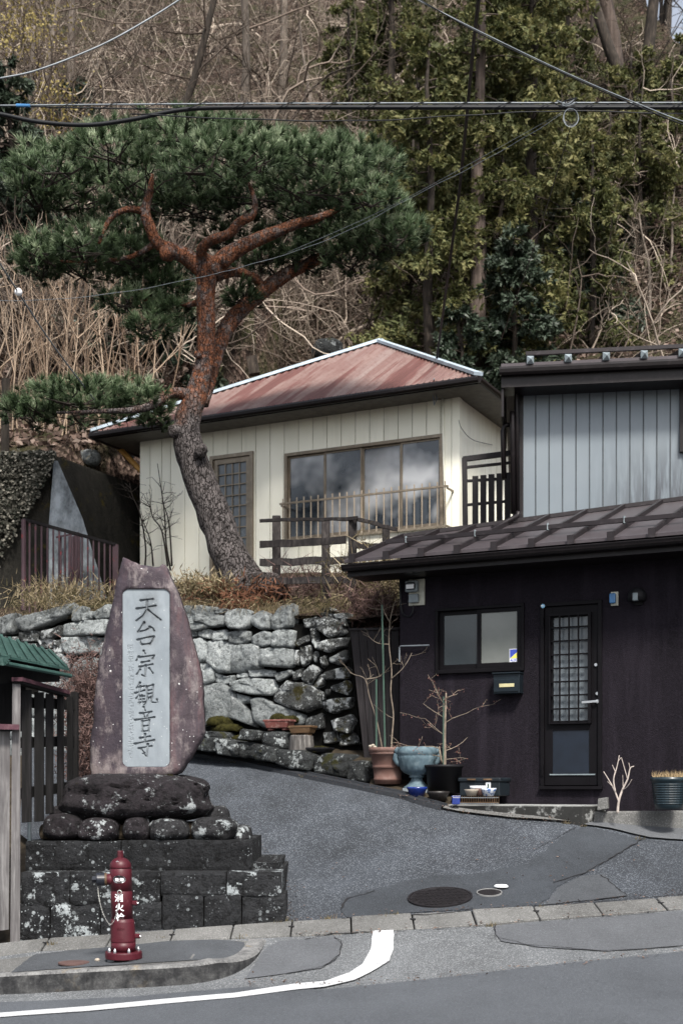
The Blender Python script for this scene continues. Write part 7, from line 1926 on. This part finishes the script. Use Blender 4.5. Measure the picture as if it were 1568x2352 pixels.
def clump(name, label, cat, x, y, Y, n, L, w_, mat, spread, seed, up=.6, tri=False):
    gg = np.random.default_rng(seed); c = np.array(at(x, y, Y))
    p = c + gg.normal(size=(n, 3)) * np.array(spread); d = unit(gg.normal(size=(n, 3)) + np.array([0, 0, up])) * L * (.5 + gg.random((n, 1)))
    Vv_, Ff_ = blades(p, d, unit(np.cross(d, gg.normal(size=(n, 3)))) * w_, tri)
    o_ = np_mesh(name, Vv_, Ff_, mat, None, np.repeat(gg.random(n), 3 if tri else 4)); tag(o_, label, cat); return o_
clump('fern', 'rusty brown dead fern at the foot of the pine', 'fern', 550, 1365, 18.4, 900, .13, .02, M['fern'], (.32, .15, .10), 3, .1)
clump('fern', 'rusty dead fern drooping over the wall below the pine trunk', 'fern', 545, 1388, 18.0, 500, .13, .018, M['fern'], (.12, .08, .09), 4, -.6)
clump('small_shrub', 'low olive green shrub left of the pine foot', 'shrub', 470, 1352, 18.5, 1600, .10, .018, M['grass'], (.26, .2, .09), 5, .8)
clump('small_shrub', 'low yellowish shrub below the maroon railing', 'shrub', 150, 1372, 19.6, 1800, .14, .014, M['grass'], (.42, .2, .12), 6, .9, True)
clump('small_shrub', 'dry tangled weeds under the rail fence', 'shrub', 720, 1345, 18.9, 1100, .22, .012, M['shrubdry'], (.45, .3, .14), 7, .9, True)
clump('small_shrub', 'tall dry weeds at the right end of the rail fence', 'shrub', 860, 1345, 18.0, 1500, .30, .014, M['grass'], (.28, .25, .2), 8, 1.0, True)
clump('small_shrub', 'tangled brown weeds above the board fence', 'shrub', 850, 1410, 17.4, 1500, .22, .014, M['shrubdry'], (.3, .15, .17), 9, .5, True)
clump('hedge_bush', 'dry reddish-brown bush between the slat fence and the stele', 'shrub', 205, 1600, 14.6, 5200, .09, .012, M['shrubdry'], (.17, .22, .22), 10, .4, True)
clump('hedge_bush', 'brown leafless bush low behind the plinth left of the stele', 'shrub', 195, 1735, 14.2, 2600, .10, .014, M['shrubdry'], (.12, .2, .24), 12, .3, True)
g = random.Random(4)
# climber on the cream wall and weeds along it
rv = thing('rose_climber', 'bare dark climber on the left end of the cream wall', 'plant', tuple(at(385, 1330, 21.6)))
m = MB()
for L in ([(392, 1310, 22.4), (382, 1250, 22.5), (378, 1180, 22.6), (370, 1120, 22.7), (362, 1065, 22.8)], [(385, 1300, 22.3), (372, 1220, 22.5), (352, 1190, 22.6), (345, 1165, 22.7)], [(330, 1330, 22.4), (335, 1260, 22.5), (322, 1180, 22.6), (305, 1140, 22.6), (298, 1110, 22.6)], [(395, 1300, 22.4), (388, 1200, 22.6), (372, 1150, 22.7)], [(352, 1300, 22.4), (345, 1240, 22.5), (325, 1190, 22.5)]):
    P = smoothpath([tuple(at(*q)) for q in L], 4); m.tube(P, list(np.linspace(.018, .006, len(P))), 5)
    for k in range(9): twig(m, Vector(tuple(P[g.randint(3, len(P) - 1)])), Vector((g.gauss(0, 1), g.gauss(0, .3), .7)), .26, .007, 1, g, .7, 3, .1, .003)
m.build('stems', M['twig_dark'], rv)

# ivy on the end wall
gg = np.random.default_rng(14); n_ = 5200
px_ = -40 + 165 * gg.random(n_); lim = 1045 + 320 * (1 - (px_ + 40) / 165) ** .8 * (.55 + .45 * gg.random(n_)); py_ = 1035 + (lim - 1035) * gg.random(n_)
p = np.array([tuple(at(a, b, 21.85 - .12 * c)) for a, b, c in zip(px_, py_, gg.random(n_))])
d_ = unit(gg.normal(size=(n_, 3)) * .6 + np.array([0, -.35, -.7])) * (.035 + .04 * gg.random((n_, 1))); Vv, Ff = blades(p, d_, unit(np.cross(d_, np.array([0, -1, .3]) + gg.normal(size=(n_, 3)) * .4)) * .05, False)
o = np_mesh('ivy', Vv, Ff, M['pale_leaf'], None, np.repeat(np.clip(gg.random(n_), 0, 1), 4)); tag(o, 'pale frosted ivy hanging over the left end of the concrete wall', 'ivy')

# ------------------------------------------------------------------ the wooded hillside
def ground_z(x, y): return terr(x, y)
def hillpt(px, py, lo=22.0, hi=75.0):
    """where a line of sight meets the hillside"""
    d = ray(px, py); Y = lo
    while Y < hi:
        if EYE + d.z * Y <= terr(d.x * Y, Y): return Vector((d.x * Y, Y, EYE + d.z * Y))
        Y += .35
    return None
# leaf litter lying on the slope
gg = np.random.default_rng(31); LP = []
while len(LP) < 40000:
    px, py = gg.uniform(-60, 1640), gg.uniform(-60, 1050); pass
    d = ((px - HX) / FPX, -(py - HY) / FPX); LP.append((px, py))
Yk = np.full(len(LP), 0.0); LPa = np.array(LP)
# coarse depth table of the slope, then interpolate
TX = np.linspace(-80, 1660, 40); TY = np.linspace(-80, 1060, 40); TAB = np.zeros((40, 40))
for i, ty in enumerate(TY):
    for j, tx in enumerate(TX):
        q = hillpt(tx, ty); TAB[i, j] = q.y if q is not None else np.nan
def hdepth(px, py):
    fx = np.clip((px - TX[0]) / (TX[-1] - TX[0]) * 39, 0, 38.999); fy = np.clip((py - TY[0]) / (TY[-1] - TY[0]) * 39, 0, 38.999)
    i, j = fy.astype(int), fx.astype(int); a, b = fy - i, fx - j
    return TAB[i, j] * (1 - a) * (1 - b) + TAB[i + 1, j] * a * (1 - b) + TAB[i, j + 1] * (1 - a) * b + TAB[i + 1, j + 1] * a * b
Yd = hdepth(LPa[:, 0], LPa[:, 1]); k = ~np.isnan(Yd); LPa, Yd = LPa[k], Yd[k]
xw = (LPa[:, 0] - HX) / FPX * Yd
pz = np.array([terr(a, b) for a, b in zip(xw, Yd)]) + .04
p = np.stack([xw, Yd, pz], 1); n_ = len(p)
d_ = randdir(n_, gg) * np.array([1, 1, .6]) * (.10 + .12 * gg.random((n_, 1))); Vv, Ff = blades(p, d_, unit(np.cross(d_, gg.normal(size=(n_, 3)))) * .10, False)
o = np_mesh('leaf_litter', Vv, Ff, M['deadleaf'], None, np.repeat(np.clip(gg.normal(size=n_) * .28 + .55, 0, 1), 4)); o['kind'] = 'stuff'; tag(o, 'fallen brown leaves lying over the wooded hillside', 'leaves')

class Twigs:
    """many thin bare stems in one numpy mesh, three-sided"""
    def __init__(s): s.V = []; s.F = []; s.T = []; s.n = 0
    def add(s, P, R, t):
        P = np.asarray(P, float); m = len(P); R = np.asarray(R, float)
        d = np.gradient(P, axis=0); d = unit(d); ref = np.array([.3, .9, .2]); a = unit(np.cross(d, ref)); b = np.cross(d, a)
        ring = [P + (a * math.cos(q) + b * math.sin(q)) * R[:, None] for q in (0, 2.094, 4.189)]
        s.V.append(np.stack(ring, 1).reshape(-1, 3)); i = np.arange(m - 1)[:, None] * 3; j = np.arange(3)[None]; j2 = (j + 1) % 3
        s.F.append((np.stack([i + j, i + j2, i + 3 + j2, i + 3 + j], -1) + s.n).reshape(-1, 4)); s.T.append(np.full(3 * m, t)); s.n += 3 * m
    def build(s, name, mat, parent=None):
        return np_mesh(name, np.concatenate(s.V), np.concatenate(s.F), mat, parent, np.clip(np.concatenate(s.T), 0, 1))
def shoot(T, p, d, L, r, depth, g_, t, wig=.12, up=.05, seg=5, spread=.6, nb=3, taper=.6):
    P = [np.array(p, float)]; dd_ = np.array(d, float); dd_ /= np.linalg.norm(dd_)
    for i in range(seg):
        dd_ = dd_ + g_.normal(size=3) * wig + np.array([0, 0, up]); dd_ /= np.linalg.norm(dd_); P.append(P[-1] + dd_ * L / seg)
    T.add(P, np.linspace(r, r * (1 - taper), seg + 1), t + g_.normal() * .08)
    if depth:
        for _ in range(nb):
            k_ = g_.integers(1, seg + 1); s_ = unit(g_.normal(size=3)); shoot(T, P[k_], dd_ * (1 - spread) + s_ * spread, L * g_.uniform(.4, .7), r * .55, depth - 1, g_, t, wig, up, seg, spread, nb, taper)
gt2 = np.random.default_rng(41)
# 1 upright tan saplings above the concrete wall
spots = [(20, 985), (48, 1000), (78, 990), (110, 1005), (140, 985), (168, 1000), (196, 990), (224, 1010), (252, 985), (285, 1000), (60, 960), (130, 950), (215, 955), (300, 960), (340, 960), (375, 930), (-10, 990), (95, 930), (180, 925), (265, 920)]
words = ['first', 'second', 'third', 'fourth', 'fifth', 'sixth', 'seventh', 'eighth', 'ninth', 'tenth', 'eleventh', 'twelfth', 'thirteenth', 'fourteenth', 'fifteenth', 'sixteenth', 'seventeenth', 'eighteenth', 'nineteenth', 'twentieth']
order = sorted(range(len(spots)), key=lambda i: spots[i][0]); rank = {i: k for k, i in enumerate(order)}
for i, (x, y) in enumerate(spots):
    q = hillpt(x, y) or at(x, y, 24); T = Twigs()
    for _ in range(2):
        shoot(T, q + Vector((gt2.normal() * .2, gt2.normal() * .2, -.1)), (gt2.normal() * .14, gt2.normal() * .12, 1), gt2.uniform(1.5, 3.1), gt2.uniform(.018, .030), 2, gt2, gt2.uniform(.3, 1.0), .06, .06, 6, .42, 3)
    o = T.build('sapling', M['stems_tan']); tag(o, words[rank[i]] + ' from the left of the upright tan saplings above the concrete wall', 'sapling', 'bare tan saplings behind the concrete wall')
# 2 tangled grey undergrowth
T = Twigs(); C = 0
while C < 1700:
    px, py = gt2.uniform(-60, 1640), gt2.uniform(-60, 900)
    Y = float(hdepth(np.array([px]), np.array([py]))[0])
    if np.isnan(Y): continue
    if px > 950 and gt2.random() < .78: continue
    x_ = (px - HX) / FPX * Y; z_ = terr(x_, Y); C += 1
    kind = gt2.random()
    shoot(T, (x_, Y, z_), (gt2.normal() * .8, gt2.normal() * .6 - .3, .9), gt2.uniform(1.0, 3.2), gt2.uniform(.014, .038), 2, gt2, gt2.uniform(.05, 1.05), .22, -.01 if kind < .6 else .06, 6, .62, 3)
for _ in range(150):
    px, py = gt2.uniform(-40, 1000), gt2.uniform(-40, 860); Y = float(hdepth(np.array([px]), np.array([py]))[0])
    if np.isnan(Y): continue
    x_ = (px - HX) / FPX * Y; shoot(T, (x_, Y, terr(x_, Y)), (gt2.normal() * .9, -.5, .7), gt2.uniform(2.0, 4.2), gt2.uniform(.04, .075), 2, gt2, gt2.uniform(.0, 1.1), .34, .03, 8, .6, 3)
o = T.build('undergrowth', M['twigs']); o['kind'] = 'stuff'; tag(o, 'tangle of bare grey-brown undergrowth over the hillside', 'undergrowth')
# long pale vines hanging over the slope
T = Twigs()
for _ in range(120):
    px, py = gt2.uniform(350, 1250), gt2.uniform(-40, 700); Y = float(hdepth(np.array([px]), np.array([py]))[0])
    if np.isnan(Y): continue
    Y -= gt2.uniform(1, 3); P = [np.array(at(px, py, Y))]; d_ = np.array([gt2.normal() * .3, -.25, -1.0])
    for k in range(9):
        d_ = unit(d_ + gt2.normal(size=3) * .22); P.append(P[-1] + d_ * gt2.uniform(.2, .4))
    T.add(P, np.linspace(.022, .012, 10), gt2.uniform(.5, 1))
o = T.build('vines', M['twigs']); o['kind'] = 'stuff'; tag(o, 'pale dry vines hanging through the hillside trees', 'vine')

# 3 bare trees whose trunks stand out
def bare_tree(label, x, y, Y, H, r, lean, seed, mat='trunk_grey', t0=.5, dens=9, group='bare trees on the hillside', L0=.36):
    gg_ = np.random.default_rng(seed); q = at(x, y, Y); zb_ = terr(q.x, Y); q = Vector((q.x, Y, min(q.z, zb_) - .3))
    th = thing('bare_tree', label, 'tree', tuple(q), group)
    P = [q]; d_ = Vector((lean[0], lean[1], 1)).normalized()
    for k_ in range(9):
        d_ = (d_ + Vector((gg_.normal() * .05, gg_.normal() * .05, .03))).normalized(); P.append(P[-1] + d_ * H / 9)
    MB().tube(P, list(np.linspace(r, r * .25, 10)), 8, True, .12, seed).build('trunk', M[mat], th, smooth=True)
    T_ = Twigs()
    for k_ in range(dens):
        i_ = int(gg_.integers(3, 10)); b = P[i_]; s_ = unit(gg_.normal(size=3)); s_[2] = abs(s_[2]) * .7
        shoot(T_, b, s_, H * L0 * gg_.uniform(.5, 1), r * .32 * (1 - i_ / 14), 3, gg_, t0, .16, .05, 5, .55, 3)
    T_.build('crown', M['twigs'], th)
    return th
BT = [('pale bare tree at the upper left corner behind the cables', 55, 330, 34, 9, .13, (.1, 0), 1, 'trunk_grey', .5), ('slender bare tree above the left of the pine crown', 175, 300, 38, 11, .15, (-.05, 0), 2, 'trunk_grey', .45), ('dark leaning bare tree above the pine crown', 330, 280, 36, 11, .13, (.35, 0), 3, 'trunk_dark', .3),
      ('bare tree at the top centre left of the hanging conifers', 560, 260, 40, 12, .16, (.02, 0), 4, 'trunk_grey', .6), ('pale thick bare trunk at the top centre', 660, 250, 44, 13, .24, (0, 0), 5, 'trunk_grey', .55), ('thin bare tree between pine and conifers', 780, 300, 39, 10, .12, (-.15, 0), 6, 'trunk_grey', .6),
      ('pale stout trunk at the upper right, left of the pair', 1372, 150, 50, 14, .33, (.01, 0), 7, 'trunk_hinoki', .4), ('tall pale trunk at the upper right beside the dark forked tree', 1424, 300, 47, 16, .33, (.02, 0), 8, 'trunk_hinoki', .4), ('dark forked trunk leaning left at the upper right', 1462, 270, 44, 13, .22, (-.28, 0), 9, 'trunk_dark', .15), ('dark trunk leaning right at the upper right corner', 1462, 275, 44, 14, .24, (.22, 0), 10, 'trunk_dark', .15),
      ('thin dark trunk on the skyline at the far upper right', 1530, 200, 52, 13, .16, (0, 0), 11, 'trunk_dark', .1), ('second thin dark trunk on the skyline near the right edge', 1556, 190, 53, 13, .15, (.02, 0), 12, 'trunk_dark', .1), ('thin trunk on the skyline left of the far right pair', 1505, 180, 53, 13, .12, (-.02, 0), 13, 'trunk_dark', .15),
      ('slim trunk on the skyline just left of the corner', 1542, 195, 54, 13, .10, (.01, 0), 21, 'trunk_dark', .1), ('slim leaning trunk against the sky at the right edge', 1520, 190, 54, 13, .09, (.06, 0), 22, 'trunk_dark', .1), ('bare twisted shrub tree behind the left side of the rusty roof', 440, 860, 27, 4.0, .06, (.2, 0), 14, 'trunk_grey', .8), ('pale twisted shrub above the rusty roof', 640, 790, 29, 4.6, .06, (.3, 0), 15, 'trunk_grey', .75), ('bare arching shrub right of the pine trunk', 560, 800, 28, 4.2, .05, (-.3, 0), 16, 'trunk_grey', .85),
      ('pale bare shrub behind the grey house roof at right', 1480, 780, 34, 3.6, .06, (.1, 0), 17, 'trunk_grey', .7), ('bare bush at the right edge above the grey house', 1545, 740, 35, 4.2, .06, (-.1, 0), 18, 'trunk_grey', .55)]
for b in BT: bare_tree(*b)
# yellow buds in the upper left tree
gg = np.random.default_rng(77); n_ = 1500
cx = np.concatenate([gg.normal(60, 55, n_ // 2), gg.normal(110, 40, n_ - n_ // 2)]); cy = np.concatenate([gg.normal(60, 40, n_ // 2), gg.normal(240, 45, n_ - n_ // 2)])
p = np.array([tuple(at(a, b, 31 + 3 * c)) for a, b, c in zip(cx, cy, gg.random(n_))]); d_ = randdir(n_, gg) * .09; Vv, Ff = blades(p, d_, unit(np.cross(d_, gg.normal(size=(n_, 3)))) * .06, False)
yt = thing('budding_tree', 'tree with yellow buds at the top left corner', 'tree', tuple(at(60, 420, 32)))
np_mesh('crown', Vv, Ff, M['yellow_bud'], yt, np.repeat(gg.random(n_), 4))
T = Twigs()
for k_ in range(14): shoot(T, at(60 + 8 * k_, 330, 32), (gg.normal() * .5, 0, 1), 2.6, .03, 3, gg, .35, .15, .03, 5, .5, 3)
T.build('branches', M['twigs'], yt)
MB().tube([at(60, 480, 32), at(75, 330, 32), at(70, 200, 32), at(80, 60, 32)], [.12, .1, .07, .03], 7).build('trunk', M['trunk_grey'], yt, smooth=True)

# 4 conifers with hanging sprays
def conifer(label, x, y, Y, H, W_, seed, dens=1.0, mat='hinoki', tb=0.0, droop=.5, low=.02, trunk=True, group='yellow-green conifers on the right of the hillside', size=.145, name='conifer'):
    gg_ = np.random.default_rng(seed); q = at(x, y, Y); zb_ = terr(q.x, Y); q = Vector((q.x, Y, min(q.z, zb_) - .2))
    th = thing(name, label, 'tree', tuple(q), group)
    MB().tube([q + Vector((0, 0, H * k_ / 8)) + Vector((noise.noise(Vector((seed, k_ * .5, 0))) * .2, 0, 0)) for k_ in range(9)], list(np.linspace(.17 * H / 12 + .03, .03, 9)), 9, True, .1, seed).build('trunk', M['trunk_hinoki' if seed == 1 else 'trunk_dark'], th, smooth=True)
    Pp, Dd, Tt = [], [], []; T_ = Twigs()
    for k_ in range(int(85 * dens * H / 10)):
        h = (low + (1 - low) * gg_.random() ** .9); L = W_ * (1.05 - h * .72) * gg_.uniform(.55, 1.1); az_ = gg_.uniform(0, 2 * np.pi)
        d0 = np.array([np.cos(az_), np.sin(az_), .15]); b = np.array(q) + np.array([0, 0, h * H]); m_ = 6; pts2 = []
        for j in range(m_ + 1):
            f = j / m_; pts2.append(b + d0 * L * f + np.array([0, 0, -droop * L * f * f])) 
        pts2 = np.array(pts2); T_.add(pts2, np.linspace(.025, .006, m_ + 1), .12)
        nf = int(66 * L / 1.6)
        f = .25 + .75 * gg_.random(nf) ** .7; base_ = b + d0 * (L * f)[:, None] + np.array([0, 0, 1.0]) * (-droop * L * f * f)[:, None]
        base_ = base_ + gg_.normal(size=(nf, 3)) * np.array([.16, .16, .13]) * (L * .6)
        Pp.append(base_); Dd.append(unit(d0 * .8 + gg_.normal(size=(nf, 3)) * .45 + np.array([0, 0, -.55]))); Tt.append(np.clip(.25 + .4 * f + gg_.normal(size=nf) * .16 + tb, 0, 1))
    Pp, Dd, Tt = np.concatenate(Pp), np.concatenate(Dd), np.concatenate(Tt); n = len(Pp); K_ = 6
    side = unit(np.cross(Dd, gg_.normal(size=(n, 3)) + np.array([0, 0, .4])))
    ang = np.linspace(-1.0, 1.0, K_); Pk = np.repeat(Pp, K_, 0); Dk = np.repeat(Dd, K_, 0); Sk = np.repeat(side, K_, 0); A_ = np.tile(ang, n)[:, None] + gg_.normal(size=(n * K_, 1)) * .2
    dd_ = (Dk * np.cos(A_) + Sk * np.sin(A_)) * (size * (.6 + .6 * gg_.random((n * K_, 1)))); nv = np.cross(Dk, Sk)
    dd_ = dd_ + gg_.normal(size=dd_.shape) * .03
    Vv_, Ff_ = blades(Pk, dd_, unit(np.cross(dd_, nv + gg_.normal(size=nv.shape) * .4)) * (size * .42), False)
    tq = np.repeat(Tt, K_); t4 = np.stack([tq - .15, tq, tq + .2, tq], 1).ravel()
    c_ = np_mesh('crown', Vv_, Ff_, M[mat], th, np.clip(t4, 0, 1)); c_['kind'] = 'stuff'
    T_.build('boughs', M['twigs'], th)['kind'] = 'stuff'
    return th
CN = [('conifer with a bare brown trunk showing behind the rusty roof apex', 1100, 860, 33, 15, 2.4, 1, .9, 0), ('yellow-green conifer right of the pine crown', 985, 760, 32, 10, 1.9, 2, .85, .05), ('dense conifer in the middle of the right hillside', 1220, 800, 34, 13, 2.6, 3, 1.1, .12), ('conifer with golden tips left of the hanging wire loop', 1290, 620, 37, 5.4, 2.5, 4, 1.3, .16),
      ('dark conifer at the right edge of the frame', 1540, 580, 38, 5.2, 2.3, 5, 1.4, -.04), ('green conifer at the top centre', 900, 330, 42, 12, 2.6, 6, .9, -.02), ('dark green conifer at the top behind the crossing wires', 1090, 260, 43, 12, 2.7, 7, .9, -.08), ('yellowish conifer under the cable joint', 1400, 540, 40, 4.2, 2.3, 8, 1.3, .1), ('small conifer behind the grey house roof', 1360, 790, 33.5, 5.5, 1.8, 9, 1.0, -.05), ('conifer at the top right of the centre', 1190, 200, 46, 11, 2.3, 10, .8, -.05), ('low conifer just right of the pine at mid height', 950, 620, 35, 6.5, 1.9, 11, .9, .08), ('broad conifer filling the gap under the crossing wires', 1170, 480, 38, 8.5, 2.8, 12, 1.1, .04), ('pale conifer at the top centre beside the bare trunks', 800, 420, 40, 9, 2.2, 13, .6, .0), ('small conifer below the upper right trunks', 1330, 400, 43, 3.4, 2.0, 14, 1.1, -.02), ('low yellowish conifer right of the rusty roof apex', 1150, 700, 33, 6, 2.0, 15, 1.0, .08), ('dim conifer on the slope at the right edge below the skyline', 1565, 430, 43, 5.0, 2.3, 17, 1.3, -.02), ('thin conifer below the dark forked trunks', 1450, 450, 42, 4.8, 2.2, 18, 1.4, .05), ('yellowish conifer at the top centre right of the pine', 960, 470, 38, 8, 2.3, 19, .9, .06), ('tall conifer behind the crossing of the two pale wires', 1300, 330, 46, 8, 2.2, 20, .7, -.04), ('feathery conifer near the right edge at mid height', 1470, 660, 36, 5.0, 2.2, 16, 1.4, .04)]
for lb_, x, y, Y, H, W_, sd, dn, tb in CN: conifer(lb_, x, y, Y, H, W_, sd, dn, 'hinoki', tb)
EV = [('dark glossy evergreen behind the rusty roof on the right', 1180, 800, 31.5, 4.2, 1.5, 31, .55), ('black-green evergreen shrub left of the grey house roof', 1060, 830, 31, 3.6, 1.3, 32, .5), ('dark evergreen bush above the grey house roof', 1320, 740, 35, 3.8, 1.7, 33, .55), ('dark evergreen at the far left behind the pine crown', 25, 640, 28, 6.0, 1.5, 34, .6), ('dark evergreen behind the low pine pad', 300, 720, 27, 3.2, 1.2, 35, .5), ('dark evergreen bush at the right above the mossy bank', 1450, 690, 37, 3.4, 1.6, 36, .5), ('dim evergreen high on the left slope behind the pale wire', 165, 190, 37, 3.2, 1.4, 37, .5), ('dim evergreen behind the middle of the pine crown', 420, 470, 31, 3.6, 1.6, 38, .5), ('dim evergreen between the pine trunk and the tan saplings', 400, 880, 26.5, 2.6, 1.1, 39, .5), ('dim evergreen high above the pine crown at centre left', 720, 180, 43, 3.0, 1.3, 40, .5)]
for lb_, x, y, Y, H, W_, sd, tb in EV:
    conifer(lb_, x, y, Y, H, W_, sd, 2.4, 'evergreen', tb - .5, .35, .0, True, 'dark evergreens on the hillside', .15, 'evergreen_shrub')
# mossy bank wall behind the grey house
p0, p1 = at(1130, 800, 35.6), at(1640, 790, 36.2)
o = MB().box8([p0 + Vector((0, -.4, -3)), p1 + Vector((0, -.4, -3)), p1 + Vector((0, 2, -3)), p0 + Vector((0, 2, -3)), at(1130, 700, 35.9), at(1640, 610, 36.5), at(1640, 610, 38), at(1130, 700, 38)]).build('mossy_bank', M['mossy_conc'], base=tuple(p0)); tag(o, 'dark mossy retaining bank behind the grey house', 'bank')
# ivy-grown boulder shapes on the left bank
for i, (x, y, Y, r, lb_) in enumerate(((276, 1032, 24.6, .26, 'grey boulder on the slope left of the cream house eave'), (205, 1052, 23.6, .2, 'small grey boulder above the concrete wall'), (752, 806, 29.5, .34, 'mossy angular rock behind the rusty roof'))):
    p = at(x, y, Y); w_ = r / Y * FPX; boulder('slope_rock', lb_, x - w_, y - w_ * .7, x + w_, y + w_ * .7, Y, r, M['wallstone' if i < 2 else 'kerbrock'], 60 + i, None, .3)
    ob = [o_ for o_ in bpy.data.objects if o_.get('label') == lb_][0]; ob['group'] = 'rocks on the slope'; ob['category'] = 'rock'

# ------------------------------------------------------------------ cables
def wire(name, label, L, r, mat, sag=0.0, n=6, sub=6, wig=0.0):
    P = smoothpath([tuple(at(*q)) for q in L], sub)
    if wig:
        for i in range(len(P)): P[i] += np.array([0, 0, wig * math.sin(i * 1.3)])
    o_ = MB().tube([tuple(p) for p in P], r, n).build(name, mat, base=tuple(P[0]), smooth=True); tag(o_, label, 'cable'); return o_
CY = 13.0
wire('main_cable', 'thick black telephone cable sagging across the top of the pine', [(-60, 255, CY), (0, 262, CY), (90, 280, CY), (200, 287, CY), (300, 275, CY), (420, 252, CY), (560, 247, CY), (900, 247, CY), (1240, 247, CY), (1568, 247, CY), (2300, 246, CY)], .021, M['cable'], n=8)
wire('messenger_wire', 'straight pale steel wire just above the thick cable', [(-60, 243, CY), (400, 239, CY), (900, 237, CY), (1568, 236, CY), (2300, 236, CY)], .008, M['wire_pale'])
wire('thin_cable', 'thin black cable running under the pale wire', [(-60, 238, 13.2), (120, 246, 13.2), (420, 250, 13.2), (800, 243, 13.2), (1568, 241, 13.2)], .007, M['cable'])
wire('thin_cable', 'thin drooping black cable below the thick cable', [(300, 262, 12.9), (600, 275, 12.9), (850, 277, 12.9), (1100, 263, 12.9), (1300, 255, 12.9), (1568, 262, 12.9)], .006, M['cable'], wig=.004)
P = []
for k in range(420):
    x = 60 + k * 3.8; P.append(tuple(at(x, 242 + 7.5 * math.sin(x / 100 * 2 * math.pi), CY + .04 * math.cos(x / 100 * 2 * math.pi))))
o = MB().tube(P, .0045, 4).build('lashing_wire', M['cable'], smooth=True, base=P[0]); tag(o, 'thin lashing wire spiralling round the thick cable', 'cable')
wire('service_wire', 'pale wire crossing the top left corner', [(-60, 192, 11.5), (0, 180, 11.5), (90, 160, 11.6), (230, 105, 11.8), (340, 45, 12), (430, -12, 12.1)], .008, M['wire_pale'])
wire('service_wire', 'upper of two pale wires slanting across the top right', [(940, -10, 12), (1100, 72, 12.1), (1300, 168, 12.3), (1480, 245, 12.5), (1640, 305, 12.6), (2200, 500, 13)], .006, M['wire_pale'])
wire('service_wire', 'lower of two wires slanting across the top right', [(948, -10, 12), (1100, 77, 12.1), (1300, 172, 12.3), (1480, 251, 12.5), (1640, 312, 12.6), (2200, 508, 13)], .006, M['cable'])
wire('drop_cable', 'black twisted drop cable running down to the cream house eave', [(1100, -10, 13.0), (1088, 90, 14.0), (1075, 230, 15.4), (1055, 430, 17.4), (1030, 620, 19.3), (1010, 770, 21), (997, 862, 21.6)], .02, M['cable'], wig=.006)
wire('drop_cable', 'thin twisted wire from the cable joint down across the pine', [(1290, 262, 13.0), (1200, 318, 13.2), (1080, 385, 13.6), (960, 445, 14.0), (820, 520, 14.5), (700, 570, 14.9), (560, 612, 15.3), (480, 632, 15.5), (300, 668, 16), (120, 688, 16.4), (-40, 690, 16.8)], .003, M['wire_pale'], wig=.004)
wire('drop_cable', 'hair-thin straight wire above the twisted drop wire', [(1290, 258, 13.0), (1050, 392, 13.6), (860, 492, 14.4), (660, 580, 15)], .002, M['wire_pale'])
wire('drop_cable', 'hair-thin black wire falling from the loop through the conifers', [(1310, 290, 13.0), (1262, 450, 15), (1215, 600, 17.5), (1150, 780, 21)], .005, M['cable'])
wire('guy_wire', 'grey guy wire slanting down at the left edge', [(-40, 550, 15), (0, 605, 15.4), (43, 672, 16), (110, 775, 17), (180, 870, 18), (230, 935, 19)], .010, M['wire_pale'])
p = at(43, 671, 16); bm = bmesh.new(); bmesh.ops.create_uvsphere(bm, u_segments=14, v_segments=9, radius=.048); o = MB().add([tuple(v.co + p) for v in bm.verts], [tuple(v.index for v in f.verts) for f in bm.faces]); bm.free()
o = o.build('wire_insulator', M['white'], base=tuple(p), smooth=True); tag(o, 'white ball insulator on the left guy wire', 'insulator')
jt = thing('cable_joint', 'bundled cable joint with a hanging wire loop on the thick cable', 'cable joint', tuple(at(1310, 247, CY - .05)))
g = random.Random(9)
for k in range(7):
    P = [at(1270 + k * 4 + g.uniform(-6, 6), 236 + g.uniform(-6, 10), CY - .06), at(1300 + g.uniform(-8, 8), 234 + g.uniform(-8, 14), CY - .08), at(1322 + g.uniform(-6, 14), 228 + g.uniform(-5, 10), CY - .06)]
    MB().tube(smoothpath([tuple(q) for q in P], 5), .006, 5).build('wire_end', M['wire_pale'] if k % 2 else M['cable'], jt)
for k in range(4):
    cx, cy, rx, ry = 1310 + g.uniform(-3, 3), 268 + g.uniform(-3, 3), 18 + g.uniform(-3, 3), 22 + g.uniform(-3, 3)
    MB().tube([at(cx + rx * math.cos(t), cy + ry * math.sin(t), CY - .08 - .01 * k) for t in [i * 2 * math.pi / 24 for i in range(25)]], .0035, 5, False).build('loop', M['wire_pale'] if k % 2 else M['cable'], jt)
cl_ = MB().tube([at(38, 242, CY - .03), at(70, 243, CY - .03)], .016, 7).build('cable_clamp', M['alarm_blue'], base=tuple(at(54, 242, CY))); tag(cl_, 'pale blue clamp on the steel wire at the upper left', 'clamp')
wire('house_wire', 'thin black wire drooping on the side of the cream house', [(1053, 965, 20.4), (1060, 985, 20.6), (1085, 1010, 21), (1130, 1022, 22)], .005, M['cable'])
